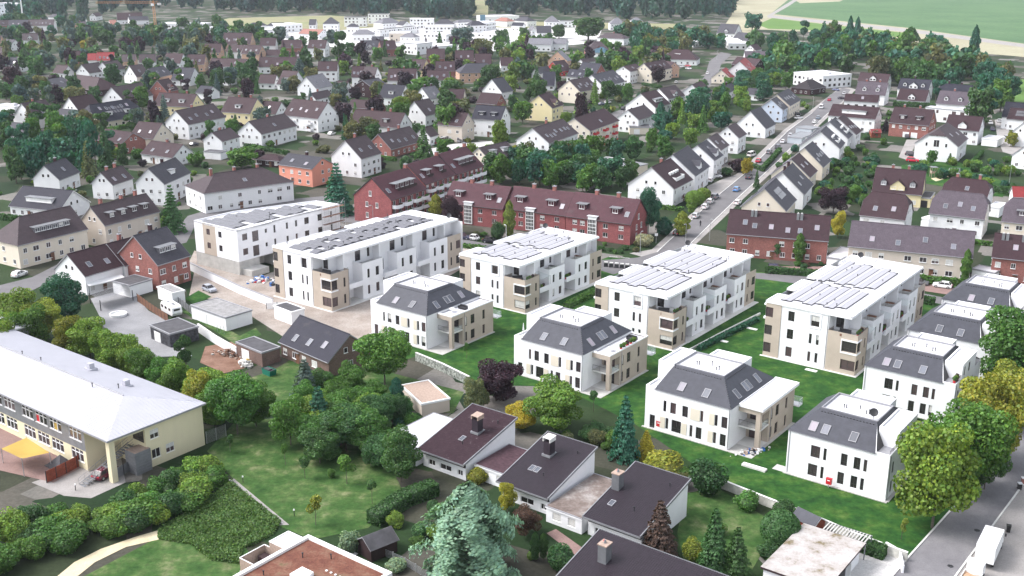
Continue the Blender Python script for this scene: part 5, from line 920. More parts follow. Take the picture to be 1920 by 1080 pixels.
PT = {
'garden_wall': [(29.97, 142.63), (36.01, 136.66), (41.38, 131.52), (46.06, 126.44), (50.57, 122.43)],
'mural_wall': [(-18.15, 192.73), (-12.75, 187.08), (-7.59, 180.72)],
'yard_white_wall': [(-77.59, 252.25), (-70.74, 244.39), (-61.32, 233.79), (-51.88, 224.37)],
'yard_white_wall2': [(-63.73, 208.52), (-58.31, 201.41), (-52.49, 194.73)],
'site_fence': [(-52.96, 222.91), (-48.50, 223.67)],
'gabion': [(-82.57, 228.21), (-77.09, 220.92), (-71.47, 214.04)],
'fence_grey': [(-75.16, 229.41), (-68.04, 219.22)],
'school_fence': [(-48.03, 156.40), (-45.69, 159.16)],
'red_fence': [(-67.81, 143.07), (-66.12, 146.12), (-64.39, 149.98)],
'corner_fence': [(-58.29, 144.13), (-56.69, 147.55), (-54.48, 149.68)],
'strip_wall': [(32.25, 195.34), (42.11, 207.42), (52.97, 220.20)],
'diag_fence': [(-16.77, 123.76), (-13.44, 121.24), (-10.50, 118.21)],
'path_edge': [(-41.23, 143.89), (-35.94, 137.04), (-30.13, 130.44)],
'bottom_wall': [(48.80, 125.39), (49.95, 123.45), (49.09, 119.69)],
'caravan': [(-72.34, 219.19), (-69.30, 215.75)],
'truck': [(58.73, 119.38), (64.33, 127.88)],
'tipper': [(53.82, 113.32), (56.98, 117.69)],
'crane': [(-310.41, 970.69), (-321.82, 1007.23)],
'pool': [(-83.41, 218.40), (-81.85, 219.82)],
'lamp': [(45.38, 275.50), (32.57, 267.12), (52.61, 280.98), (-38.82, 295.62), (145.14, 528.10), (332.89, 820.80), (-48.57, 311.43), (-74.98, 365.43), (48.54, 480.30), (-128.87, 313.89), (196.32, 438.57), (164.91, 355.37), (141.65, 768.32)],
'lamp_w': [(-1.59, 280.43), (49.32, 254.33), (91.93, 260.82), (123.27, 252.74)],
'bins': [(68.02, 144.00), (69.20, 145.35), (70.31, 146.89), (71.37, 148.28), (69.72, 147.40)],
'wheelie': [(73.59, 141.89), (74.86, 143.54), (66.73, 129.82)],
'mailbox': [(23.90, 162.00), (46.01, 142.23)],
'slab': [(36.55, 148.44), (42.79, 181.56), (43.31, 195.42), (49.34, 211.02), (41.96, 203.68), (55.51, 188.09), (-25.70, 128.93)],
'stool': [],
'cyclist': [(52.76, 296.60), (55.98, 304.10)],
'shed_dark': [(-17.33, 124.41), (-14.98, 126.40)],
'wood_shed': [(39.93, 130.10), (38.84, 131.51)],
'red_hut': [(149.70, 448.15), (153.02, 448.20)],
'sail': [(-73.24, 148.86), (-70.83, 148.88)],
'swing': [(151.16, 367.46), (152.63, 367.48)],
'play_tower': [(143.67, 366.46), (144.80, 365.58)],
'sign_post': [(38.09, 278.65), (38.51, 278.65)],
'street_sign': [(-136.59, 318.63), (-136.87, 319.33)],
'lawn_lamp': [(-39.24, 143.40), (-29.88, 133.61), (-62.74, 140.82), (-31.08, 120.54)],
'bench_white': [(36.56, 148.08), (37.61, 147.39)],
'dumpster': [(-44.41, 185.55), (-43.22, 184.52)],
'bricks': [(-55.67, 196.42), (-53.00, 194.72)],
'bags': [(-50.98, 191.39), (-48.55, 188.69)],
'debris': [(36.46, 153.50), (38.28, 154.25)],
'site_pile': [(-59.83, 243.21), (-57.62, 244.51)],
'mini_digger': [(-55.72, 240.31), (-54.68, 242.41)],
'red_container': [(-57.75, 241.12), (-57.16, 242.39)],
'fork': [(154.52, 519.41), (159.65, 528.36)],
'aframe': [(-59.84, 208.55), (-57.73, 206.66)],
'table_bg': [(-13.18, 406.06), (-12.17, 406.07)],
'flat_cl': [(67.04, 440.39), (68.12, 440.40)],
'grave': [(-21.18, 118.76), (-20.52, 118.76)],
'poles': [(-43.80, 210.94), (-38.51, 205.55), (-32.97, 197.16)],
'kerb_l': [(43.93, 114.39), (50.63, 122.81), (62.32, 136.95), (73.85, 151.51)],
'kerb_r': [(49.18, 111.11), (55.56, 119.12), (74.41, 142.87), (91.03, 163.66)],
'skerb_l': [(37.24, 269.70), (63.15, 332.56), (79.92, 370.18), (117.81, 463.97), (141.63, 515.72)],
'skerb_r': [(46.08, 275.51), (57.59, 302.85), (71.92, 336.46), (95.68, 390.68), (116.11, 439.87), (149.23, 515.85)],
'dash': [(24.56, 265.55), (27.58, 264.59), (30.17, 263.63)],
'crane_tip': [(-682.38, 1596.73)],
'manhole': [(63.19, 136.50), (62.73, 130.22), (55.74, 121.33)],
'planters': [(23.01, 256.40), (24.28, 255.95), (25.54, 255.49), (26.80, 255.04), (28.06, 254.60), (29.31, 254.15)],
'redsign': [(19.57, 389.64), (20.35, 389.65)],
'chimney_mast': [(-444.46, 1015.85), (-443.99, 1015.87)],
'truckbin': [(-277.37, 1619.09)],
}
IVY = [(-47.4, 129.6), (-45.9, 132.2), (-44.3, 135.1), (-42.7, 138.5), (-41.0, 143.4), (-36.9, 138.5), (-31.3, 131.9), (-31.7, 128.7), (-33.9, 125.7), (-34.9, 125.0), (-34.6, 121.4), (-38.4, 122.1), (-42.0, 126.0), (-46.7, 127.3)]
# ------------------------------------------------------------------ vegetation prototypes (unit size: height 1, width 1)
import numpy as np
def leaf_mesh(name, C, Nn, size, tint, elong=1.0, D=None, seed=0, mats=('leaf',), extra=None):
 """C centres, Nn facing, one small leaf-clump quad each"""
 rg = np.random.RandomState(seed); n = len(C)
 Nn = Nn / (np.linalg.norm(Nn, axis=1, keepdims=True) + 1e-9)
 t = rg.randn(n, 3) if D is None else D
 A = np.cross(Nn, t); A /= (np.linalg.norm(A, axis=1, keepdims=True) + 1e-9); B = np.cross(Nn, A)
 s = (size * (0.6 + 0.8 * rg.rand(n)))[:, None]
 p0 = C - A * s * .5; p1 = C - B * s * .5 * elong + Nn * s * .12; p2 = C + A * s * .5; p3 = C + B * s * .5 * elong - Nn * s * .18
 V = np.stack([p0, p1, p2, p3], 1).reshape(-1, 3); F = np.arange(4 * n).reshape(n, 4)
 T = np.repeat(tint, 4, 0)
 return V, F, T
def to_mesh(name, V, F, T, mats=('leaf',), mi=None):
 me = bpy.data.meshes.new(name); me.vertices.add(len(V)); me.vertices.foreach_set('co', V.astype(np.float32).ravel())
 me.loops.add(F.size); me.loops.foreach_set('vertex_index', F.astype(np.int32).ravel())
 me.polygons.add(len(F)); me.polygons.foreach_set('loop_start', np.arange(0, F.size, 4, dtype=np.int32))
 ca = me.color_attributes.new('tint', 'FLOAT_COLOR', 'POINT')
 ca.data.foreach_set('color', np.concatenate([T, np.ones((len(T), 1))], 1).astype(np.float32).ravel())
 for m in mats: me.materials.append(MT[m])
 if mi is not None: me.polygons.foreach_set('material_index', mi.astype(np.int32))
 me.update(calc_edges=True); return me
def tints(rg, n, var=.35, warm=.15):
 v = 1 + var * (rg.rand(n) * 2 - 1); w = warm * rg.randn(n)
 return np.clip(np.stack([v * (1 + w), v * (1 + .3 * w), v * (1 - .5 * w)], 1), .25, 2)
def lobes(rg, L, n, size, seed):
 """L: rows (x,y,z,rx,rz); clumps sit in the outer shell of each lobe, plus sparse inner leaves"""
 w = L[:, 3] ** 2; k = rg.choice(len(L), n, p=w / w.sum()); d = rg.randn(n, 3); d /= np.linalg.norm(d, axis=1, keepdims=True)
 r = 1 - .45 * rg.rand(n) ** 2.5
 rad = np.stack([L[k, 3], L[k, 3], L[k, 4]], 1)
 C = L[k, :3] + d * rad * r[:, None]
 T = tints(rg, n) * (0.82 + .36 * rg.rand(len(L)))[k][:, None]          # lobes differ a little from each other
 Nn = d + .75 * rg.randn(n, 3) + np.array([0, 0, .35])
 ok = C[:, 2] > 0.01
 return C[ok], Nn[ok], T[ok]
def proto(kind, seed, n, size):
 rg = np.random.RandomState(seed); D = None; el = 1.0
 if kind == 'dec':
  m = 26; a = rg.rand(m) * 6.283; h = .14 + .70 * rg.rand(m); rr = .37 * np.sqrt(.15 + .85 * rg.rand(m)) * np.sin(np.clip(h * .9 + .06, .1, .95) * 3.0) ** .6
  L = np.stack([np.cos(a) * rr, np.sin(a) * rr, h, .12 + .09 * rg.rand(m), .09 + .07 * rg.rand(m)], 1)
  L = np.vstack([L, [0, 0, .5, .32, .38]]); C, Nn, T = lobes(rg, L, n, size, seed)
 elif kind == 'pine':
  m = 8; a = rg.rand(m) * 6.283; h = .4 + .5 * rg.rand(m); rr = .3 * rg.rand(m)
  L = np.stack([np.cos(a) * rr, np.sin(a) * rr, h, .14 + .1 * rg.rand(m), .07 + .07 * rg.rand(m)], 1); C, Nn, T = lobes(rg, L, n, size, seed)
 elif kind in ('col', 'poplar'):
  h = rg.rand(n) ** .8; pr = np.sin(np.clip(h * .93 + .07, 0, 1) * 3.14159) ** (.55 if kind == 'col' else .7) * (.85 + .15 * np.sin(h * 23)); a = rg.rand(n) * 6.283
  r = .5 * pr * (1 - .35 * rg.rand(n) ** 2); C = np.stack([np.cos(a) * r, np.sin(a) * r, h], 1)
  Nn = np.stack([np.cos(a), np.sin(a), .6 + 0 * a], 1) + .6 * rg.randn(n, 3); T = tints(rg, n)
 elif kind == 'con':
  lv = 15; k = rg.randint(0, lv, n * 2); keep = rg.rand(n * 2) < (1 - k / lv) ** .8 + .06; k = k[keep][:n]; n = len(k)
  nb = 9; br = rg.randint(0, nb, n); jit = rg.rand(lv, nb); ln = (.75 + .35 * rg.rand(lv, nb))
  a = (br / nb + jit[k, br] * .09 + k * .37) * 6.283 + .16 * rg.randn(n); t = rg.rand(n) ** .6
  R0 = .5 * (1 - k / lv) ** .85 * ln[k, br] + .02; r = R0 * t; h = .04 + .94 * (k / lv) + .02 * rg.rand(n) - .10 * t * t * (1 - k / lv) + .03 * t
  C = np.stack([np.cos(a) * r, np.sin(a) * r, h], 1); Nn = np.stack([np.cos(a) * .5, np.sin(a) * .5, 1 + 0 * a], 1) + .35 * rg.randn(n, 3)
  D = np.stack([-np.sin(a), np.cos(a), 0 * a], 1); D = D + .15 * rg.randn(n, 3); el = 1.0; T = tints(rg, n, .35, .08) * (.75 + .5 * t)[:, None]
 elif kind == 'cedar':
  lv = 10; k = rg.randint(0, lv, n); nb = 6; br = rg.randint(0, nb, n); jit = rg.rand(lv, nb); ln = .55 + .6 * rg.rand(lv, nb)
  a = (br / nb + jit[k, br] * .12 + k * .23) * 6.283; t = .12 + .88 * rg.rand(n) ** .62
  prof = np.sin(np.clip(k / lv * .8 + .3, 0, 1) * 3.0) ** .8 * .52 + .06
  r = prof * ln[k, br] * t; sp = .03 + .10 * np.sin(np.clip(t, 0, 1) * 2.7); h = .05 + .9 * k / lv + .16 * t - .24 * t * t + .02 * jit[k, br]
  a = a + rg.randn(n) * sp / (r + .08) * .55
  C = np.stack([np.cos(a) * r, np.sin(a) * r, h + .012 * rg.randn(n)], 1); hang = rg.rand(n) < .45; C[hang, 2] -= .05 * rg.rand(hang.sum())
  Nn = np.stack([np.cos(a) * .7, np.sin(a) * .7, .9 + 0 * a], 1) + .3 * rg.randn(n, 3); D = np.stack([-np.sin(a), np.cos(a), 0 * a], 1); el = 1.9
  T = tints(rg, n, .3, .06) * (.45 + .75 * t)[:, None]  # leaves darken towards the trunk, inner shade put into the tint
 elif kind == 'bush':
  m = 9; a = rg.rand(m) * 6.283; rr = .28 * np.sqrt(rg.rand(m)); h = .25 + .4 * rg.rand(m)
  L = np.stack([np.cos(a) * rr, np.sin(a) * rr, h, .17 + .1 * rg.rand(m), .22 + .14 * rg.rand(m)], 1); L = np.vstack([L, [0, 0, .4, .36, .45]])
  C, Nn, T = lobes(rg, L, n, size, seed)
 elif kind == 'ball':
  d = rg.randn(n, 3); d /= np.linalg.norm(d, axis=1, keepdims=True); C = d * np.array([.5, .5, .52]) * (1 - .06 * rg.rand(n))[:, None] + [0, 0, .47]
  Nn = d + .4 * rg.randn(n, 3); T = tints(rg, n, .25, .08); ok = C[:, 2] > 0; C, Nn, T = C[ok], Nn[ok], T[ok]
 elif kind == 'sapling':
  m = 6; a = rg.rand(m) * 6.283; rr = .25 * rg.rand(m); h = .25 + .6 * rg.rand(m)
  L = np.stack([np.cos(a) * rr, np.sin(a) * rr, h, .16 + .08 * rg.rand(m), .12 + .08 * rg.rand(m)], 1); C, Nn, T = lobes(rg, L, n, size, seed)
 if D is not None: D = D[:len(C)]
 return leaf_mesh(kind, C, Nn, size, T, el, D, seed)
NEAR = {'dec': (5, 15000, .031), 'pine': (2, 4500, .042), 'col': (2, 4500, .05), 'poplar': (2, 3500, .06), 'con': (3, 9000, .040), 'cedar': (1, 26000, .021),
  'bush': (4, 4200, .052), 'ball': (1, 5000, .05), 'sapling': (2, 900, .075)}
FAR = {'dec': (4, 2200, .08), 'pine': (2, 1300, .08), 'col': (1, 500, .13), 'poplar': (2, 700, .14), 'con': (2, 2200, .075), 'bush': (3, 800, .11), 'ball': (1, 500, .13), 'sapling': (1, 150, .18), 'cedar': (1, 1500, .09)}
CORE = {'dec': (.23, .27, .48), 'pine': (0, 0, 0), 'col': (.36, .42, .47), 'poplar': (.34, .42, .5), 'con': (0, 0, 0), 'cedar': (0, 0, 0), 'bush': (.36, .36, .36), 'ball': (.46, .47, .47), 'sapling': (0, 0, 0)}
def core_blob(kind, V, F, T):  # added inner blob, tinted darker, that blocks light through the crown
 rx, rz, cz = CORE[kind]
 if not rx: return V, F, T
 n, m = 8, 5; P = []
 for j in range(m + 1):
  for i in range(n):
   ph = -1.5 + 3.0 * j / m; P.append((math.cos(i * 6.2832 / n) * math.cos(ph) * rx, math.sin(i * 6.2832 / n) * math.cos(ph) * rx, max(.02, cz + math.sin(ph) * rz)))
 Q = [(j * n + i, j * n + (i + 1) % n, (j + 1) * n + (i + 1) % n, (j + 1) * n + i) for j in range(m) for i in range(n)]
 b = len(V); return np.vstack([V, P]), np.vstack([F, np.array(Q) + b]), np.vstack([T, np.full((len(P), 3), .55)])
def trunk_geo(seed, limbs=True):
 m = MB(); rg = random.Random(seed); m.tube((0, 0, 0), (.01, .0, .45), .03, .018, 7); m.tube((.01, 0, .45), (-.01, .01, .8), .018, .006, 6)
 if limbs:
  for k in range(5):
   a = rg.random() * 6.28; z = .25 + .1 * k; m.tube((0, 0, z), (math.cos(a) * .22, math.sin(a) * .22, z + .18), .011, .004, 5)
 return m
TP = {}
def tree_protos(kind, near, seed):
 cnt, n, s = (NEAR if near else FAR)[kind]; k = (kind, near, seed % cnt)
 if k not in TP:
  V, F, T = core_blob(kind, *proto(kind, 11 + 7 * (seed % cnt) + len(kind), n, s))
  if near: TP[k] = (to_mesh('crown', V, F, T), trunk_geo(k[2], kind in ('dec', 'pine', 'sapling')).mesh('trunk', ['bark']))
  else:
   V = V.copy(); z0 = {'dec': .05, 'pine': .06, 'sapling': .4}.get(kind, 0.02); V[:, 2] = z0 + V[:, 2] * (1 - z0)
   tr = MB(); tr.tube((0, 0, 0), (0, 0, .6), .03, .012, 5, cap=False); b = len(V)
   V = np.vstack([V, tr.v]); F2 = np.array(tr.f) + b; mi = np.r_[np.zeros(len(F)), np.ones(len(F2))]; F = np.vstack([F, F2]); T = np.vstack([T, np.ones((len(tr.v), 3))])
   TP[k] = to_mesh('tree', V, F, T, ('leaf', 'bark'), mi)
 return TP[k]
TC = {'g1': (.070, .165, .026), 'g2': (.042, .108, .028), 'g3': (.135, .230, .030), 'y': (.36, .31, .03), 'p': (.032, .013, .026), 't': (.026, .110, .062), 'b': (.070, .115, .105),
 'o': (.115, .125, .045), 'r': (.075, .042, .03), 'w': (.17, .26, .155), 'yg': (.20, .23, .03), 'c': (.40, .37, .22)}
TN = {'dec': 'broadleaf_tree', 'pine': 'pine_tree', 'col': 'columnar_tree', 'poplar': 'poplar_tree', 'con': 'conifer_tree', 'cedar': 'cedar_tree', 'bush': 'bush', 'ball': 'clipped_bush', 'sapling': 'young_tree'}
TCAT = {'dec': 'tree', 'pine': 'tree', 'col': 'tree', 'poplar': 'tree', 'con': 'tree', 'cedar': 'tree', 'bush': 'bush', 'ball': 'bush', 'sapling': 'tree'}
def plant(x, y, h, w, kind, ck, label, group=None, seed=0):
 c = TC[ck]; j = 1 + .16 * (rnd.random() * 2 - 1); k2 = 1 + .12 * (rnd.random() * 2 - 1); c = (c[0] * j * k2, c[1] * j, c[2] * j / k2)
 near = y < 330; rz = rnd.random() * 6.28; P = tree_protos(kind, near, seed)
 if not near or kind in ('bush', 'ball'):
  me = P if not near else P[0]
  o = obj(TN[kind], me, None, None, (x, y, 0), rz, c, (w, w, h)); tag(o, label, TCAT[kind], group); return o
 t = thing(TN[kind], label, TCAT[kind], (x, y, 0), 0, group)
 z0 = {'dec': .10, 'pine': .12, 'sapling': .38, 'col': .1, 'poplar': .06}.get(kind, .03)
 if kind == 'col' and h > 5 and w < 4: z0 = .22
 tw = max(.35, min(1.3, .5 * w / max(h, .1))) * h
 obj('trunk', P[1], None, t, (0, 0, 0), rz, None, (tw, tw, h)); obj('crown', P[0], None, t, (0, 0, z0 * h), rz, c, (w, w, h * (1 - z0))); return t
def hedge(pts, w, h, ck, label, group=None, dens=16, name='hedge'):
 C, Nn = [], []; rg = np.random.RandomState(len(label) + int(abs(pts[0][0]) * 10)); core = MB()
 for p, q in zip(pts, pts[1:]):
  p, q = np.array(p[:2]), np.array(q[:2]); L = np.linalg.norm(q - p); d = (q - p) / L; n = np.array([-d[1], d[0]])
  for area, f in ((L * w, 't'), (L * h, 'l'), (L * h, 'r'), (w * h, 's'), (w * h, 'e')):
   k = int(area * dens) + 3; u = rg.rand(k) * L; v = (rg.rand(k) - .5) * w; z = rg.rand(k) * h; nn = np.zeros((k, 3))
   if f == 't': z[:] = h - .06 * rg.rand(k); nn[:, 2] = 1
   elif f == 'l': v[:] = w / 2 - .06 * rg.rand(k); nn[:, :2] = n
   elif f == 'r': v[:] = -w / 2 + .06 * rg.rand(k); nn[:, :2] = -n
   elif f == 's': u[:] = 0; nn[:, :2] = -d
   else: u[:] = L; nn[:, :2] = d
   C.append(np.concatenate([p + d * u[:, None] + n * v[:, None], z[:, None]], 1)); Nn.append(nn + .5 * rg.randn(k, 3))
  a = [tuple(p + n * (w / 2 - .1)), tuple(p - n * (w / 2 - .1)), tuple(q - n * (w / 2 - .1)), tuple(q + n * (w / 2 - .1))]
  core.prism(a, 0.0, h - .1)
 C = np.vstack(C); Nn = np.vstack(Nn); o0 = C[:, :2].mean(0); C[:, :2] -= o0
 V, F, T = leaf_mesh('hedge', C, Nn, .24 if dens > 18 else .42 if dens > 8 else .7, tints(rg, len(C), .3, .1), seed=3)
 cv = np.array(core.v); cv[:, :2] -= o0; cf = np.array([f for f in core.f if len(f) == 4]); b = len(V)
 V = np.vstack([V, cv]); F = np.vstack([F, cf + b]); T = np.vstack([T, np.full((len(cv), 3), .5)])
 return tag(obj(name, to_mesh('hedge', V, F, T), None, None, (o0[0], o0[1], 0), 0, TC[ck]), label, 'hedge', group)
def in_poly(x, y, P):
 c = False; j = len(P) - 1
 for i in range(len(P)):
  if (P[i][1] > y) != (P[j][1] > y) and x < (P[j][0] - P[i][0]) * (y - P[i][1]) / (P[j][1] - P[i][1]) + P[i][0]: c = not c
  j = i
 return c
def poly_pts(P, n, rg):
 xs = [p[0] for p in P]; ys = [p[1] for p in P]; out = []
 while len(out) < n:
  x = xs and min(xs) + rg.rand() * (max(xs) - min(xs)); y = min(ys) + rg.rand() * (max(ys) - min(ys))
  if in_poly(x, y, P): out.append((x, y))
 return np.array(out)
def wood(name, P, n, hr, cols, label, seed):
 """a far wood that reads as one mass: many crowns in one object"""
 rg = np.random.RandomState(seed); pts = poly_pts(P, n, rg); VV, FF, TT, b = [], [], [], 0
 base = [core_blob('dec', *proto('dec', 51 + i, 420, .15)) for i in range(3)]
 for i, (x, y) in enumerate(pts):
  V, F, T = base[i % 3]; h = hr[0] + rg.rand() * (hr[1] - hr[0]); w = h * (.5 + .25 * rg.rand()); a = rg.rand() * 6.28
  ca, sa = math.cos(a), math.sin(a); X = (V[:, 0] * ca - V[:, 1] * sa) * w + x; Y = (V[:, 0] * sa + V[:, 1] * ca) * w + y
  VV.append(np.stack([X, Y, V[:, 2] * h], 1)); FF.append(F + b); b += len(V); TT.append(T * np.array(cols[rg.randint(len(cols))]) * (.8 + .4 * rg.rand()))
 o = obj(name, to_mesh('wood', np.vstack(VV), np.vstack(FF), np.vstack(TT)), None, None, (0, 0, 0), 0, (1, 1, 1)); o['kind'] = 'stuff'; tag(o, label, 'wood'); return o
def ground_cover(name, P, n, size, c, label, seed, hmax=.5, cat='ground cover'):
 rg = np.random.RandomState(seed); p = poly_pts(P, n, rg); bump_ = .5 + .5 * np.sin(p[:, 0] * .9) * np.cos(p[:, 1] * 1.1)
 C = np.concatenate([p, (rg.rand(n) * hmax * (.5 + .5 * bump_))[:, None]], 1); Nn = np.array([0, 0, 1]) + .6 * rg.randn(n, 3)
 V, F, T = leaf_mesh(name, C, Nn, size, tints(rg, n, .4, .15), seed=seed)
 o = obj(name, to_mesh(name, V, F, T), None, None, (0, 0, 0), 0, c); o['kind'] = 'stuff'; return tag(o, label, cat)
# ------------------------------------------------------------------ ordinary houses
WC = {'w': (.80, .80, .81), 'c': (.70, .63, .53), 't': (.52, .34, .25), 'b': (.27, .115, .10), 'o': (.72, .30, .22), 'y': (.76, .66, .40), 'k': (.045, .022, .026), 'l': (.52, .58, .68),
 'e': (.58, .51, .44), 'r': (.50, .06, .06), 's': (.42, .46, .50), 'n': (.17, .115, .10), 'q': (.06, .06, .07)}
RC = {'m': (.040, .018, .024), 'p': (.060, .043, .050), 'g': (.048, .047, .060), 'd': (.018, .018, .032), 'r': (.24, .03, .032), 'o': (.30, .14, .11), 'l': (.088, .071, .088), 's': (.16, .16, .18), 'k': (.02, .014, .018), 'u': (.04, .10, .14)}
def ex_parse(s):
 d = {}
 for t in s.split(): d[t[0]] = int(t[1:]) if len(t) > 1 else 1
 return d
GRP = 'pitched roof houses of the town'
def chimney(parent, x, y, z, h=1.5, w=.7, wall='b'):
 k = ('chim', h, w)
 if k not in CACHE:
  m = MB(); m.box(-w / 2, -w / 2, -1.2, w / 2, w / 2, h); m.box(-w / 2 - .08, -w / 2 - .08, h, w / 2 + .08, w / 2 + .08, h + .12, 1); m.tube((0, 0, h + .1), (0, 0, h + .4), .12, n=6, m=1)
  CACHE[k] = m.mesh('chimney', ['brick_wall', 'grey_trim'])
 obj('chimney', CACHE[k], None, parent, (x, y, z), 0, WC[wall] if wall in WC else wall)
def house(row):
 x, y, rz, L, W, he, hr, i0, i1, cw, cr, ex, label = row
 E = ex_parse(ex); dist = y; near = dist < 470; rg = random.Random(int(x * 13 + y * 7)); t = thing('house', label, 'house', (x, y, 0), rz, GRP)
 wc, rc = WC[cw], RC[cr]; wmat = 'brick_wall' if cw in 'btn' else 'stucco'
 Lw, Ww = L - .5, W - .7; xa, ya = Lw / 2, Ww / 2; tn = (hr - he) / (W / 2); hw = he + .25 * tn          # wall head under the roof
 q = 'q' in E
 # walls with both gables
 m = MB(); zr = he + ya * tn * .0 + (hr - he) - .25
 for sx in (-1, 1):
  hip = (i0 if sx < 0 else i1) > 0 and not q
  X = xa * sx
  if hip: m.poly([(X, -ya, 0), (X, ya, 0), (X, ya, hw), (X, -ya, hw)])
  elif q: yc = ya * .42; zc = hw + (zr - hw) * .58; m.poly([(X, -ya, 0), (X, ya, 0), (X, ya, hw), (X, yc, zc), (X, -yc, zc), (X, -ya, hw)])
  else: m.poly([(X, -ya, 0), (X, ya, 0), (X, ya, hw), (X, 0, zr), (X, -ya, hw)])
 m.wall((-xa, -ya), (xa, -ya), 0, hw); m.wall((xa, ya), (-xa, ya), 0, hw)
 obj('wall', m, [wmat], t, color=wc)
 # roof laid in courses, with a soffit and verge boards
 r = MB(); n = max(5, min(26, int(math.hypot(W / 2, hr - he) / .33))) if dist < 560 else 5
 a, b = -L / 2, L / 2; ra, rb = a + i0, b - i1; cut = .42; zc = he + (hr - he) * .6
 for s in (-1, 1):
  y0 = W / 2 * s
  if q:
   k = max(2, int(n * .6)); r.courses((a, y0, he), (b, y0, he), (b, y0 * .4, zc), (a, y0 * .4, zc), k); r.courses((a, y0 * .4, zc), (b, y0 * .4, zc), (rb, 0, hr), (ra, 0, hr), max(2, n - k))
  else: r.courses((a, y0, he), (b, y0, he), (rb, 0, hr), (ra, 0, hr), n)
  r.quad((a, y0, he - .16), (b, y0, he - .16), (b, 0, hr - .2) if not i1 else (rb, 0, hr - .2), (a, 0, hr - .2) if not i0 else (ra, 0, hr - .2), 1)
  r.box(a, min(y0, y0 - .06 * s), he - .18, b, max(y0, y0 - .06 * s), he + .02, 1)
  r.tube((a, y0 + .07 * s, he - .02), (b, y0 + .07 * s, he - .02), .075, n=5, m=1)
  for sx, ins in ((-1, i0), (1, i1)):
   if ins and not q: continue
   X = a if sx < 0 else b; A = Vector((X, y0, he)); B = Vector((X, y0 * .4, zc)) if q else Vector((X, 0, hr)); u = Vector((.03 * sx, 0, 0))
   r.quad(tuple(A - Vector((0, 0, .2)) + u), tuple(B - Vector((0, 0, .2)) + u), tuple(B + Vector((0, 0, .07)) + u), tuple(A + Vector((0, 0, .07)) + u), 2 if 'v' in E else 1)
 for ins, X, rx, s in ((i0, a, ra, -1), (i1, b, rb, 1)):
  if not ins: continue
  if q: r.courses((X, .4 * W / 2 * s, zc), (X, -.4 * W / 2 * s, zc), (rx, 0, hr), (rx, 0, hr), max(2, n // 2))
  else: r.courses((X, W / 2 * s, he), (X, -W / 2 * s, he), (rx, 0, hr), (rx, 0, hr), n)
 r.tube((ra, 0, hr + .03), (rb, 0, hr + .03), .13, n=6)
 obj('roof', r, ['roof_tile', 'grey_trim', 'white_frame'], t, color=rc)
 # windows: front wall, both gable ends
 fw = MB(); ws = 'white_frame'
 def put(p0, d, u, z, w, h, bl=0):
  if near: window(t, p0, d, u, z, w, h, ws, -.02, bl)
  else: flat_window(fw, p0, d, u, z, w, h)
 st = max(1, int((he + .4) / 2.75)); wl = 1.15
 nc = max(2, int(Lw / (3.0 if near else 3.4))); garage = 'G' in E
 for s in range(st):
  z = 1.45 + 2.75 * s
  if z + .85 > hw: break
  if garage and s == 0:
   for u in (Lw * .45, Lw * .66):
    g = MB(); g.box(-1.25, -.04, 0, 1.25, .03, 2.2)
    for k in range(6): g.box(-1.2, -.06, .1 + k * .35, 1.2, -.04, .36 + k * .35)
    obj('garage_door', g, ['white_frame'], t, (-xa + u, -ya, .02))
   continue
  for c in range(nc):
   if rg.random() < .12: continue
   u = Lw * (c + .5) / nc + rg.uniform(-.25, .25); w = rg.choice((1.0, 1.2, 1.2, 1.6)); put((-xa, -ya), (1, 0), u, z, w, 1.25, rg.choice((0, 0, 0, .5, .9)))
 if near and not garage:
  dm = MB(); dm.box(-.5, -.05, 0, .5, .02, 2.1); dm.box(-.62, -.35, 2.15, .62, .02, 2.25, 1); obj('door', dm, ['wood_brown', 'grey_trim'], t, (rg.uniform(-.15, .2) * Lw, -ya - .005, 0.02))
 for p0, d in (((xa, -ya), (0, 1)), ((-xa, ya), (0, -1))):
  hip = (i1 if d[1] > 0 else i0) > 0 and not q
  if 'A' in E:
   for u, z, w, h in ((.5, he + .6, 2.0, 2.6), (.27, he + .1, .8, 1.4), (.73, he + .1, .8, 1.4)): put(p0, d, Ww * u, z, w, h)
   continue
  for s in range(st):
   z = 1.45 + 2.75 * s
   if z + .85 > hw: break
   for u in ((.28, .72) if Ww < 9 else (.2, .5, .8)):
    if rg.random() < .75: put(p0, d, Ww * u + rg.uniform(-.3, .3), z, 1.05, 1.2, rg.choice((0, 0, .6)))
  if not hip and hr - he > 2.6:
   for u in ((.4, .6) if hr - he > 3.2 else (.5,)): put(p0, d, Ww * u, hw + 1.05, .85, 1.05)
 # roof furniture on the front slope
 S = Vector((0, W / 2, hr - he)).normalized(); SL = math.hypot(W / 2, hr - he)
 def onroof(u, v): return (a + i0 * v + u * ((b - i1 * v) - (a + i0 * v)), -W / 2 * (1 - v), he + (hr - he) * v)
 ns = E.get('s', 0); nd = E.get('d', 0) + E.get('D', 0)
 for k in range(ns):
  u = (k + .5) / ns * .84 + .08 + rg.uniform(-.03, .03); v = (.62 if nd else .42) + rg.uniform(-.12, .12)
  o = skylight(t, onroof(u, v), (1, 0, 0), S, .95, 1.35 if near else 1.5)
 for k in range(E.get('c', 0)): chimney(t, a + (b - a) * ((k + .5) / E['c'] * .8 + .1 + rg.uniform(-.06, .06)), .35, hr, rg.choice((1.1, 1.4)), .75, 'k' if cr in 'gds' else 'b')
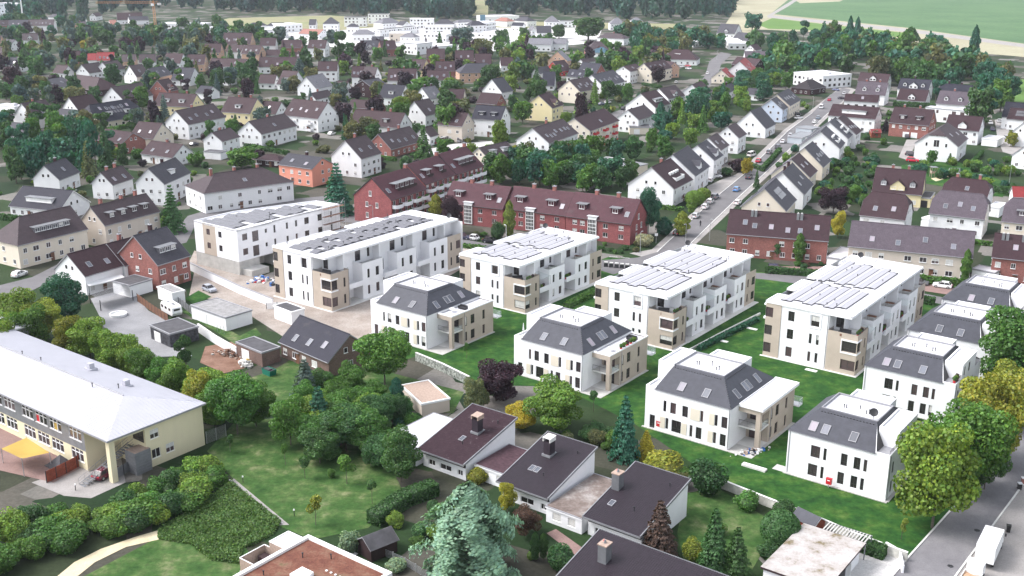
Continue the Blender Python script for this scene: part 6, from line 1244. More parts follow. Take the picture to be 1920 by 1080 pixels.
 if 'K' in E:
  for u in (.25, .7):
   for dx in (-.45, .45):
    cm = MB(); cm.box(-.32, -.32, -1.6, .32, .32, 1.3); cm.tube((0, 0, 1.3), (0, 0, 1.55), .2, .12, 7, 1); obj('chimney', cm, ['zinc', 'pale_concrete'], t, (a + (b - a) * u + dx, -1.1, hr - .9))
 def dormer(u, v, w, kind, wall):
  px, py, pz = onroof(u, v); hh = 1.35 if kind != 'D' else 1.3; yb = py + min((hh + .15) / tn, -py - .2); m = MB(); ztop = pz + hh
  m.box(px - w / 2, py, pz - .25, px + w / 2, py + .02, ztop); m.poly([(px - w / 2, py, pz), (px - w / 2, py, ztop), (px - w / 2, yb + .3, ztop)]); m.poly([(px + w / 2, py, pz), (px + w / 2, yb + .3, ztop), (px + w / 2, py, ztop)])
  o = obj('dormer', m, ['matt' if kind != 'D' else 'stucco'], t, color=wall); rm = MB()
  if kind == 'D':
   hz = w * .42; zt = ztop + hz; yr = min(-.1, py + (zt - pz) / tn)
   m2 = MB(); m2.poly([(px - w / 2, py - .005, ztop - .01), (px + w / 2, py - .005, ztop - .01), (px, py - .005, zt)]); obj('dormer_gable', m2, ['stucco'], o, color=wall)
   for s in (-1, 1): rm.courses((px + (w / 2 + .2) * s, py - .25, ztop - .12), (px + (w / 2 + .2) * s, yb + .2, ztop - .12), (px, yr + .2, zt + .05), (px, py - .25, zt + .05), 4)
   obj('dormer_roof', rm, ['roof_tile'], o, color=rc)
  else:
   rm.box(px - w / 2 - .2, py - .3, ztop, px + w / 2 + .2, yb + .25, ztop + .12); obj('dormer_roof', rm, ['zinc'], o)
  k = max(1, int(w / 1.6))
  for i in range(k):
   uu = w * (i + .5) / k
   if near: wn_ = window(o, (px - w / 2, py), (1, 0), uu, pz + .72, min(1.3, w / k - .25), 1.0, ws, .0, rg.choice((0, 0, .7)))
   else: flat_window(fw, (px - w / 2, py), (1, 0), uu, pz + .72, min(1.3, w / k - .25), 1.0)
 dw = (.78, .78, .78) if cw in 'wcy' and rg.random() < .6 else rc
 for k in range(E.get('d', 0)): dormer((k + .5) / E['d'] * .8 + .1, .3, 2.1 if E['d'] > 2 else 2.6, 'd', dw)
 for k in range(E.get('D', 0)):
  big = E['D'] in (1, 3) and k == E['D'] // 2
  dormer((k + .5) / E['D'] * .86 + .07, .12 if big else .28, (4.2 if E['D'] != 1 else 3.2) if big else 1.7, 'D', wc if big or cw != 'y' else (.3, .3, .32))
 if 'w' in E: dormer(.52, .3, L * .5, 'd', (.10, .10, .115) if cr in 'pg' else (.78, .78, .78))
 if 'B' in E:
  px, py, pz = onroof(.55, .22); w = L * .42; m = MB(); m.box(px - w / 2, py - .2, pz - .5, px + w / 2, py - .05, pz + 1.0); m.box(px - w / 2, py - .2, pz - .5, px - w / 2 + .12, py + 2.2, pz + 1.0); m.box(px + w / 2 - .12, py - .2, pz - .5, px + w / 2, py + 2.2, pz + 1.0); m.box(px - w / 2 - .1, py + 1.9, pz + .4, px + w / 2 + .1, py + 2.5, pz + 2.3)
  o = obj('roof_terrace', m, ['stucco'], t, color=(.8, .8, .8))
  for i in range(3): window(o, (px - w / 2, py + 1.9), (1, 0), w * (i + .5) / 3, pz + 1.15, 1.1, 1.9, 'white_frame', -.02)
 if 'V' in E:
  if 'pv' not in CACHE:
   m = MB(); m.box(-.5, -.82, 0, .5, .82, .05); CACHE['pv'] = m.mesh('solar_panel', ['solar_dim'])
  for i in range(6):
   for j in range(2 + (rz > 1.9)):
    o = bpy.data.objects.new('solar_panel', CACHE['pv']); COL.objects.link(o); o.parent = t; px, py, pz = onroof(.3 + .07 * i + .02, .45 + .2 * j); A = Vector((1, 0, 0)); Nn = A.cross(S)
    o.matrix_local = Matrix(((A.x, S.x, Nn.x, px), (A.y, S.y, Nn.y, py), (A.z, S.z, Nn.z, pz + .09), (0, 0, 0, 1)))
 if 'b' in E:
  red = cw == 'c'
  for k in range(E['b']):
   for s in range(st):
    m = MB(); m.box(-1.7, -1.3, 0, 1.7, .0, .14); m.box(-1.7, -1.3, .14, 1.7, -1.22, 1.05, 1); m.box(-1.7, -1.22, .14, -1.62, 0, 1.05, 1); m.box(1.62, -1.22, .14, 1.7, 0, 1.05, 1)
    obj('balcony', m, ['pale_concrete', 'red' if red else 'white_render'], t, (-xa + Lw * (k + .5) / E['b'], -ya, .35 + 2.75 * s))
 if fw.f:
  o = obj('windows', fw, ['white_frame', 'pane'], t); o['kind'] = 'stuff'
 return t
def flatbox(row):
 x, y, rz, L, W, z, cw, label = row; near = y < 470; rg = random.Random(int(x * 3 + y)); small = z < 3.9
 t = thing('garage' if small else 'flat_roofed_building', label, ('shed' if 'shed' in label else 'garage') if small else 'building', (x, y, 0), rz, None)
 wc = WC[cw]; m = MB(); xa, ya = L / 2, W / 2
 for p, q in (((-xa, -ya), (xa, -ya)), ((xa, -ya), (xa, ya)), ((xa, ya), (-xa, ya)), ((-xa, ya), (-xa, -ya))): m.wall(p, q, 0, z - .02)
 mat = 'graffiti' if 'graffiti' in label else ('brick_wall' if cw in 'nbt' else 'stucco'); obj('wall', m, [mat], t, color=wc)
 r = MB(); o_ = .14
 r.box(-xa - o_, -ya - o_, z - .28, xa + o_, ya + o_, z - .1, 1); top = 'roof_felt' if ('dark' in label or 'felt' in label) else ('roof_gravel' if 'gravel' in label or 'weathered' in label else 'roof_membrane')
 if 'timber' in label: top = 'wood_pale'
 if 'grey' in label and small and top == 'roof_membrane': top = 'zinc'
 r.box(-xa + .12, -ya + .12, z - .1, xa - .12, ya - .12, z - .04, 0)
 for b in ((-xa - o_, -ya - o_, xa + o_, -ya + .12), (-xa - o_, ya - .12, xa + o_, ya + o_), (-xa - o_, -ya + .12, -xa + .12, ya - .12), (xa - .12, -ya + .12, xa + o_, ya - .12)): r.box(b[0], b[1], z - .1, b[2], b[3], z + .06, 1)
 obj('roof', r, [top, 'white_frame' if cw in 'wce' and rg.random() < .5 else 'grey_trim'], t)
 fw = MB()
 if small:
  if 'garage' in label:
   d = MB(); d.box(-1.2, -.05, 0.02, 1.2, .02, 2.1)
   for k in range(5): d.box(-1.15, -.07, .1 + k * .4, 1.15, -.05, .42 + k * .4)
   obj('garage_door', d, ['dark_metal' if 'dark door' in label else 'white_frame'], t, (-xa * .3, -ya, 0))
  return t
 st = max(1, int(z / 3)); cols = max(2, int(L / 3.2)); cs = max(1, int(W / 3.5))
 for s in range(st):
  zz = 1.6 + 2.95 * s
  if zz + .8 > z: break
  for p0, d, n, LL in (((-xa, -ya), (1, 0), cols, L), ((xa, -ya), (0, 1), cs, W), ((-xa, ya), (0, -1), cs, W)):
   for c in range(n):
    if rg.random() < .2: continue
    u = LL * (c + .5) / n; w = rg.choice((1.0, 1.4, 1.8))
    if near: window(t, p0, d, u, zz, w, 1.4, 'dark_frame', -.02)
    else: flat_window(fw, p0, d, u, zz, w, 1.4)
 if fw.f:
  o = obj('windows', fw, ['dark_frame', 'pane'], t); o['kind'] = 'stuff'
 if z > 5 and y < 800:
  ph = MB(); ph.box(-1.2, -1, z - .05, 1.2, 1, z + .9); obj('roof_hatch', ph, ['roof_membrane'], t, (L * .2, 0, 0))
 return t
# ------------------------------------------------------------------ the new quarter: mansard villas and terraced flats
def shutter(parent, p0, d, u, z, w, h):
 k = ('shut', w, h)
 if k not in CACHE:
  m = MB(); m.box(-w / 2, -.06, -h / 2, w / 2, -.012, h / 2); CACHE[k] = m.mesh('shutter', ['beige_shutter'])
 d = Vector(d).normalized(); obj('shutter', CACHE[k], None, parent, (p0[0] + d.x * u, p0[1] + d.y * u, z), math.atan2(d.y, d.x))
def wins(parent, mb, p0, p1, z0, z1, specs, m=0, mr=None, style='dark_frame', inset=.15, prob=.0):
 """wall with recessed windows; specs rows (u, z, w, h, blind)"""
 mb.wall(p0, p1, z0, z1, [(s[0], s[1], s[2], s[3]) for s in specs], inset, m, mr); d = (p1[0] - p0[0], p1[1] - p0[1])
 for s in specs: window(parent, p0, d, s[0], s[1], s[2], s[3], style, inset, s[4] if len(s) > 4 else 0)
def railing(parent, pts, z, h=.95, mat='dark_metal', glass=None):
 m = MB()
 for p, q in zip(pts, pts[1:]):
  p, q = Vector(p), Vector(q); L = (q - p).length; n = max(1, int(L / 1.2))
  m.tube((p.x, p.y, z + h), (q.x, q.y, z + h), .03, n=4); m.tube((p.x, p.y, z + .12), (q.x, q.y, z + .12), .02, n=4)
  for k in range(n + 1): c = p.lerp(q, k / n); m.tube((c.x, c.y, z), (c.x, c.y, z + h), .022, n=4)
  if glass is None:
   for k in range(int(L / .13)): c = p.lerp(q, (k + .5) / int(L / .13)); m.tube((c.x, c.y, z + .12), (c.x, c.y, z + h), .009, n=3, cap=False)
 o = obj('railing', m, [mat], parent)
 if glass:
  g = MB()
  for p, q in zip(pts, pts[1:]): g.quad((p[0], p[1], z + .1), (q[0], q[1], z + .1), (q[0], q[1], z + h - .04), (p[0], p[1], z + h - .04))
  obj('glass_panel', g, [glass], o)
 return o
def parapet(m, x0, y0, x1, y1, z, h=.35, t=.22, mc=0):
 m.box(x0, y0, z, x1, y0 + t, z + h, mc); m.box(x0, y1 - t, z, x1, y1, z + h, mc); m.box(x0, y0 + t, z, x0 + t, y1 - t, z + h, mc); m.box(x1 - t, y0 + t, z, x1, y1 - t, z + h, mc)
def vents(parent, pts):
 for p in pts: obj('vent_pipe', vent_mesh(), None, parent, p, 0, None, (1, 1, rnd.uniform(.8, 1.3)))
def plant_pots(x, y, z, label, group, n, spread, ang):
 for k in range(n):
  u = (k - (n - 1) / 2) * spread; px, py = x + math.cos(ang) * u, y + math.sin(ang) * u
  t = thing('potted_plant', label, 'potted plant', (px, py, z), rnd.random() * 6, group); m = MB(); m.tube((0, 0, 0), (0, 0, .45), .2, .27, 8); obj('pot', m, ['dark_metal' if k % 2 else 'red'], t)
  obj('foliage', tree_protos('bush', True, k)[0], None, t, (0, 0, .4), 0, TC[('g1', 'g3', 'r')[k % 3]], (.9, .9, .9))
def mansard(t, xa, xb, y0, y1, fx0, fx1, fy0, fy1, ze, zt, kinds, notch=0):
 r = MB()
 r.courses((xa, y0, ze), (xb - notch, y0, ze), (fx1 - (0), fy0, zt), (fx0, fy0, zt), 15, .045)
 r.courses((xb, y1, ze), (xa, y1, ze), (fx0, fy1, zt), (fx1, fy1, zt), 15, .045)
 if notch: r.courses((xb - notch, y0, ze), (xb - notch + .01, y0 + .01, ze), (fx1, fy1, zt), (fx1, fy0, zt), 3, .02); r.courses((fx1 + 1.0, 3.2, zt - 1.9), (fx1 + 1.0, y1, zt - 1.9), (fx1, fy1, zt), (fx1, fy0, zt), 7, .045)
 else: r.courses((xb, y0, ze), (xb, y1, ze), (fx1, fy1, zt), (fx1, fy0, zt), 15, .045)
 r.courses((xa, y1, ze), (xa, y0, ze), (fx0, fy0, zt), (fx0, fy1, zt), 15, .045)
 # snow guard studs under the top edge
 for k in range(17):
  u = (k + .5) / 17; x = fx0 + (fx1 - fx0) * u - .12 * (u - .5); r.box(x - .1, fy0 - .62, zt - .42, x + .1, fy0 - .54, zt - .28, 1)
  if not notch: y = fy0 + (fy1 - fy0) * u; r.box(fx1 + .46, y - .1, zt - .42, fx1 + .54, y + .1, zt - .28, 1)
 obj('mansard_roof', r, ['slate', 'dark_metal'], t)
 f = MB(); f.box(fx0, fy0, zt - .5, fx1, fy1, zt - .22); obj('flat_roof', f, ['roof_membrane'], t)
 c = MB(); parapet(c, fx0 - .05, fy0 - .05, fx1 + .05, fy1 + .05, zt - .22, .30, .16); obj('roof_edge', c, ['grey_trim'], t)
 vents(t, [(fx0 + (fx1 - fx0) * u, fy0 + (fy1 - fy0) * v, zt - .24) for u, v in ((.3, .35), (.34, .37), (.55, .5), (.72, .3), (.76, .34))])
 s1 = Vector((0, fy0 - y0, zt - ze)).normalized()
 def of(u, v): return (xa + (fx0 - xa) * v + u * ((xb - notch + (fx1 - xb + notch) * v) - (xa + (fx0 - xa) * v)), y0 + (fy0 - y0) * v, ze + (zt - ze) * v)
 for u, v, kd in kinds.get('front', ()): skylight(t, of(u, v), (1, 0, 0), s1, .95, 1.45, kd)
 s2 = Vector((fx1 - xb, 0, zt - ze)).normalized()
 for u, v, kd in kinds.get('right', ()):
  skylight(t, (xb + (fx1 - xb) * v, y0 + (fy0 - y0) * v + u * ((y1 + (fy1 - y1) * v) - (y0 + (fy0 - y0) * v)), ze + (zt - ze) * v), (0, 1, 0), s2, .9, 1.5, kd)
def villa_a(a, b, label, terrace):
 t = thing('mansard_villa', label, 'apartment villa', G(a, b), RZ, 'white mansard villas of the new quarter')
 m = MB(); W1 = 'white_render'
 up = [(3.6, 4.5, .5, 1.9, 0), (5.1, 4.5, 1.0, 1.9, rnd.choice((0, .6))), (7.25, 4.5, 1.0, 1.9), (10.2, 4.5, .5, 1.9), (12.7, 4.5, .5, 1.9), (14.1, 4.5, 1.0, 1.9, rnd.choice((0, .5)))]
 lo = [(1.4, 1.25, .95, 2.3), (4.1, 1.6, .5, 1.9), (5.8, 1.5, 1.7, 2.1), (8.45, 1.5, .5, 2.0), (9.8, 1.5, 1.0, 2.0), (12.6, 1.5, .5, 1.9), (14.0, 1.5, 1.0, 2.0, rnd.choice((0, .6)))]
 wins(t, m, (-15, 0), (0, 0), 0, 7, up + lo)
 for u, z, w in ((9.05, 4.5, 1.65), (11.95, 4.5, .9), (3.3, 1.6, .9), (7.2, 1.5, .95), (11.85, 1.5, .9)): shutter(t, (-15, 0), (1, 0), u, z, w, 1.95)
 m.wall((0, 0), (0, 16), 0, 7); m.wall((0, 16), (-15, 16), 0, 7); m.wall((-15, 16), (-15, 0), 0, 7)
 m.box(-15, 0, 7, -13.2, .25, 7.35); m.box(-15, .25, 7, -14.75, 4, 7.35); m.box(-14.75, .25, 6.98, -13.2, 4, 7.03)
 m.box(-15.1, 4, 6.9, -12.2, 11.5, 10.1); m.box(-10.5, 12.9, 6.9, -4.2, 16.1, 9.4)
 obj('wall', m, [W1], t)
 rr = MB(); rr.box(-14.85, 4.25, 10.1, -12.4, 11.3, 10.13); rr.box(-10.3, 13.2, 9.4, -4.4, 15.9, 9.43); obj('bay_roof', rr, ['roof_membrane'], t)
 p2 = MB(); parapet(p2, -15.1, 4, -12.2, 11.5, 10.1, .3); parapet(p2, -10.5, 12.9, -4.2, 16.1, 9.4, .3); obj('parapet', p2, [W1], t)
 bs = MB(); bs.box(-15.3, -.45, -.05, .3, 0, .12); bs.box(0.02, -.45, -.05, 4.2, 16, .1); obj('plinth_strip', bs, ['concrete'], t)
 # cream bay with corner loggias
 c = MB(); X = 3.7
 c.box(X - .75, 3.0, 0, X, 3.75, 6.6); c.box(0, 3.0, 5.75, X - .75, 3.35, 6.6); c.box(X - .35, 3.75, 5.75, X, 6.3, 6.6)
 c.wall((0, 6.3), (X - .0, 6.3), 0, 5.75, [(1.6, 1.2, 2.2, 2.1), (1.6, 4.4, 2.2, 2.1)], .1); window(t, (0, 6.3), (1, 0), 1.6, 1.2, 2.2, 2.1, 'dark_frame', .1); window(t, (0, 6.3), (1, 0), 1.6, 4.4, 2.2, 2.1, 'dark_frame', .1)
 sp = [(1.1, 1.5, .5, 1.9), (3.1, 1.5, 1.2, 1.9), (6.6, 1.5, .75, 1.9), (3.1, 4.6, 1.2, 1.9), (6.6, 4.6, .75, 1.9), (1.1, 4.6, .5, 1.9, .9)]
 wins(t, c, (X, 6.3), (X, 16), 0, 6.6, sp, 0)
 c.wall((X, 16), (0, 16), 0, 6.6); obj('bay_wall', c, ['cream_render'], t)
 
 for q in ((3.05, 3.05, X, 3.3), (3.0, .02, X, .14), (3.02, 5.72, X - .02, 5.8)): s = MB(); s.box(0, q[0], q[1], q[2], 6.3, q[3]); obj('loggia_floor', s, ['pale_concrete'], t)
 railing(t, [(.1, 3.15), (X - .8, 3.15)], 3.3); railing(t, [(X - .12, 3.8), (X - .12, 6.2)], 3.3, .95, 'dark_metal', 'clear_glass')
 top = MB(); ov = .0 if terrace else .45
 if terrace:
  top.box(0.05, 3.25, 6.35, X - .2, 15.8, 6.45, 1); parapet(top, 0, 3.0, X + .05, 16.05, 6.6, .25)
 else:
  top.box(0, 2.7, 6.6, X + ov, 16.6, 6.95, 0, 1); parapet(top, 0, 2.7, X + ov, 16.6, 6.95, .14, .2)
 obj('bay_top', top, [W1, 'roof_membrane'], t)
 bl = MB(); bl.box(.6, 16.05, 3.0, X + .9, 17.6, 3.25); obj('end_balcony', bl, ['white_render'], t); railing(t, [(.6, 17.55), (X + .85, 17.55), (X + .85, 16.1)], 3.25, .95, 'steel', 'clear_glass')
 dp = MB(); dp.tube((-.12, -.06, 0), (-.12, -.06, 6.9), .05); dp.tube((X + .05, 6.9, 0), (X + .05, 6.9, 6.5), .05); obj('downpipe', dp, ['grey_trim'], t)
 mansard(t, -13.4, .15, -.12, 16.1, -12.2, -3.5, 4.4, 11.5, 7.0, 10.2, {'front': ((.32, .3, 'sky_pane'), (.68, .3, 'sky_pane')), 'right': ((.2, .3, 'sky_pane'), (.44, .34, 'sky_pane'), (.53, .34, 'sky_pane'), (.78, .34, 'sky_pane'))})
 return t
def villa_b(a, b, label, dish_=False, blinds=0):
 t = thing('mansard_villa', label, 'apartment villa', G(a, b), RZ, 'white mansard villas of the new quarter')
 m = MB(); B = lambda: blinds and rnd.choice((0, .7))
 up = [(4.3, 4.6, 1.4, 1.9), (5.75, 4.6, .45, 1.9), (8.6, 4.6, .95, 1.9, B()), (10.5, 4.6, .95, 1.9), (11.7, 4.6, .5, 1.9, B())]
 lo = [(4.1, 1.6, 1.4, 1.9), (5.55, 1.6, .45, 1.9), (8.35, 1.6, .95, 1.9, B()), (10.3, 1.6, .95, 1.9), (11.5, 1.6, .5, 1.9, B())]
 wins(t, m, (-15, 0), (0, 0), 0, 6.9, up + lo)
 wins(t, m, (0, 0), (0, 15), 0, 6.9, [(2.0, 1.6, .9, 1.9), (2.0, 4.6, .9, 1.9), (6, 1.6, 1.2, 1.9), (6, 4.6, 1.2, 1.9), (10.5, 1.6, .8, 1.9), (10.5, 4.6, .8, 1.9)])
 m.wall((0, 15), (-15, 15), 0, 6.9); wins(t, m, (-15, 15), (-15, 0), 0, 6.9, [(11, 1.6, 1, 1.9), (11, 4.6, 1, 1.9)])
 # set back top storey box on the right, roof notch terrace in front of it
 m.wall((-2.9, 3.2), (0, 3.2), 6.4, 9.4); m.wall((0, 3.2), (0, 11.2), 6.9, 9.4, [(1.5, 8.0, .7, 1.7), (4.2, 8.0, 1.0, 1.7)], .1); m.wall((0, 11.2), (-2.9, 11.2), 6.9, 9.4)
 window(t, (0, 3.2), (0, 1), 1.5, 8.0, .7, 1.7, 'dark_frame', .1); window(t, (0, 3.2), (0, 1), 4.2, 8.0, 1.0, 1.7, 'dark_frame', .1)
 m.box(-2.0, .0, 6.9, 0, .2, 7.15); m.box(-.2, .2, 6.9, 0, 3.2, 7.15); m.box(-10.5, 11.6, 6.9, -4.4, 15.1, 9.3)
 obj('wall', m, ['white_render'], t)
 rr = MB(); rr.box(-2.8, 3.35, 9.4, -.15, 11.05, 9.43); rr.box(-10.3, 11.9, 9.3, -4.6, 14.9, 9.33); rr.box(-2.0, .2, 6.86, -.2, 3.2, 6.93, 1); obj('bay_roof', rr, ['roof_membrane', 'grey_trim'], t)
 p2 = MB(); parapet(p2, -2.9, 3.2, .05, 11.25, 9.4, .28); parapet(p2, -10.5, 11.6, -4.4, 15.1, 9.3, .28); obj('parapet', p2, ['white_render'], t)
 railing(t, [(-.1, .15), (-.1, 3.1)], 7.1, .7)
 bs = MB(); bs.box(-15.2, -.5, -.05, .35, 0, .12); bs.box(0.0, 0, -.05, .5, 15, .12); bs.box(-17, -.2, -.05, -15.0, 1.6, .08); obj('plinth_strip', bs, ['concrete'], t)
 dp = MB(); dp.tube((-14.75, -.06, 0), (-14.75, -.06, 6.8), .05); dp.tube((.06, .5, 0), (.06, .5, 6.8), .05); dp.tube((-1.95, -.1, 7), (-3.4, 3.7, 9.7), .05, m=1); obj('downpipe', dp, ['grey_trim', 'white_frame'], t)
 side = MB(); side.poly([(-1.95, .0, 6.9), (-1.95, 3.2, 6.9), (-2.9, 3.2, 8.9)]); obj('terrace_door_wall', side, ['dark_frame'], t)
 mansard(t, -15.15, -.0, -.12, 15.1, -11.8, -3.5, 4.0, 10.8, 6.9, 10.0, {'front': ((.2, .32, 'sky_pane'), (.36, .32, 'sky_pane'), (.72, .32, 'sky_pane'))} if not blinds == 2 else {'front': ((.38, .3, 'sky_pane'), (.7, .3, 'sky_pane'))}, 1.95)
 if dish_: dish(t, (-4.4, 4.8, 9.8), .4, .62)
 return t
def flats(a, b, LEN, Z, label, style, seed, notches=((6.5, 12.2), (21, 24)), dishp=None):
 """three storey flats; x 0..18 across, y 0..LEN away; roof slab to x=16.6"""
 rg = random.Random(seed); t = thing('apartment_block', label, 'apartment building', G(a, b), RZ, 'white three storey flats of the new quarter')
 q = (Z - .4) / 3; f = [0, q, 2 * q, Z - .4]; wz = lambda s: f[s] + q * .52; wh = q * .55; bl = lambda p=.35: rg.choice((.5, .9)) if rg.random() < p else 0
 if style == 'new': bl = lambda p=0: 0
 w = MB(); c = MB(); c2 = MB(); c3 = MB(); XR = 16.6; XW = 14.4
 # front: cream left strip with corner window, white middle, cream right bay
 wins(t, c, (0, 0), (3.1, 0), 0, Z - .3, [(.75, wz(s), 1.5, wh) for s in range(3)], 0)
 mid = [(2.0, wz(2), 1.25, wh), (6.7, wz(2), 1.6, wh * 1.05, bl()), (2.0, wz(1), 1.25, wh, bl()), (2.0, wz(0), 1.25, wh, bl()), (6.0, wz(1), .55, wh), (7.4, wz(1), .55, wh, bl()), (6.0, wz(0), .55, wh), (7.4, wz(0), .55, wh)]
 wins(t, w, (3.1, .12), (12.4, .12), 0, Z - .3, mid); fr = MB()
 for k in range(2): pass
 fr.box(9.8 - 1.15, .0, wz(2) - wh * .72, 9.8 + 1.15, .12, wz(2) - wh * .62); fr.box(9.8 - 1.15, .0, wz(2) + wh * .62, 9.8 + 1.15, .12, wz(2) + wh * .72); fr.box(9.8 - 1.15, .0, wz(2) - wh * .62, 9.8 - 1.0, .12, wz(2) + wh * .62); fr.box(9.8 + 1.0, .0, wz(2) - wh * .62, 9.8 + 1.15, .12, wz(2) + wh * .62)
 w.wall((12.4, .12), (12.4, 3.0), f[2], Z - .3); w.wall((12.4, 3.0), (XW, 3.0), f[2], Z - .3, [(1.0, wz(2) - .1, 1.5, wh * 1.2)]); window(t, (12.4, 3.0), (1, 0), 1.0, wz(2) - .1, 1.5, wh * 1.2, 'dark_frame', .15)
 zt = f[2] + .85                                                # bay parapet height
 c2.wall((12.4, 0), (18, 0), 0, zt, [(4.15, wz(s), 2.7, wh) for s in (0, 1)]); c2.wall((18, 0), (18, 5.4), 0, zt, [(1.0, wz(s), 1.6, wh) for s in (0, 1)] + [(4.0, wz(s), .6, wh) for s in (0, 1)])
 c2.wall((18, 5.4), (XW, 5.4), 0, zt); c2.wall((12.4, 2.9), (12.4, 0), f[2], zt); c.wall((3.1, 0), (3.1, .12), 0, Z - .3); c2.wall((12.4, .12), (12.4, 0), 0, zt)
 for s in (0, 1):
  window(t, (12.4, 0), (1, 0), 4.15, wz(s), 2.7, wh, 'dark_frame', .15, bl()); window(t, (18, 0), (0, 1), 1.0, wz(s), 1.6, wh, 'dark_frame', .15, bl()); window(t, (18, 0), (0, 1), 4.0, wz(s), .6, wh, 'dark_frame', .15)
  if s == 1:
   for d in ((-.62, -.5), (.5, .62)): fr.box(15.1, -.12, wz(s) + d[0] * wh * 1.12, 18.12, 0, wz(s) + d[1] * wh * 1.12); fr.box(18, 0, wz(s) + d[0] * wh * 1.12, 18.12, 2.0, wz(s) + d[1] * wh * 1.12)
   fr.box(15.0, -.12, wz(s) - wh * .69, 15.14, 0, wz(s) + wh * .69)
 fl = MB(); fl.box(12.45, .05, f[2] - .05, 17.8, 5.3, f[2] + .06)
 # left side (cream strip end, white with steps)
 lw = [(2.4 + 4.1 * k, wz(s), 1.0, wh) for k in range(int(LEN / 4.3)) for s in range(3)]
 w.wall((0, LEN), (0, 0), 0, Z - .3)
 for s in (2,): fr.box(-.5, .3, wz(s) - wh * .8, 0, 1.9, wz(s) - wh * .6); fr.box(-.5, .3, wz(s) + wh * .6, 0, 1.9, wz(s) + wh * .75)
 w.wall((18 if style == 'new' else XR - .6, LEN), (0, LEN), 0, Z - .3)
 # right side: upper wall set back, bays with terraces, balconies between
 n = 2 if LEN < 36 else 3; seg = (LEN - 10.4) / n; top = []
 for k in range(n):
  y0 = 5.4 + k * seg; ya, yb = y0, y0 + seg * .42; yc, yd = yb, y0 + seg           # recess, then bay
  rec = [(seg * .21, wz(s) - .15, 2.1, wh * 1.25) for s in (0, 1)]; wins(t, w, (XW, ya), (XW, yb), 0, f[2], rec)
  bays = [(seg * .17, wz(s), .75, wh, bl(.2)) for s in (0, 1)] + [(seg * .42, wz(s), 1.05, wh, bl(.3)) for s in (0, 1)]
  wins(t, w, (17.4, yc), (17.4, yd), 0, zt, bays); w.wall((XW, yc), (17.4, yc), 0, zt); w.wall((17.4, yd), (XW, yd), 0, zt)
  fl.box(XW, yc + .2, f[2] - .05, 17.2, yd - .2, f[2] + .06)
  bal = MB(); bal.box(XW, ya + .03, f[1] - .12, 18.0, yb - .03, f[1] + .1); bal.box(17.85, ya + .03, f[1] + .1, 18.0, yb - .03, f[1] + 1.0); obj('balcony', bal, ['white_render'], t)
  cn = MB(); cn.quad((XW + .1, ya + .2, f[2] + .1), (18.1, ya + .2, f[2] - .35), (18.1, yb - .2, f[2] - .35), (XW + .1, yb - .2, f[2] + .1))
  for yy in (ya + .25, yb - .25): cn.tube((17.95, yy, f[1] + .95), (17.95, yy, f[2] - .33), .03, n=4, m=1)
  if style != 'new' and rg.random() < .75: obj('glass_canopy', cn, ['clear_glass', 'steel'], t)
  railing(t, [(17.3, yc + .1), (17.3, yd - .1)], zt - .05, .35, 'steel')
  top += [(yc + seg * .15 - 5.4 + 2.4, wz(2) - .1, 1.7, wh * 1.2), (yc + seg * .45 - 5.4 + 2.4, wz(2), .8, wh)]
  if style != 'new':
   tb = MB(); tb.box(-.9, -.5, .66, .9, .5, .72)
   for sx in (-.75, .75):
    for sy in (-.4, .4): tb.tube((sx, sy, 0), (sx, sy, .66), .03, n=4)
   gx, gy, _ = G(a + 16.1, b + yc + seg * .3); kk = rg.random()
   tg = thing('terrace_table', 'small dining table on a roof terrace of the flats', 'table', (gx, gy, f[2] + .06), RZ, 'terrace tables of the flats'); obj('tabletop', tb, ['wood_brown' if kk > .5 else 'dark_metal'], tg)
   gx, gy, _ = G(a + 16.9, b + ya + seg * .2); plant_pots(gx, gy, f[1] + .1, 'potted plant on a balcony of the flats', 'balcony plants of the flats', rg.choice((2, 3)), .8, AZ * 0 + R(53))
 c3.wall((17.4, LEN - 5), (17.4, LEN), 0, zt, [(1.4, wz(s), .6, wh) for s in (0, 1)] + [(4.0, wz(s), 1.6, wh) for s in (0, 1)])
 for s in (0, 1): window(t, (17.4, LEN - 5), (0, 1), 1.4, wz(s), .6, wh, 'dark_frame', .15); window(t, (17.4, LEN - 5), (0, 1), 4.0, wz(s), 1.6, wh, 'dark_frame', .15)
 c3.wall((XW, LEN - 5), (17.4, LEN - 5), 0, zt); fl.box(XW, LEN - 4.8, f[2] - .05, 17.2, LEN - .2, f[2] + .06)
 w.wall((XW, 3.0), (XW, LEN), f[2], Z - .3, [(u - 0, z, ww, h) for u, z, ww, h in top], .15)
 for u, z, ww, h in top: window(t, (XW, 3.0), (0, 1), u, z, ww, h, 'dark_frame', .15)
 for k in range(n + 1): yy = 5.4 + k * seg; w.box(XW, yy - .12, f[2] + .1, XR - .1, yy + .12, Z - .35)
 obj('wall', w, ['white_render'], t); obj('cream_wall', c, ['cream_render'], t); obj('bay_wall', c2, ['cream_render'], t); obj('bay_wall', c3, ['cream_render'], t); obj('window_surround', fr, ['white_render'], t); obj('terrace_floor', fl, ['grey_trim' if style == 'new' else 'pale_concrete'], t)
 railing(t, [(12.5, .12), (17.88, .12), (17.88, 5.3)], zt - .05, .35, 'dark_metal')
 gx, gy, _ = G(a + 15.0, b + 1.4); tg = thing('terrace_sofa', 'dark sofa group on the front corner terrace of the flats', 'sofa', (gx, gy, f[2] + .06), RZ + rg.random(), 'corner terrace sofas of the flats')
 for nm, bx in (('seat', (-1.1, -.45, .1, 1.1, .45, .45)), ('backrest', (-1.1, .3, .45, 1.1, .48, .95)), ('side_table', (-.4, -1.4, .0, .4, -.7, .5))): sm = MB(); sm.box(*bx); obj(nm, sm, ['dark_metal' if nm != 'side_table' else 'wood_brown'], tg)
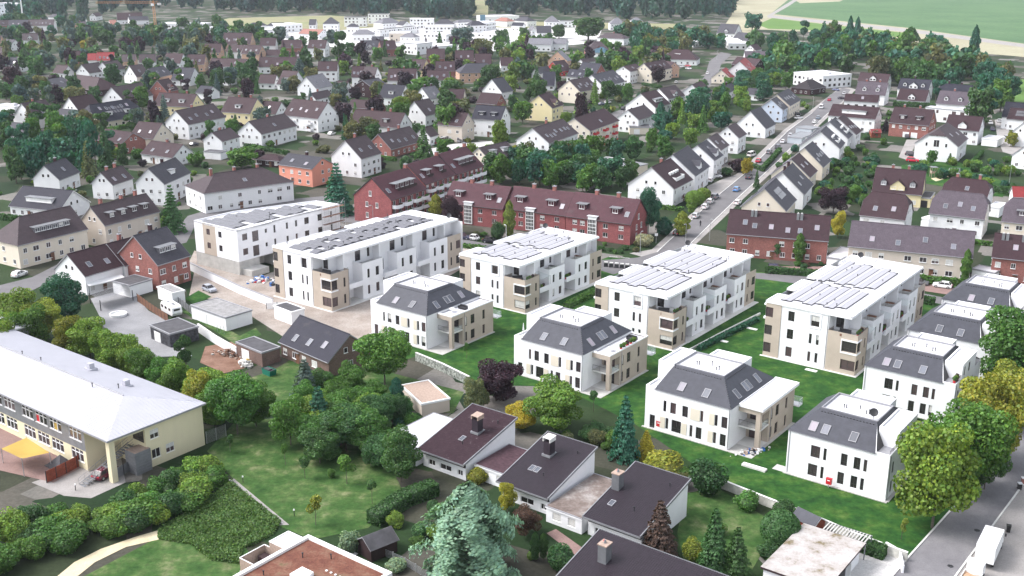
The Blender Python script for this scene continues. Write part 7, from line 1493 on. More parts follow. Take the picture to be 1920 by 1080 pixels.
 if style != 'new': gx, gy, _ = G(a + 17.4, b + 2.6); plant_pots(gx, gy, f[2] + .06, 'potted plant on a corner terrace of the flats', 'corner terrace plants of the flats', 3, 1.0, R(53))
 # roof: slab with stepped left edge
 pts = [(-.1, -.1), (XR, -.1), (XR, LEN + .1), (1.2, LEN + .1)]; yl = LEN + .1
 for y0, y1 in reversed(notches): pts += [(-.1 if yl != LEN + .1 else 1.2, y1), (2.6, y1), (2.6, y0), (-.1, y0)]; yl = y0
 pts2 = []
 for p in pts: pts2.append(p)
 rf = MB(); rf.prism(pts2, Z - .3, Z - .02, 0, 1); obj('roof', rf, ['white_render', 'roof_membrane'], t)
 e = MB()
 for p, r_ in zip(pts2, pts2[1:] + pts2[:1]):
  P, Q = Vector(p), Vector(r_); d = (Q - P).normalized(); nn = Vector((-d.y, d.x)) * .2
  e.prism([tuple(P), tuple(Q), tuple(Q + nn), tuple(P + nn)], Z - .02, Z + .16)
 obj('roof_edge', e, ['white_render'], t)
 # solar panels in low east-west tents
 mat = 'solar' if style != 'new' else 'solar_dim'; k = ('spv', mat)
 if k not in CACHE:
  pm = MB(); pm.box(-.52, -.85, -.02, .52, .85, .02); CACHE[k] = pm.mesh('solar_panel', [mat])
 if style == 'new': rows = [(y, 3.2 + (y * 1.7) % 2.0, 12.5) for y in [3.0 + 2.35 * i for i in range(int((LEN - 6) / 2.35))]]
 cnt = 0
 if style == 'new':
  for y, x0, x1 in rows:
   g0 = 5.0 + (y * 3.1) % 6
   x = x0
   while x < x1:
    if not (g0 < x < g0 + 1.4):
     for s in (-1, 1):
      o = obj('solar_panel', CACHE[k], None, t, (x, y + s * .88, Z + .22)); o.rotation_euler = (-s * R(11), 0, 0); cnt += 1
    x += 1.07
 else:
  xs = [3.0 + 1.98 * i for i in range(6)]
  for i, x in enumerate(xs):
   for y0, y1 in ((2.6 + (i * 1.3) % 2.2, LEN * .42 - (i % 3) * .8), (LEN * .46 + (i % 2) * 1.2, LEN * .86 - (i * 1.7) % 3)):
    y = y0; rl = MB()
    for s in (-1, 1): rl.box(x + s * .95 - .035, y0 - .6, Z, x + s * .95 + .035, y1 + .4, Z + .15)
    for ye in (y0 - .58, y1 + .3): rl.prism([(x - .9, ye), (x + .9, ye), (x + .9, ye + .05), (x - .9, ye + .05)], Z, Z + .16)
    obj('dark_gap_strip', rl, ['dark_metal'], t)  # dark strips added in the valleys to draw the gaps between panels
    while y < y1:
     for s in (-1, 1):
      o = obj('solar_panel', CACHE[k], None, t, (x + s * .46, y, Z + .2)); o.rotation_euler = (0, s * R(10), 0); o.scale = (.85, .62, 1); cnt += 1
     y += 1.08
 vents(t, [(rg.uniform(1, 14.5), rg.uniform(2, LEN - 2), Z) for _ in range(12)])
 if dishp: dish(t, (dishp[0], dishp[1], Z + .05), .5, .62)
 bs = MB(); bs.box(-.4, -.5, -.04, 18.5, -.0, .1); bs.box(18.0, -.1, -.04, 18.5, 5.4, .1); bs.box(XW, 5.4, -.04, 18.6, LEN, .09); obj('plinth_strip', bs, ['pale_concrete'], t)
 dp = MB(); dp.tube((12.2, .06, 0), (12.2, .06, Z - .5), .05); dp.tube((18.06, 5.2, 0), (18.06, 5.2, zt), .05); obj('downpipe', dp, ['grey_trim'], t)
 return t
villa_a(-132.5, 148.6, 'white mansard villa with terrace clutter beside the sandy building site', True)
villa_a(-97.0, 149.3, 'white mansard villa with plants on its terrace behind the purple beech', True)
villa_a(-66.0, 143.6, 'white mansard villa with closed white bay roof and red letter box in front', False)
villa_b(-40.9, 142.2, 'nearest white mansard villa with satellite dish on its flat top', True)
villa_b(-41.2, 174.6, 'second white mansard villa up the street with planted corner terrace', False, 1)
villa_b(-41.3, 197.5, 'third white mansard villa up the street, roof rising above the second', False, 2)
villa_b(-41.8, 220.3, 'farthest white mansard villa up the street, next to the brick end house', False, 2)
flats(-182.0, 153.6, 44, 11.6, 'unfinished white flats with dark solar rows on the sandy site', 'new', 1, ((17, 22), (33, 36)), (15.5, 42))
flats(-148.5, 177.8, 31, 10.2, 'white flats with dining terrace and solar roof in front of the brick rows', 'old', 2, ((6.5, 12.2), (22, 24)), (3.0, 28.5))
flats(-112.6, 177.3, 38, 10.4, 'middle white flats with many roof pipes and reclining terrace sofa', 'old', 3, ((5.6, 9.0), (16, 19), (30, 33.5)), (2.0, 35))
flats(-79.5, 185.6, 41, 11.0, 'right hand white flats with long pale solar tents in front of the tan terrace', 'old', 4, ((5.4, 9.6), (17, 19.5), (30, 33)), (4.0, 38.5))

# ------------------------------------------------------------------ unfinished office block with scaffolding
def office():
 t = thing('office_block', 'unfinished white block on grey concrete base with scaffolding at its far end', 'building', G(-217, 159.2), RZ)
 Z = 11.0; w = MB(); c = MB(); b = MB(); q = 3.1
 front = [(9.6, 9.0, 1.25, 1.5), (9.6, 5.6, 1.25, 1.5)]
 c.wall((3.2, 0), (8.0, 0), 3.3, Z, [(2.0, 9.0, 1.3, 1.5), (2.0, 5.6, 1.3, 1.5)]); window(t, (3.2, 0), (1, 0), 2.0, 9.0, 1.3, 1.5, 'dark_frame', .15); window(t, (3.2, 0), (1, 0), 2.0, 5.6, 1.3, 1.5, 'dark_frame', .15)
 w.wall((0, 0), (3.2, 0), 3.3, Z); wins(t, w, (8.0, 0), (16, 0), 3.3, Z, [(1.6, 9.0, 1.25, 1.5), (1.6, 5.6, 1.25, 1.5)])
 wins(t, w, (16, 0), (16, 11), 3.3, Z, [(2.2, 9.0, 1.5, 1.6), (2.2, 5.4, 1.5, 1.6), (5.4, 8.6, 1.9, 2.6), (5.4, 5.0, 1.9, 2.6), (8.7, 9.2, .7, 1.0), (8.7, 5.8, .7, 1.0)])
 w.wall((16, 11), (15.3, 11), 0, Z)
 wins(t, w, (15.3, 11), (15.3, 34), 0, Z, [(1.0, 8.9, .6, 1.9), (1.0, 5.5, .6, 1.9), (5, 8.9, .7, 1.6), (5, 5.5, .7, 1.6), (8, 8.9, .7, 1.6), (8, 5.5, .7, 1.6), (11.5, 8.9, 1.5, 1.7), (11.5, 5.5, 1.5, 1.7), (16, 8.9, 1.5, 1.7), (16, 5.5, 1.5, 1.7), (20, 8.9, .7, 1.6), (20, 5.5, .7, 1.6)])
 w.wall((15.3, 34), (7.5, 33), 0, Z); w.wall((7.5, 33), (0, 12), 0, Z); w.wall((0, 12), (0, 0), 0, Z)
 b.wall((0.03, .06), (15.94, .06), -.1, 3.3); b.wall((15.94, .06), (15.94, 6.2), -.1, 3.3); b.wall((15.94, 6.2), (12, 6.2), -.1, 3.3); b.wall((12, 6.2), (12, 11), -.1, 3.3); b.wall((12, 11), (15.9, 11), -.1, 3.3)
 b.box(12, 6.2, 3.2, 15.95, 11, 3.3); b.box(14.6, .8, -.1, 19.5, 6.0, 1.5); b.box(15.0, 1.0, 1.45, 19.3, 5.8, 1.52)
 obj('wall', w, ['white_render'], t); obj('cream_panel', c, ['cream_render'], t); obj('concrete_base', b, ['concrete'], t)
 P = [(0, 0), (16, 0), (16, 11), (15.3, 11), (15.3, 34), (7.5, 33), (0, 12)]; r = MB(); r.prism(P, Z - .35, Z - .2, 0, 1); obj('roof', r, ['white_render', 'roof_membrane'], t)
 e = MB()
 for p, q_ in zip(P, P[1:] + P[:1]):
  A, Bv = Vector(p), Vector(q_); d = (Bv - A).normalized(); nn = Vector((-d.y, d.x)) * .22; e.prism([tuple(A), tuple(Bv), tuple(Bv + nn), tuple(A + nn)], Z - .2, Z + .12)
 obj('roof_edge', e, ['white_render'], t)
 k = ('spv', 'solar_dim')
 for i in range(12):
  y = 2.0 + 2.4 * i; x0 = 2.2 + max(0, (y - 12) * .36); x = x0 + (i % 3) * .8
  while x < 13.6 - (i % 4 == 2) * 4:
   for s in (-1, 1): o = obj('solar_panel', CACHE[k], None, t, (x, y + s * .88, Z)); o.rotation_euler = (-s * R(11), 0, 0)
   x += 1.07
 vents(t, [(5, 9, Z - .2), (9, 16, Z - .2), (10, 22, Z - .2), (12.5, 13, Z - .2)])
 s = thing('scaffolding', 'steel scaffolding with red planks at the end of the unfinished block', 'scaffolding', G(-217 + 15.6, 159.2 + 27), RZ)
 m = MB(); pl = MB()
 for i in range(4):
  for j in (0, 1.0): m.tube((.5 + j, i * 2.4, 0), (.5 + j, i * 2.4, 12.2), .03, n=4)
 for k_ in range(6):
  z = 2.0 * k_ + 1.0
  for j in (.5, 1.5): m.tube((j, 0, z + 1), (j, 7.2, z + 1), .02, n=4); m.tube((j, 0, z + .5), (j, 7.2, z + .5), .02, n=4)
  for i in range(4): m.tube((.5, i * 2.4, z), (1.5, i * 2.4, z), .02, n=4)
  m.tube((1.5, 2.4 * (k_ % 3), z), (1.5, 2.4 * (k_ % 3) + 2.4, z + 2), .02, n=4); pl.box(.5, 0, z, 1.5, 7.2, z + .05)
 obj('frame', m, ['steel'], s); obj('plank', pl, ['wood_brown'], s)
office()
# ------------------------------------------------------------------ school with long pale metal roof
def school():
 # local x along +b (toward right face), y along -a ... built straight in the grid: a from -190 to -132.4, b from 79.2 to 95.6
 t = thing('school', 'long cream school with pale metal hipped roof and grey window bands', 'school', G(-132.4, 79.2), RZ)
 Lx, Wd, Z = 62.0, 16.4, 7.1; w = MB(); gp = MB()
 # right end face (x=0): corner pillar, open stair bay, windows
 w.box(-.9, 0, 0, 0, .9, Z); w.wall((0, 6.0), (0, Wd), 0, Z, [(1.6, 5.2, 1.5, 1.5), (1.6, 2.0, 1.5, 1.5), (4.1, 2.0, 1.5, 1.5)], .15, 0)
 for u, z in ((1.6, 5.2), (1.6, 2.0), (4.1, 2.0)): window(t, (0, 6.0), (0, 1), u, z, 1.5, 1.5, 'white_frame', .12, rnd.choice((0, .5)))
 w.box(-.35, .9, Z - .75, 0, 6.0, Z); w.box(-6.3, 0, Z - .75, -.9, .3, Z); w.wall((-6.3, 5.8), (0, 6.0), 0, Z, [(4.6, 5.2, 2.6, 2.0)]); window(t, (-6.3, 5.8), (1, 0), 4.6, 5.2, 2.6, 2.0, 'dark_frame', .15); w.wall((-6.3, 0), (-6.3, 5.8), 0, Z)
 w.wall((0, Wd), (-Lx, Wd), 0, Z); w.wall((-Lx, Wd), (-Lx, 0), 0, Z)
 # long front: grey panels with window bands
 bays = []; x = -7.2; i = 0
 while x > -Lx + 4: bays.append(x); x -= (3.9 if i % 3 else 5.3); i += 1
 H = [(Lx + xb - 1.7, z, 3.2, 1.9) for xb in bays for z in (2.05, 5.45)]
 gp.wall((-Lx, .1), (-6.3, .1), 3.15, Z, [h for h in H if h[1] > 3], .12); w.wall((-Lx, .12), (-6.3, .12), 0, 3.15, [h for h in H if h[1] < 3], .12)
 for h in H:
  o = MB(); o.box(-1.6, 0, -.95, 1.6, .02, .95); u = h[0]
  fm = MB()
  for xx in (-1.6, -.53, .53, 1.6): fm.box(xx - .06, -.06, -.95, xx + .06, .05, .95)
  for zz in (-.95, .35, .95): fm.box(-1.6, -.05, zz - .05, 1.6, .04, zz + .05)
  fm.box(-1.7, -.16, -1.03, 1.7, .0, -.96)
  if 'schw' not in CACHE: CACHE['schw'] = fm.mesh('window_band', ['white_frame']); CACHE['schp'] = o.mesh('pane', ['pane'])
  q = obj('window_band', CACHE['schw'], None, t, (-Lx + u, .2, h[1])); obj('pane', CACHE['schp'], None, q, (0, .02, 0))
  if rnd.random() < .35:
   p = MB(); p.box(-.45, .01, -.9, .45, .015, .3); obj('curtain', p, [rnd.choice(('red', 'yellow', 'beige_shutter'))], q, (rnd.choice((-1.0, 0, 1.0)), -.005, 0))
 obj('wall', w, ['stucco'], t, color=(.70, .63, .44)); obj('grey_cladding', gp, ['zinc'], t)
 # roof: shallow hip with standing seams
 r = MB(); o_ = .5; zr = Z + 2.0; xa, xb, ya, yb = -Lx - o_, o_, -o_, Wd + o_; ra, rb = xa + 8.5, xb - 8.5; ym = (ya + yb) / 2
 r.quad((xa, ya, Z), (xb, ya, Z), (rb, ym, zr), (ra, ym, zr)); r.quad((xb, yb, Z), (xa, yb, Z), (ra, ym, zr), (rb, ym, zr)); r.poly([(xb, ya, Z), (xb, yb, Z), (rb, ym, zr)]); r.poly([(xa, yb, Z), (xa, ya, Z), (ra, ym, zr)])
 r.box(xa, ya - .02, Z - .28, xb, ya + .1, Z - .005, 1); r.box(xa, yb - .1, Z - .28, xb, yb + .02, Z - .005, 1); r.box(xb - .1, ya + .1, Z - .28, xb + .02, yb - .1, Z - .005, 1)
 obj('roof', r, ['pale_metal_roof', 'grey_trim'], t)
 sm = MB(); k = xa
 while k < xb:
  tx = min(1, (k - xa) / 8.5, (xb - k) / 8.5); ym2 = tx * (ym - ya); zz = Z + 2.0 * tx
  sm.tube((k, ya, Z + .02), (k, ya + ym2, zz + .02), .022, n=3, cap=False); sm.tube((k, yb, Z + .02), (k, yb - ym2, zz + .02), .022, n=3, cap=False); k += .62
 k = ya
 while k < yb:
  ty = 1 - abs(k - ym) / (ym - ya); sm.tube((xb, k, Z + .02), (xb - 8.5 * ty, k, Z + 2.0 * ty + .02), .022, n=3, cap=False); k += .62
 o = obj('standing_seam', sm, ['pale_metal_roof'], t); o['kind'] = 'stuff'
 rd = MB(); rd.tube((ra, ym, zr + .04), (rb, ym, zr + .04), .1, n=6); obj('ridge_cap', rd, ['grey_trim'], t)
 for x_, y_ in ((-13, 12.0), (-24, 12.8)):
  cm = MB(); cm.box(-.45, -.45, -.4, .45, .45, .9); cm.box(-.9, -.7, -.45, .9, .7, .05); obj('roof_vent', cm, ['pale_metal_roof'], t, (x_, y_, Z + 1.2))
 vents(t, [(-12, 10, Z + 1.6), (-15, 7.4, Z + 1.9), (-32, 8.8, Z + 1.9), (-37, 8.4, Z + 1.9)])
 # outdoor stair in the open bay
 st = MB(); n = 18
 for k in range(n): st.box(-1.2, 1.2 + .0, 0, -1.2, 1.2, 0) if False else st.box(-3.6 + .0, -3.2 + k * .48, .0 + k * .19, -2.3, -3.2 + k * .48 + .42, .06 + k * .19)
 st.tube((-3.6, -3.2, .2), (-3.6, 5.4, 3.6), .05, n=4); st.tube((-2.3, -3.2, .2), (-2.3, 5.4, 3.6), .05, n=4)
 for xx in (-3.6, -2.3):
  st.tube((xx, -3.2, 1.1), (xx, 5.4, 4.5), .03, n=4); st.tube((xx, -3.2, .65), (xx, 5.4, 4.05), .02, n=4)
  for k in range(0, n, 2): st.tube((xx, -3.2 + k * .48, k * .19), (xx, -3.2 + k * .48, 1.1 + k * .19), .02, n=4)
 obj('outdoor_stair', st, ['zinc'], t)
 # grey clad lift box and fence panels
 lb = MB(); lb.box(-1.9, 3.6, 0, .6, 6.3, 3.5)
 for k in range(7): lb.box(-1.95, 3.55, .4 + k * .46, .66, 3.6, .46 + k * .46); lb.box(.6, 3.6, .4 + k * .46, .66, 6.3, .46 + k * .46)
 lb.box(-1.8, 3.7, 3.5, .5, 6.2, 3.56, 1); obj('grey_shed_box', lb, ['zinc', 'wood_pale'], t)
 return t
plain('pale_metal_roof', (.40, .40, .445), .5, .0, .35, var=.05, scale=.25)
school()
t = thing('school_wing', 'second pale roofed school wing with white eaves at the left edge', 'school', G(-190.6, 95.9), RZ)
m = MB(); m.box(-22, 0, 0, 0, 4.4, 6); obj('wall', m, ['zinc'], t)
m = MB(); m.box(-22.8, -.1, 6.0, .5, 4.9, 6.25, 1); m.quad((-22.8, -.1, 6.26), (.5, -.1, 6.26), (-2, 2.4, 6.75), (-20, 2.4, 6.75)); m.quad((.5, 4.9, 6.26), (-22.8, 4.9, 6.26), (-20, 2.4, 6.75), (-2, 2.4, 6.75)); m.poly([(.5, -.1, 6.26), (.5, 4.9, 6.26), (-2, 2.4, 6.75)]); obj('roof', m, ['pale_metal_roof', 'white_frame'], t)
m = MB(); m.box(-19, -21.5, 3.0, -7, -17.0, 3.3); m.box(-18.5, -21, 0, -18.2, -20.7, 3); m.box(-7.6, -21, 0, -7.3, -20.7, 3); obj('entrance_canopy', m, ['pale_metal_roof'], t)
# ------------------------------------------------------------------ monopitch houses
def mono(a0, a1, b0, b1, zl, zh, label, roof, chim, sky, front=True):
 t = thing('monopitch_house', label, 'house', G(a0, b0), RZ, 'dark monopitch roofed houses in the front gardens'); W_, D_ = a1 - a0, b1 - b0; s = (zh - zl) / D_; ov = .35
 w = MB(); zz = lambda y: zl + s * y - .2; bx0, by0 = .35, .9
 w.poly([(W_ - .3, by0, 0), (W_ - .3, D_ - .2, 0), (W_ - .3, D_ - .2, zz(D_ - .2)), (W_ - .3, by0, zz(by0))]); w.poly([(.3, D_ - .2, 0), (.3, by0, 0), (.3, by0, zz(by0)), (.3, D_ - .2, zz(D_ - .2))])
 w.wall((W_ - .3, D_ - .2), (.3, D_ - .2), 0, zz(D_ - .2), [(2.5, 1.5, 1.6, 1.5), (6, 1.5, 1.6, 1.5), (4.2, 4.0, 1.4, 1.1)], .12)
 wins(t, w, (.3, by0), (W_ - .3, by0), 0, zz(by0) - 1.0, [(1.7, .95, 1.3, .9), (4.4, .95, 2.2, .9), (7.2, .95, 1.0, .9)], 0, None, 'white_frame'); obj('wall', w, ['white_render'], t)
 bd = MB()
 for k in range(int((W_ - .6) / .16)): bd.box(.3 + k * .16, by0 - .03 - .015 * (k % 2), zz(by0) - 1.0, .3 + k * .16 + .15, by0 + .02, zz(by0)); 
 o = obj('timber_band', bd, ['dark_metal' if roof != 'lichen_tile' else 'wood_dark'], t)
 r = MB(); A, B_, C_, D2 = (0, 0, zl), (W_, 0, zl), (W_, D_, zh), (0, D_, zh); r.courses(A, B_, C_, D2, 38 if roof == 'near_tile' else 30, .05)
 if roof == 'near_tile':
  k = 0.15                                   # rolls of the interlocking tiles
  while k < W_: r.tube((k, 0, zl + .045), (k, D_, zh + .045), .035, n=4, cap=False); k += .3
 r.quad((0, 0, zl - .2), (W_, 0, zl - .2), (W_, D_, zh - .2), (0, D_, zh - .2)); obj('roof', r, [roof], t)
 e = MB()
 for x in (0, W_): u = .06 if x else -.06; e.poly([(x + u, -.02, zl - .22), (x + u, D_ + .02, zh - .22), (x + u, D_ + .02, zh + .1), (x + u, -.02, zl + .1)]); e.quad((x + u, -.02, zl + .1), (x - u * 1.5, -.02, zl + .1), (x - u * 1.5, D_ + .02, zh + .1), (x + u, D_ + .02, zh + .1))
 e.box(-.06, -.14, zl - .22, W_ + .06, -.0, zl + .03); e.box(-.06, D_, zh - .22, W_ + .06, D_ + .08, zh + .1); obj('verge', e, ['zinc'], t)
 cx, cy, kind = chim; m = MB(); z = zl + s * cy; h = 2.5
 m.box(-.55, -.65, -.5, .55, .65, h - .6, 0)
 if kind == 'dark': m.box(-.65, -.75, h - .6, -.52, .75, h, 1); m.box(.52, -.75, h - .6, .65, .75, h, 1); m.box(-.52, .1, h - .6, .52, .75, h, 1); m.poly([(-.7, -.8, h), (.7, -.8, h), (.7, .8, h + .12), (-.7, .8, h + .12)], 1)
 elif kind == 'metal':
  for k in range(7): m.box(-.57 + k * .16, -.68, -.5, -.5 + k * .16, -.65, h - .6, 0)
  for k in range(8): m.box(.55, -.66 + k * .17, -.5, .58, -.58 + k * .17, h - .6, 0)
  m.box(-.65, -.75, h - .6, .65, .75, h - .45, 1); m.tube((0, 0, h - .45), (0, 0, h - .05), .2, .12, 8, 2); m.tube((-.3, .3, h - .45), (-.3, .3, h - .25), .12, .1, 8, 3)
 m.box(-.75, -.85, -.3 - .12, .75, .95, -.08, 2) if kind == 'dark' else None
 obj('chimney', m, ['near_tile' if kind == 'dark' else 'zinc', 'pale_concrete' if kind == 'dark' and roof == 'near_tile' else 'wood_pale', 'zinc', 'red'], t, (cx, cy, z + .35))
 S = Vector((0, D_, zh - zl)).normalized()
 for x, y in sky: skylight(t, (x, y, zl + s * y), (1, 0, 0), S, .6, 1.0)
 vents(t, [(W_ * .8, D_ * .8, zl + s * D_ * .8), (W_ * .62, D_ * .3, zl + s * D_ * .3)]); return t
plain('wood_dark', (.03, .014, .016), .7, var=.2)
mono(-100.7, -91.8, 110.2, 123.3, 3.0, 5.8, 'lichen spotted monopitch house with dark chimney, left of the front row', 'lichen_tile', (5.6, 7.4, 'dark'), ((4.6, 5.0),))
mono(-85.0, -76.2, 109.3, 121.7, 3.0, 6.0, 'monopitch house with white capped dark chimney, middle of the front row', 'near_tile', (3.4, 8.0, 'dark'), ((3.0, 4.4), (3.9, 4.4)))
mono(-69.8, -61.0, 108.3, 121.6, 3.0, 5.7, 'monopitch house with grey metal chimney at its left edge', 'near_tile', (.9, 7.2, 'metal'), ((2.0, 4.0),))
mono(-64.0, -44.5, 90.2, 103.2, 2.6, 5.4, 'wide monopitch house with ribbed metal chimney at the bottom edge', 'near_tile', (3.6, 8.6, 'metal'), ((6.2, 5.0), (7.0, 5.0)))
def linkroof(a0, a1, b0, b1, z, label, top):
 t = thing('link_building', label, 'garage', G(a0, b0), RZ, 'flat roofed links between the monopitch houses'); m = MB(); W_, D_ = a1 - a0, b1 - b0; wins(t, m, (0, 0), (W_, 0), 0, z - .3, [(W_ * .3, 1.2, 1.4, 1.2, .9), (W_ * .72, 1.2, 1.2, 1.2, .9)], 0, None, 'white_frame', .1); m.wall((W_, D_), (0, D_), 0, z - .3); m.wall((0, D_), (0, 0), 0, z - .3); m.wall((W_, 0), (W_, D_), 0, z - .3); m.box(-.1, -.15, z - .3, W_ + .1, D_ + .1, z - .06); obj('wall', m, ['white_render'], t)
 r = MB(); r.box(0, 0, z - .06, W_, D_, z, 0); parapet(r, -.1, -.15, W_ + .1, D_ + .1, z - .06, .12, .14, 1); obj('roof', r, [top, 'grey_trim'], t)
linkroof(-91.5, -85.2, 112.5, 120.8, 2.4, 'brown flat roof between the lichen spotted house and the middle house', 'mossy_tile')
linkroof(-75.9, -70.1, 108.6, 120.5, 2.4, 'patchy gravel flat roof with white front between the middle house and the metal chimney house', 'gravel_roof')
linkroof(-108.2, -101.0, 110.0, 122.5, 2.5, 'pale flat roof attached left of the lichen spotted house', 'roof_membrane')
# ------------------------------------------------------------------ red brick apartment rows
def brick_block(row):
 x, y, rz, L, W, he, hr, i0, i1, cw, cr, ex, label = row; E = ex_parse(ex)
 t = thing('brick_apartment_block', label, 'apartment building', (x, y, 0), rz, 'red brick apartment rows'); xa, ya = L / 2, W / 2 - .3; bc, rc = (.24, .080, .082), (.066, .022, .031); q = he / 3; tn = (hr - he) / (W / 2)
 w = MB(); top = (hr - he) - .2
 for X in (-xa, xa): w.poly([(X, -ya, 0), (X, ya, 0), (X, ya, he), (X, 0, he + top - .15), (X, -ya, he)])
 specs = []
 if 'T' in E:          # stair glazing rows: one tower per unit
  q = he / 2.35; cols = [.14, .26, .62, .86]
  for s in range(2): specs += [(L * u, .9 + q * .55 + q * s * 1.0 - .3, 1.4, 1.25, rnd.choice((0, .6, 0))) for u in cols]
 else: q = he / 3; specs = [(L * (k + .5) / 6, q * s + q * .52, 1.5, 1.5, rnd.choice((0, 0, .5))) for k in range(6) for s in range(3)]
 specs = [p for p in specs if p[1] + p[3] / 2 < he - .1]
 wins(t, w, (-xa, -ya), (xa, -ya), 0, he, specs, 0, None, 'white_frame', .12); w.wall((xa, ya), (-xa, ya), 0, he); obj('wall', w, ['brick_wall'], t, color=bc)
 for p0, d in (((-xa, ya), (0, -1)), ((xa, -ya), (0, 1))):
  for u, z in ((.35, he * .3), (.35, he * .72), (.62, he * .72), (.45, he + 1.1)): window(t, p0, d, 2 * ya * u, z, .9, 1.5, 'white_frame', -.02)
 r = MB(); n = 18
 for s in (-1, 1):
  r.courses((-L / 2 - .2, W / 2 * s, he), (L / 2 + .2, W / 2 * s, he), (L / 2 + .2, 0, hr), (-L / 2 - .2, 0, hr), n); r.quad((-L / 2 - .2, W / 2 * s, he - .18), (L / 2 + .2, W / 2 * s, he - .18), (L / 2 + .2, 0, hr - .2), (-L / 2 - .2, 0, hr - .2), 1); r.tube((-L / 2, W / 2 * s + .08 * s, he - .03), (L / 2, W / 2 * s + .08 * s, he - .03), .08, n=5, m=1)
  for X in (-L / 2 - .23, L / 2 + .23): r.quad((X, W / 2 * s, he - .2), (X, 0, hr - .22), (X, 0, hr + .06), (X, W / 2 * s, he + .06), 1)
 obj('roof', r, ['roof_tile', 'dark_metal'], t, color=rc)
 def at(u, v): return (-L / 2 + u * L, -W / 2 * (1 - v), he + (hr - he) * v)
 S = Vector((0, W / 2, hr - he)).normalized()
 if 'T' in E:
  g = MB(); u = L * .42; g.box(-1.25, -.35, .4, 1.25, .25, he + .9)
  o = obj('stair_tower', g, ['white_frame'], t, (-xa + u, -ya, 0)); gl = MB()
  for i in range(5):
   for j in range(5): x0 = -1.1 + i * .45; z0 = .7 + j * (he / 5.6); gl.box(x0, -.38, z0, x0 + .33, -.352, z0 + he / 5.6 - .2)
  obj('stair_glazing', gl, ['pane'], o); cp = MB(); cp.box(-1.5, -.55, he + .9, 1.5, 1.5, he + 1.02); obj('stair_roof', cp, ['roof_membrane'], o)
 dl = [(.2, 2.6), (.72, 2.6)] if 'T' in E else ([(.55, L * .55)] if 'W' in E else [(.28, 2.8), (.7, 2.8)])
 for u, wd in dl:
  px, py, pz = at(u, .34); hh = 1.5; yb = py + hh / tn; m = MB(); m.box(px - wd / 2, py, pz - .3, px + wd / 2, py + .05, pz + hh); m.poly([(px - wd / 2, py, pz), (px - wd / 2, py, pz + hh), (px - wd / 2, yb, pz + hh)]); m.poly([(px + wd / 2, py, pz), (px + wd / 2, yb, pz + hh), (px + wd / 2, py, pz + hh)])
  o = obj('dormer', m, ['brick_wall'], t, color=rc); rr = MB(); rr.box(px - wd / 2 - .3, py - .45, pz + hh, px + wd / 2 + .3, yb + .2, pz + hh + .13); obj('dormer_roof', rr, ['zinc'], o); k = max(1, int(wd / 2.0))
  for i in range(k): window(o, (px - wd / 2, py), (1, 0), wd * (i + .5) / k, pz + .75, 1.5, 1.15, 'white_frame', -.01)
  if 'T' not in E:
   rl = MB(); rl.box(px - wd / 2, py - 1.1, pz - .35, px + wd / 2, py - 1.04, pz + .45); obj('dormer_balustrade', rl, ['wood_dark'], o)
 for u in ((.9,) if 'T' in E else (.1,)): skylight(t, at(u, .36), (1, 0, 0), S, 1.0, 1.5)
 if 'T' not in E:
  for u in (.14, .4, .68, .9):
   for s in (1, 2):
    b = MB(); pts = [(-1.9, 0), (-1.9, -1.0), (-1.5, -1.5), (-.8, -1.7), (.8, -1.7), (1.5, -1.5), (1.9, -1.0), (1.9, 0)]; b.prism(pts, 0, .15)
    for p, q_ in zip(pts, pts[1:]): A, Bv = Vector(p), Vector(q_); d = (Bv - A).normalized(); nn = Vector((-d.y, d.x)) * .1; b.prism([tuple(A), tuple(Bv), tuple(Bv + nn), tuple(A + nn)], .15, 1.0)
    o = obj('balcony', b, ['white_render'], t, (-xa + L * u, -ya, q * s - .1)); fl = MB(); fl.box(-1.4, -1.75, .95, 1.4, -1.5, 1.15)
    obj('balcony_flowers', tree_protos('bush', True, s)[0], None, o, (.3, -1.3, .75), 0, TC['r' if (u * 10 + s) % 2 > 1 else 'g1'], (2.4, .8, .8))
 for u in (.33, .67) if 'T' in E else (.97,): chimney(t, -L / 2 + L * u, .2, hr, 1.0, .9, 'b')
 return t
for row in BRICK: brick_block(row)
# new dark brick house gets its gable glazing from house(); its scaffold tower:
# ------------------------------------------------------------------ the ground
groundmat('pale_paving', [(.3, (.38, .37, .37)), (.5, (.50, .49, .48)), (.7, (.58, .57, .56))], .25, 4, fmix=.35)
m = MB(); m.quad((-9000, -600, 0), (9000, -600, 0), (9000, 9000, 0), (-9000, 9000, 0)); obj('ground', m, ['garden_ground'], None, kind='structure')
for k, (n, mt, z, P) in enumerate(GROUND):
 m = MB(); m.poly([(x, y, z) for x, y in P]); obj(n, m, [mt], None, kind='structure')
def strip(name, pts, w, h, mat, z=0.0, **tags):
 m = MB()
 for p, q in zip(pts, pts[1:]):
  P, Q = Vector(p), Vector(q); d = (Q - P).normalized(); nn = Vector((-d.y, d.x)) * w / 2; m.prism([tuple(P - nn), tuple(Q - nn), tuple(Q + nn), tuple(P + nn)], z, z + h)
 return obj(name, m, [mat], None, **tags)
for n in ('kerb_l', 'kerb_r', 'skerb_l', 'skerb_r'): strip('kerb', PT[n], .22, .16, 'pale_concrete', 0, kind='structure')
m = MB()
for (p, q) in zip(PT['dash'], PT['dash'][1:] + [PT['dash'][-1]]):
 if p != q: P, Q = Vector(p), Vector(q); d = (Q - P).normalized(); nn = Vector((-d.y, d.x)) * .09; m.quad(*[(a.x, a.y, .056) for a in (P - nn, P + d * 2.2 - nn, P + d * 2.2 + nn, P + nn)])
obj('lane_marking', m, ['white_frame'], None, kind='structure')
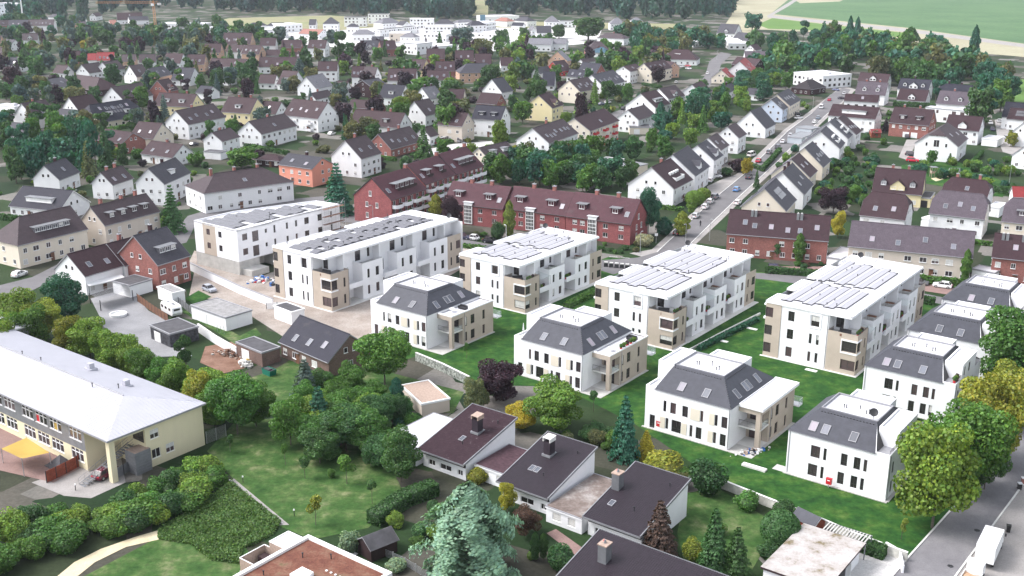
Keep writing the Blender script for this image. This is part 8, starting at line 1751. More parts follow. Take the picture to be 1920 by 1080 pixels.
for p in PT['manhole']:
 m = MB(); m.tube((0, 0, 0), (0, 0, .012), .38, n=16); obj('manhole_cover', m, ['dark_metal'], None, (p[0], p[1], .046), kind='structure')
# ------------------------------------------------------------------ houses, blocks, garages
for row in HOUSES: house(row)
for row in BOXES: flatbox(row)
# ------------------------------------------------------------------ plants
for k, (x, y, h, w, kind, c, lab) in enumerate(PLANTS): plant(x, y, h, w, kind, c, lab, None, k)
FOOT = [(r[0], r[1], r[2], r[3], r[4]) for r in HOUSES + BOXES + BRICK]
for a0, b0, w, l in ((-150, 148, 22, 18), (-113, 149, 21, 17), (-82, 143, 21, 17), (-56, 142, 16, 16), (-57, 174, 16, 16), (-57, 197, 16, 16), (-58, 220, 16, 16), (-182, 153, 18, 46), (-149, 177, 18, 33), (-113, 177, 18, 40), (-80, 185, 18, 43), (-217, 159, 17, 36), (-195, 79, 63, 17), (-101, 110, 10, 14), (-86, 109, 10, 14), (-70, 108, 10, 14), (-64, 90, 21, 14), (-109, 109, 8, 14), (-94, 66, 15, 17), (-46, 111, 9, 14)):
 FOOT.append((*G(a0 + w / 2, b0 + l / 2)[:2], RZ, w, l))
ROADS = [P for n, mt, z, P in GROUND if n in ('avenue', 'street', 'pavement', 'cross_street', 'bend_street', 'side_street', 'lane', 'drive', 'parking_yard', 'row_drive', 'far_meadow')]
def built(x, y, m):
 for cx, cy, rz, L, Wd in FOOT:
  dx, dy = x - cx, y - cy
  if abs(dx) + abs(dy) > 90: continue
  u, v = dx * math.cos(rz) + dy * math.sin(rz), -dx * math.sin(rz) + dy * math.cos(rz)
  if abs(u) < L / 2 + m and abs(v) < Wd / 2 + m: return True
 return any(in_poly(x, y, r) for r in ROADS)
ADJ = {'g1': 'green', 'g2': 'dark', 'g3': 'light', 'y': 'yellow', 'p': 'purple', 't': 'teal', 'b': 'bluish', 'o': 'olive', 'r': 'reddish', 'yg': 'yellowish'}
USED = set()
def beside(x, y, h, w, kind, c):
 """say which house a garden plant stands by, as seen from the camera"""
 best = min(((r[0] - x) ** 2 + (r[1] - y) ** 2, i) for i, r in enumerate(HOUSES))
 if best[0] > 30 ** 2: return None
 r = HOUSES[best[1]]; sx = (x / y - r[0] / r[1]) * r[1]; sy = y - r[1]
 rel = ('right of' if sx > 0 else 'left of') if abs(sx) > abs(sy) * .7 else ('behind' if sy > 0 else 'before')
 l = ('tall ' if h > 10 else '') + ADJ[c] + ' ' + ('conifer' if kind == 'con' else 'bush' if kind == 'bush' else 'tree') + ' ' + rel + ' ' + r[12]
 if len(l.split()) > 16: l = l.replace('tall ', '', 1)
 if len(l.split()) > 16 or l in USED: return None
 USED.add(l); return l
zr = random.Random(5); MASS = []
for P, n, kinds, cols, hr, wr, lab, grp, sep in ZONES:
 xs, ys = [q[0] for q in P], [q[1] for q in P]; got = []; tries = 0
 while len(got) < n and tries < 9000:
  tries += 1; x, y = zr.uniform(min(xs), max(xs)), zr.uniform(min(ys), max(ys)); h = zr.uniform(*hr); w = h * zr.uniform(*wr); k = zr.choice(kinds); c = zr.choice(cols)
  if k == 'con': w *= .6
  if not in_poly(x, y, P) or built(x, y, w * (.26 if hr[1] > 5 else .4)) or any((x - a) ** 2 + (y - b) ** 2 < sep * sep for a, b in got): continue
  got.append((x, y))
  if y > 640 or (y > 440 and k == 'bush'): MASS.append((x, y, h, w, k, c)); continue
  named = beside(x, y, h, w, k, c) if y < 640 and 'wooded' not in lab and 'belt' not in lab else None
  plant(x, y, h, w, k, c, named or lab, grp, len(got))
def mass(name, rows, label):
 """far trees past counting, as one object"""
 VV, FF, TT, b = [], [], [], 0; base = {}
 for i, (x, y, h, w, k, c) in enumerate(rows):
  q = (k, i % 3)
  if q not in base: base[q] = core_blob(k, *proto(k, 71 + i % 3, 420 if k != 'bush' else 140, .16))
  V, F, T = base[q]; a = zr.random() * 6.28; ca, sa = math.cos(a), math.sin(a); z0 = .03 if k in ('dec', 'pine') else 0
  VV.append(np.stack([(V[:, 0] * ca - V[:, 1] * sa) * w + x, (V[:, 0] * sa + V[:, 1] * ca) * w + y, (z0 + V[:, 2] * (1 - z0)) * h], 1)); FF.append(F + b); b += len(V); TT.append(T * np.array(TC[c]) * zr.uniform(.8, 1.2))
 o = obj(name, to_mesh(name, np.vstack(VV), np.vstack(FF), np.vstack(TT)), None, None, (0, 0, 0), 0, (1, 1, 1)); o['kind'] = 'stuff'; tag(o, label, 'trees')
mass('garden_trees', MASS, 'trees and shrubs between the far houses below the wood')
hg = random.Random(9)
for r in HOUSES:
 if not 250 < r[1] < 520 or hg.random() < .5: continue
 ca, sa = math.cos(r[2]), math.sin(r[2]); d = r[4] / 2 + hg.uniform(4, 7); s = hg.choice((-1, 1)); l0, l1 = -r[3] / 2 - 2, r[3] / 2 + 3
 f = lambda u, v: (r[0] + u * ca - v * sa, r[1] + u * sa + v * ca); pts = [f(l0, -d), f(l1, -d)] if hg.random() < .6 else [f(s * (r[3] / 2 + 4), -d), f(s * (r[3] / 2 + 4), d)]
 if any(built(pts[0][0] + (pts[1][0] - pts[0][0]) * u, pts[0][1] + (pts[1][1] - pts[0][1]) * u, .8) for u in (0, .25, .5, .75, 1)): continue
 l = 'clipped hedge beside ' + r[12]
 if len(l.split()) <= 16: hedge(pts, 1.1, hg.uniform(1.1, 1.9), hg.choice(('g1', 'g2')), l, 'garden hedges', 6)
for row in WOODS: wood(row[0], row[1], row[2], row[3], [(.010, .070, .062), (.008, .048, .048), (.016, .085, .060), (.022, .075, .050)], row[4], row[5])  # bluish tint of distance put into the leaf colours
for pts, w, h, c, l in HEDGES: hedge(pts, w, h, c, l, None, 34 if pts[0][1] < 190 else 16 if pts[0][1] < 260 else 6)
ground_cover('ivy_ground_cover', IVY, 26000, .22, (.075, .15, .03), 'dense leafy ground cover beside the curved path', 31, .75)
# ------------------------------------------------------------------ vehicles
def car_protos(kind):
 k = ('car', kind)
 if k in CACHE: return CACHE[k]
 L, Wd, H = {'hatch': (4.2, 1.76, 1.47), 'suv': (4.5, 1.84, 1.64), 'van': (4.8, 1.9, 1.95), 'smart': (2.6, 1.6, 1.52)}[kind]; h = L / 2; bl = .92 if kind != 'van' else 1.05
 st = [(-h, .40, .62, .66), (-h + .12, .26, .80, .80), (-h * .5, .22, bl, .86), (0, .22, bl + .02, .88), (h * .5, .22, bl + .02, .87), (h - .12, .26, bl - .04, .80), (h, .38, .74, .70)]
 m = MB(); prev = None; s = Wd / 1.76
 for x, z0, z1, w in st:
  w *= s; i = m.vs([(x, -w, z0), (x, -w - .01, z0 + .6 * (z1 - z0)), (x, -w + .10, z1), (x, w - .10, z1), (x, w + .01, z0 + .6 * (z1 - z0)), (x, w, z0)])
  if prev is not None:
   for j in range(6): m.f.append((prev + j, i + j, i + (j + 1) % 6, prev + (j + 1) % 6)); m.m.append(0)
  else: m.f.append(tuple(i + j for j in range(6))); m.m.append(0)
  prev = i
 m.f.append(tuple(prev + 5 - j for j in range(6))); m.m.append(0)
 if kind == 'van': b, t_ = (-h + .75, h - .05), (-h + 1.35, h - .18)
 elif kind == 'smart': b, t_ = (-h + .35, h - .1), (-h + .85, h - .3)
 else: b, t_ = (-h + 1.15, h - .25), (-h + 1.95, h - (.75 if kind == 'hatch' else .45))
 wb, wt = .80 * s, .63 * s; g = MB(); z0, z1 = bl - .02, H
 B = [(b[0], -wb, z0), (b[1], -wb, z0), (b[1], wb, z0), (b[0], wb, z0)]; Tq = [(t_[0], -wt, z1 - .06), (t_[1], -wt, z1 - .06), (t_[1], wt, z1 - .06), (t_[0], wt, z1 - .06)]
 for i in range(4): j = (i + 1) % 4; g.quad(B[i], B[j], Tq[j], Tq[i])
 n = .07; m.quad(*[(x, y, z) for x, y, z in Tq]); Rf = [(x + (n if x < 0 else -n), y * .92, z1) for x, y, z in Tq]
 for i in range(4): j = (i + 1) % 4; m.quad(Tq[i], Tq[j], Rf[j], Rf[i])
 m.quad(*Rf)
 for sy in (-1, 1):
  for u in (0, .48, 1):       # pillars
   p = Vector(B[0 if sy < 0 else 3]).lerp(Vector(B[1 if sy < 0 else 2]), u); q = Vector(Tq[0 if sy < 0 else 3]).lerp(Vector(Tq[1 if sy < 0 else 2]), u); m.tube(tuple(p + Vector((0, .02 * sy, 0))), tuple(q + Vector((0, .02 * sy, 0))), .045, n=4)
 wh = MB(); wh.tube((0, -.1, 0), (0, .1, 0), .32, n=14); wh.tube((0, -.115, 0), (0, .115, 0), .19, n=10, m=1)
 li = MB(); li.box(-.05, -.17, -.07, .05, .17, .07); mir = MB(); mir.box(-.06, -.1, -.06, .06, .1, .07)
 CACHE[k] = (m.mesh('body', ['paint']), g.mesh('window_glass', ['pane']), wh.mesh('wheel', ['rubber', 'steel']), li.mesh('headlight', ['sky_pane']), mir.mesh('mirror', ['dark_metal']), li.mesh('tail_light', ['red']), (L, Wd, bl)); return CACHE[k]
def car(x, y, rz, kind, c, label):
 b, g, w, hl, mi, tl, (L, Wd, bl) = car_protos(kind); t = thing('parked_car' if 'driving' not in label else 'car', label, 'van' if kind == 'van' else 'car', (x, y, .055), rz, 'cars along the streets and yards')
 obj('body', b, None, t, (0, 0, 0), R(180), c); obj('window_glass', g, None, t, (0, 0, 0), R(180))
 if y < 420:
  for sx in (-.31, .31):
   for sy in (-.44, .44): obj('wheel', w, None, t, (L * sx, Wd * sy, .32))
  for sy in (-.32, .32): obj('headlight', hl, None, t, (L / 2 - .07, Wd * sy, .68)); obj('tail_light', tl, None, t, (-L / 2 + .05, Wd * sy, .78))
  for sy in (-.52, .52): obj('mirror', mi, None, t, (L * .16, Wd * sy, bl + .06))
 else:
  for sx in (-.31, .31):
   for sy in (-.44, .44): obj('wheel', w, None, t, (L * sx, Wd * sy, .32))
for row in CARS: car(*row)
def facing(a, b): return math.atan2(b[1] - a[1], b[0] - a[0])
# box lorry and tipper with sand
a, b = PT['truck']; t = thing('box_truck', 'white box truck parked at the kerb in the lower right corner', 'truck', ((a[0] + b[0]) / 2, (a[1] + b[1]) / 2, .055), facing(a, b))
m = MB(); m.box(-3.6, -1.12, .95, 2.0, 1.12, 3.25)
for x in (-3.62, 1.96): m.box(x, -1.14, .95, x + .06, 1.14, 3.28)
m.box(-3.6, -1.15, 3.2, 2.0, -1.10, 3.29); m.box(-3.6, 1.10, 3.2, 2.0, 1.15, 3.29); obj('cargo_box', m, ['white_frame'], t)
m = MB(); m.poly([(2.15, -1.0, .5), (3.9, -1.0, .5), (3.9, -1.0, 1.25), (3.45, -1.0, 2.35), (2.15, -1.0, 2.4)]); m.poly([(2.15, 1.0, .5), (2.15, 1.0, 2.4), (3.45, 1.0, 2.35), (3.9, 1.0, 1.25), (3.9, 1.0, .5)])
for p, q in (((3.9, .5), (3.9, 1.25)), ((3.45, 2.35), (2.15, 2.4)), ((2.15, 2.4), (2.15, .5))): m.quad((p[0], -1.0, p[1]), (p[0], 1.0, p[1]), (q[0], 1.0, q[1]), (q[0], -1.0, q[1]))
obj('cab', m, ['white_frame'], t); m = MB(); m.quad((3.9, -1, 1.25), (3.9, 1, 1.25), (3.45, 1, 2.35), (3.45, -1, 2.35))
for s in (-1.015, 1.015): m.quad((2.5, s, 1.35), (3.6, s, 1.35), (3.3, s, 2.15), (2.5, s, 2.15))
obj('window_glass', m, ['pane'], t); m = MB(); m.box(-3.4, -.4, .6, 3.6, .4, .95); obj('chassis', m, ['dark_metal'], t)
for x in (-2.3, 2.9):
 for y in (-.9, .9): w = MB(); w.tube((0, -.14, 0), (0, .14, 0), .45, n=14); obj('wheel', w, ['rubber'], t, (x, y, .45))
for y in (-1.25, 1.25): w = MB(); w.box(-.06, -.1, -.2, .06, .1, .2); obj('mirror', w, ['dark_metal'], t, (3.3, y, 1.9))
a, b = PT['tipper']; t = thing('tipper_truck', 'white tipper with a bed of brown sand behind the box truck', 'truck', (b[0], b[1], .055), facing(a, b))
m = MB(); m.box(-2.8, -1.0, .8, .3, 1.0, .9)
for q in ((-2.8, -1.05, .3, -.97), (-2.8, .97, .3, 1.05), (-2.85, -1.05, -2.78, 1.05), (.25, -1.05, .32, 1.05)): m.box(q[0], q[1], .8, q[2], q[3], 1.4)
obj('tipper_bed', m, ['white_frame'], t); m = MB(); gx = 8
for i in range(gx):
 for j in range(5):
  f = lambda i, j: (-2.75 + i * 2.95 / gx, -.96 + j * 1.92 / 5, 1.1 + .3 * math.sin(i * .5) * math.sin(j * .62) + .03 * ((i * 7 + j * 3) % 3)); m.quad(f(i, j), f(i + 1, j), f(i + 1, j + 1), f(i, j + 1))
obj('sand_load', m, ['sand_fill'], t); m = MB(); m.box(.5, -.95, .5, 2.1, .95, 2.2); obj('cab', m, ['white_frame'], t)
for x in (-2.0, 1.5):
 for y in (-.85, .85): w = MB(); w.tube((0, -.13, 0), (0, .13, 0), .38, n=12); obj('wheel', w, ['rubber'], t, (x, y, .38))
# caravan
a, b = PT['caravan']; t = thing('caravan', 'white touring caravan with dark windows beside the gabion fence', 'caravan', (a[0], a[1], .05), facing(a, b)); m = MB()
pr = [(-2.6, .5), (2.7, .5), (3.0, 1.1), (2.75, 2.2), (2.3, 2.55), (-2.2, 2.6), (-2.75, 2.1), (-2.85, 1.1)]; m.poly([(x, -1.1, z) for x, z in pr]); m.poly([(x, 1.1, z) for x, z in reversed(pr)])
for p, q in zip(pr, pr[1:] + pr[:1]): m.quad((p[0], 1.1, p[1]), (p[0], -1.1, p[1]), (q[0], -1.1, q[1]), (q[0], 1.1, q[1]))
obj('body', m, ['white_frame'], t)
for x, s in ((-1.9, -1), (-.2, -1), (1.6, -1), (-1.4, 1), (1.4, 1)): w = MB(); w.box(-.45, -.02, -.28, .45, .02, .28); obj('window', w, ['pane'], t, (x, 1.115 * s, 1.75))
w = MB(); w.box(-.02, -.7, -.3, .02, .7, .3); obj('window', w, ['pane'], t, (2.88, 0, 1.7), 0)
for x, y in ((-1.2, 0), (.5, .2), (1.6, 0)): w = MB(); w.box(-.3, -.3, 0, .3, .3, .1); obj('roof_light', w, ['zinc'], t, (x, y, 2.58))
m = MB(); m.tube((0, -1.0, .33), (0, -.8, .33), .33, n=12); m.tube((0, .8, .33), (0, 1.0, .33), .33, n=12); obj('wheel', m, ['rubber'], t); m = MB(); m.tube((2.9, 0, .5), (4.0, 0, .45), .06); m.tube((3.6, 0, 0), (3.6, 0, .5), .04); obj('drawbar', m, ['dark_metal'], t)
# ------------------------------------------------------------------ walls and fences
def wallthing(key, label, w, h, mat, cat='wall', name='garden_wall', cap=None):
 pts = PT[key]; c = pts[0]; t = thing(name, label, cat, (c[0], c[1], 0)); rel = [(p[0] - c[0], p[1] - c[1]) for p in pts]; m = MB()
 for p, q in zip(rel, rel[1:]): P, Q = Vector(p), Vector(q); d = (Q - P).normalized(); nn = Vector((-d.y, d.x)) * w / 2; m.prism([tuple(P - nn), tuple(Q - nn), tuple(Q + nn), tuple(P + nn)], 0, h)
 obj('wall', m, [mat], t)
 if cap:
  m = MB()
  for p, q in zip(rel, rel[1:]): P, Q = Vector(p), Vector(q); d = (Q - P).normalized(); nn = Vector((-d.y, d.x)) * (w / 2 + .06); m.prism([tuple(P - nn), tuple(Q - nn), tuple(Q + nn), tuple(P + nn)], h, h + .08)
  obj('coping', m, [cap], t)
 return t
plain('stained_concrete', (.50, .49, .45), .95, var=.35, scale=.9); plain('mural', (.28, .30, .27), .9, var=.9, scale=2.2)
wallthing('garden_wall', 'long stained concrete wall along the villa lawn edge', .25, 1.3, 'stained_concrete', cap='pale_concrete')
wallthing('mural_wall', 'painted mural wall with glass panes below the villa lawn', .3, 1.6, 'mural', cap='pale_concrete')
wallthing('yard_white_wall', 'long white wall between the sandy drive and the building site', .3, 1.9, 'white_render', cap='grey_trim')
wallthing('yard_white_wall2', 'white wall beside the graffiti garage and stone pile', .3, 1.7, 'white_render', cap='pale_concrete')
wallthing('strip_wall', 'low white retaining wall beside the planted strip of the flats', .25, .5, 'pale_concrete')
wallthing('bottom_wall', 'short white wall beside the paved garage yard', .25, 1.1, 'white_render')
def fence(key, label, h, mat, mode='panel', name='fence', board=.0):
 pts = PT[key]; c = pts[0]; t = thing(name, label, 'fence', (c[0], c[1], 0)); pm = {}
 for p, q in zip(pts, pts[1:]):
  P = Vector((p[0] - c[0], p[1] - c[1])); Q = Vector((q[0] - c[0], q[1] - c[1])); L = (Q - P).length; n = max(1, round(L / 1.9)); d = (Q - P) / L; rz = math.atan2(d.y, d.x)
  for k in range(n + 1):
   c_ = P.lerp(Q, k / n)
   if 'post' not in pm: b = MB(); b.box(-.05, -.05, 0, .05, .05, h + .08); pm['post'] = b.mesh('post', ['dark_metal' if mode != 'mesh' else mat])
   obj('post', pm['post'], None, t, (c_.x, c_.y, 0), rz)
  for k in range(n):
   c_ = P.lerp(Q, (k + .5) / n); wd = L / n - .12; kk = (round(wd, 2),)
   if kk not in pm:
    b = MB()
    if mode == 'panel':
     nb = int(h / .17)
     for i in range(nb): b.box(-wd / 2, -.02 + .012 * (i % 2), .06 + i * (h - .06) / nb, wd / 2, .02 + .012 * (i % 2), .06 + (i + 1) * (h - .06) / nb - .015)
    elif mode == 'mesh':
     for i in range(int(h / .2) + 1): b.tube((-wd / 2, 0, .05 + .2 * i), (wd / 2, 0, .05 + .2 * i), .015, n=4)
     for i in range(int(wd / .12) + 1): b.tube((-wd / 2 + .12 * i, 0, .03), (-wd / 2 + .12 * i, 0, h), .012, n=4)
    pm[kk] = b.mesh('fence_panel', [mat])
   obj('fence_panel', pm[kk], None, t, (c_.x, c_.y, 0), rz)
 return t
fence('gabion', 'dark brown panel fence in front of the caravan', 1.8, 'wood_brown'); fence('fence_grey', 'grey panel fence between caravan and white garage', 1.7, 'zinc')
fence('school_fence', 'blue grey metal mesh fence at the school corner', 2.0, 'steel', 'mesh'); fence('red_fence', 'red brown wooden fence beside the school stair', 1.9, 'red_wood')if 'red_wood' in MT or plain('red_wood', (.24, .055, .03), .7, var=.25, scale=2) else 0
fence('corner_fence', 'grey blue solid fence under the school corner', 1.7, 'zinc'); fence('site_fence', 'white slatted gate beside the dark roofed garage', 1.5, 'white_frame'); fence('diag_fence', 'thin grey fence running diagonally beside the garden shed', 1.1, 'steel', 'mesh')
t = thing('planter_row', 'row of dark planters along the street edge of the flats', 'planter', (*PT['planters'][0], 0))
c0 = PT['planters'][0]
for p in PT['planters']: m = MB(); m.box(-.5, -.35, 0, .5, .35, 1.0); m.box(-.44, -.29, 1.0, .44, .29, 1.25, 1); obj('planter', m, ['dark_metal', 'pale_concrete'], t, (p[0] - c0[0], p[1] - c0[1], 0), -.15)
# ------------------------------------------------------------------ lamps, bins, boxes, small things
def lamp(p, h, mat, label, group):
 t = thing('street_lamp', label, 'street lamp', (p[0], p[1], 0), rnd.random() * 6, group); m = MB(); m.tube((0, 0, 0), (0, 0, h), .08, .05, 7); obj('pole', m, [mat], t); m = MB(); m.tube((0, 0, h), (.5, 0, h + .1), .035, n=5); m.box(.35, -.12, h + .04, .95, .12, h + .16); obj('lamp_head', m, [mat], t)
for p in PT['lamp']: lamp(p, 6.0, 'steel', 'slim grey street lamp standing among the houses', 'grey street lamps')
for p in PT['lamp_w']: lamp(p, 4.2, 'white_frame', 'short white street lamp beside the new flats and terraces', 'white street lamps')
def bin_(p, c, label, group, mat='paint'):
 t = thing('wheelie_bin', label, 'bin', (p[0], p[1], .05), rnd.random() * .5 - .5, group); m = MB(); b = [(-.22, -.25), (.22, -.25), (.22, .25), (-.22, .25)]; n = m.vs([(x, y, .05) for x, y in b] + [(x * 1.25, y * 1.2, .95) for x, y in b])
 for i in range(4): j = (i + 1) % 4; m.f.append((n + i, n + j, n + 4 + j, n + 4 + i)); m.m.append(0)
 obj('body', m, ['paint'], t, color=c[0]); l = MB(); l.box(-.31, -.34, .95, .31, .33, 1.03); obj('lid', l, ['paint'], t, color=c[1]); w = MB(); w.tube((-.25, .27, .1), (.25, .27, .1), .1, n=8); obj('wheel', w, ['rubber'], t)
for k, p in enumerate(PT['bins']): bin_(p, ((.02, .02, .03), (.02, .16, .5) if k % 3 else (.02, .3, .35)), 'wheelie bin with blue or teal lid under the street trees', 'bins under the street trees')
bin_(PT['wheelie'][0], ((.02, .02, .02), (.5, .52, .55)), 'black bin with pale lid on the right pavement', None); bin_(PT['wheelie'][1], ((.3, .12, .1), (.6, .6, .62)), 'brown bin with pale lid behind the black one', None); bin_(PT['wheelie'][2], ((.015, .015, .015), (.015, .015, .015)), 'black bin with a white bag near the front garden', None)
for k, p in enumerate(PT['mailbox']):
 t = thing('red_post_box', ('red letter box on a post beside the doorway of the third villa', 'red letter box on a post before the nearest villa')[k], 'letter box', (p[0], p[1], 0), RZ); m = MB(); m.tube((0, 0, 0), (0, 0, .7), .05); obj('post', m, ['steel'], t); m = MB(); m.box(-.4, -.2, .65, .4, .2, 1.5); m.box(-.44, -.24, 1.5, .44, .24, 1.58); obj('box', m, ['red'], t); m = MB(); m.box(-.2, -.215, 1.2, .2, -.2, 1.35); obj('slot_plate', m, ['white_frame'], t)
for k, p in enumerate(PT['slab']):
 if k in (1, 6): continue
 t = thing('light_shaft', ('long white concrete bench slab on the lawn before the nearest villa', '', 'small pale light shaft on the lawn behind the third villa', 'pale light shaft on the middle lawn strip', 'pale light shaft farther down the middle lawn strip', 'glass covered light shaft on the lawn by the right hand flats')[k], 'light shaft', (p[0], p[1], .03), RZ, None); m = MB(); L = 1.9 if k == 0 else 1.1; m.box(-L, -.45, 0, L, .45, .3 if k == 0 else .1); m.box(-L + .12, -.33, .3 if k == 0 else .1, L - .12, .33, .34 if k == 0 else .13, 1); obj('slab', m, ['pale_concrete', 'white_frame'], t)
t = thing('garden_slab', 'small white concrete slab on the school lawn near the sedum roof', 'slab', (*G(-90.9, 86.4)[:2], .03), RZ); m = MB(); m.box(-.55, -.55, 0, .55, .55, .12); m.box(-.4, -.4, .12, .4, .4, .16); obj('slab', m, ['white_frame'], t)
for p in PT['lawn_lamp'][:3]:
 t = thing('path_lamp', 'short dark path lamp on the school grounds', 'lamp', (p[0], p[1], 0), 0, 'path lamps of the school'); m = MB(); m.tube((0, 0, 0), (0, 0, .9), .06); obj('pole', m, ['dark_metal'], t); m = MB(); m.tube((0, 0, .9), (0, 0, 1.1), .12, .09, 8); obj('lamp_head', m, ['white_frame'], t)
k = 0
for p, q in zip(PT['path_edge'], PT['path_edge'][1:]):
 for i in range(5):
  c = Vector(p).lerp(Vector(q), i / 5); o = MB(); o.box(-.3, -.12, 0, .3, .12, .09); obj('edge_stone', o, ['pale_concrete'], None, (c.x, c.y, .05), facing(p, q) + .1 * (i % 3), label='low pale edging stone of the path along the leafy ground cover', category='edging stone', group='edging stones of the school path')
# tower crane
p = PT['crane'][0]; t = thing('tower_crane', 'orange tower crane standing behind the far white hall', 'crane', (p[0], p[1], 0)); h = 27; m = MB()
for x in (-.8, .8):
 for y in (-.8, .8): m.tube((x, y, 0), (x, y, h), .13, n=4)
for z in range(0, h, 2):
 s = 1 if (z // 2) % 2 else -1
 for a_, b_ in (((-.8, -.8), (.8, -.8)), ((.8, -.8), (.8, .8)), ((.8, .8), (-.8, .8)), ((-.8, .8), (-.8, -.8))): m.tube((a_[0] * s, a_[1], z), (b_[0] * s, b_[1], z + 2), .07, n=3)
obj('mast', m, ['crane_orange'] if 'crane_orange' in MT or plain('crane_orange', (.55, .26, .10), .6) else 0, t); m = MB(); J = -50
for y in (-.6, .6): m.tube((6, y, h), (J, y, h), .12, n=4)
m.tube((4, 0, h + 1.4), (J, 0, h + 1.1), .12, n=4)
for k in range(26): x = 4 - k * 2.05; m.tube((x, -.6, h), (x - 1.0, 0, h + 1.3), .06, n=3); m.tube((x - 1.0, 0, h + 1.3), (x - 2, .6, h), .06, n=3)
obj('jib', m, ['crane_orange'], t); m = MB(); m.box(3.5, -1, h - 1.6, 6.5, 1, h + .2); obj('counterweight', m, ['pale_concrete'], t); m = MB(); m.box(-1.6, -2.0, h - 2.2, .6, -.9, h - .2); obj('cab', m, ['white_frame'], t); m = MB(); m.tube((0, 0, h), (0, 0, h + 6), .3, .1, 4); m.tube((0, 0, h + 6), (-30, 0, h + 1.2), .05, n=3); m.tube((0, 0, h + 6), (6, 0, h), .05, n=3); obj('tower_head', m, ['crane_orange'], t)
m = MB(); p = PT['chimney_mast'][0]; t = thing('flue_mast', 'thin white flue mast beside the tall block at the top left corner', 'mast', (p[0], p[1], 0)); m.tube((0, 0, 0), (0, 0, 34), .7, .6, 8); obj('pole', m, ['white_frame'], t)
# carport and awning of the pool yard
t = thing('carport', 'carport with pale corrugated roof over the pool yard', 'carport', (-92.3, 226.5, 0), 0); m = MB(); Cq = [(0, 0), (4.1, -5.0), (8.6, 2.2), (5.2, 6.5)]; zq = (2.3, 2.3, 2.8, 2.8)
for k in range(16):
 u, v = k / 16, (k + .8) / 16; f = lambda u, a, b: (Cq[a][0] + (Cq[b][0] - Cq[a][0]) * u, Cq[a][1] + (Cq[b][1] - Cq[a][1]) * u); p0, p1, q0, q1 = f(u, 0, 1), f(v, 0, 1), f(u, 3, 2), f(v, 3, 2); m.quad((*p0, 2.3), (*p1, 2.36), (*q1, 2.86), (*q0, 2.8))
obj('corrugated_roof', m, ['zinc'], t)
for x, y in Cq: m = MB(); m.box(x - .07, y - .07, 0, x + .07, y + .07, 2.4); obj('post', m, ['dark_metal'], t)
t = thing('awning', 'white awning along the ribbed roof row house', 'awning', (-95.9, 233.0, 0), 0); m = MB(); m.quad((0, 0, 2.9), (6.1, 6.4, 2.9), (7.6, 4.9, 2.5), (1.6, -1.4, 2.5)); m.quad((1.6, -1.4, 2.5), (7.6, 4.9, 2.5), (7.6, 4.9, 2.3), (1.6, -1.4, 2.3)); obj('cloth', m, ['white_frame'], t); m = MB(); m.tube((1.6, -1.4, 0), (1.6, -1.4, 2.4), .05); m.tube((7.5, 4.8, 0), (7.5, 4.8, 2.4), .05); obj('post', m, ['dark_metal'], t)
# pool, rubble, building material
p = PT['pool'][0]; t = thing('paddling_pool', 'round white paddling pool in the gravel yard', 'pool', (p[0], p[1], .05)); m = MB(); n = 20; ring = [(math.cos(a_) * r_, math.sin(a_) * r_, z_) for r_, z_ in ((1.75, 0), (1.8, .55), (1.6, .55), (1.55, .25)) for a_ in [6.2832 * k / n for k in range(n)]]; b_ = m.vs(ring)
for j in range(3):
 for k in range(n): l_ = (k + 1) % n; m.f.append((b_ + j * n + k, b_ + j * n + l_, b_ + (j + 1) * n + l_, b_ + (j + 1) * n + k)); m.m.append(0)
m.f.append(tuple(b_ + 3 * n + k for k in range(n))); m.m.append(1); obj('pool_wall', m, ['white_frame', 'pale_concrete'], t)
def heap(key, label, cat, n, spread, size, mats, seed, hmax=1.0, name='rubble_heap'):
 p, q = PT[key]; rg = random.Random(seed); c = Vector(((p[0] + q[0]) / 2, (p[1] + q[1]) / 2)); m = MB(); ang = facing(p, q)
 for k in range(n):
  u, v = rg.gauss(0, spread), rg.gauss(0, spread * .45); x, y = u * math.cos(ang) - v * math.sin(ang), u * math.sin(ang) + v * math.cos(ang); h = hmax * math.exp(-(u * u + (v * 2) ** 2) / (2 * spread * spread)) * rg.random(); s = size * rg.uniform(.5, 1.4); a_ = rg.random() * 6.28; ca, sa = math.cos(a_) * s, math.sin(a_) * s; i = rg.randrange(len(mats)); b = [(x + ca, y + sa), (x - sa * .7, y + ca * .7), (x - ca, y - sa), (x + sa * .7, y - ca * .7)]; m.prism(b, max(0, h - s * .3), h + s * .6, i)
 o = obj(name, m, mats, None, (c.x, c.y, .04)); o['kind'] = 'stuff'; tag(o, label, cat)
heap('debris', 'builders rubble and tools beside the third villa bay', 'rubble', 70, 1.1, .22, ['pale_concrete', 'dark_metal', 'wood_pale', 'blue', 'white_frame'], 3, .5)
heap('bricks', 'pile of broken reddish stones beside the white wall', 'stone pile', 120, 1.5, .26, ['wood_brown', 'concrete', 'wood_pale', 'soil'], 4, 1.3, 'stone_pile')
heap('bags', 'white sacks and pallets stacked beside the brick garage', 'sacks', 45, 1.0, .42, ['white_frame', 'pale_concrete', 'concrete', 'yellow'], 5, 1.1, 'sack_pile')
heap('site_pile', 'building material heaped at the unfinished block', 'building material', 70, 1.6, .38, ['white_frame', 'steel', 'dark_metal', 'blue', 'red', 'pale_concrete'], 6, 1.2, 'material_heap')
heap('mini_digger', 'small heap of pipes and blue sheeting beside the cream flats', 'building material', 36, .9, .35, ['blue', 'dark_metal', 'steel', 'white_frame'], 8, 1.0, 'material_heap')
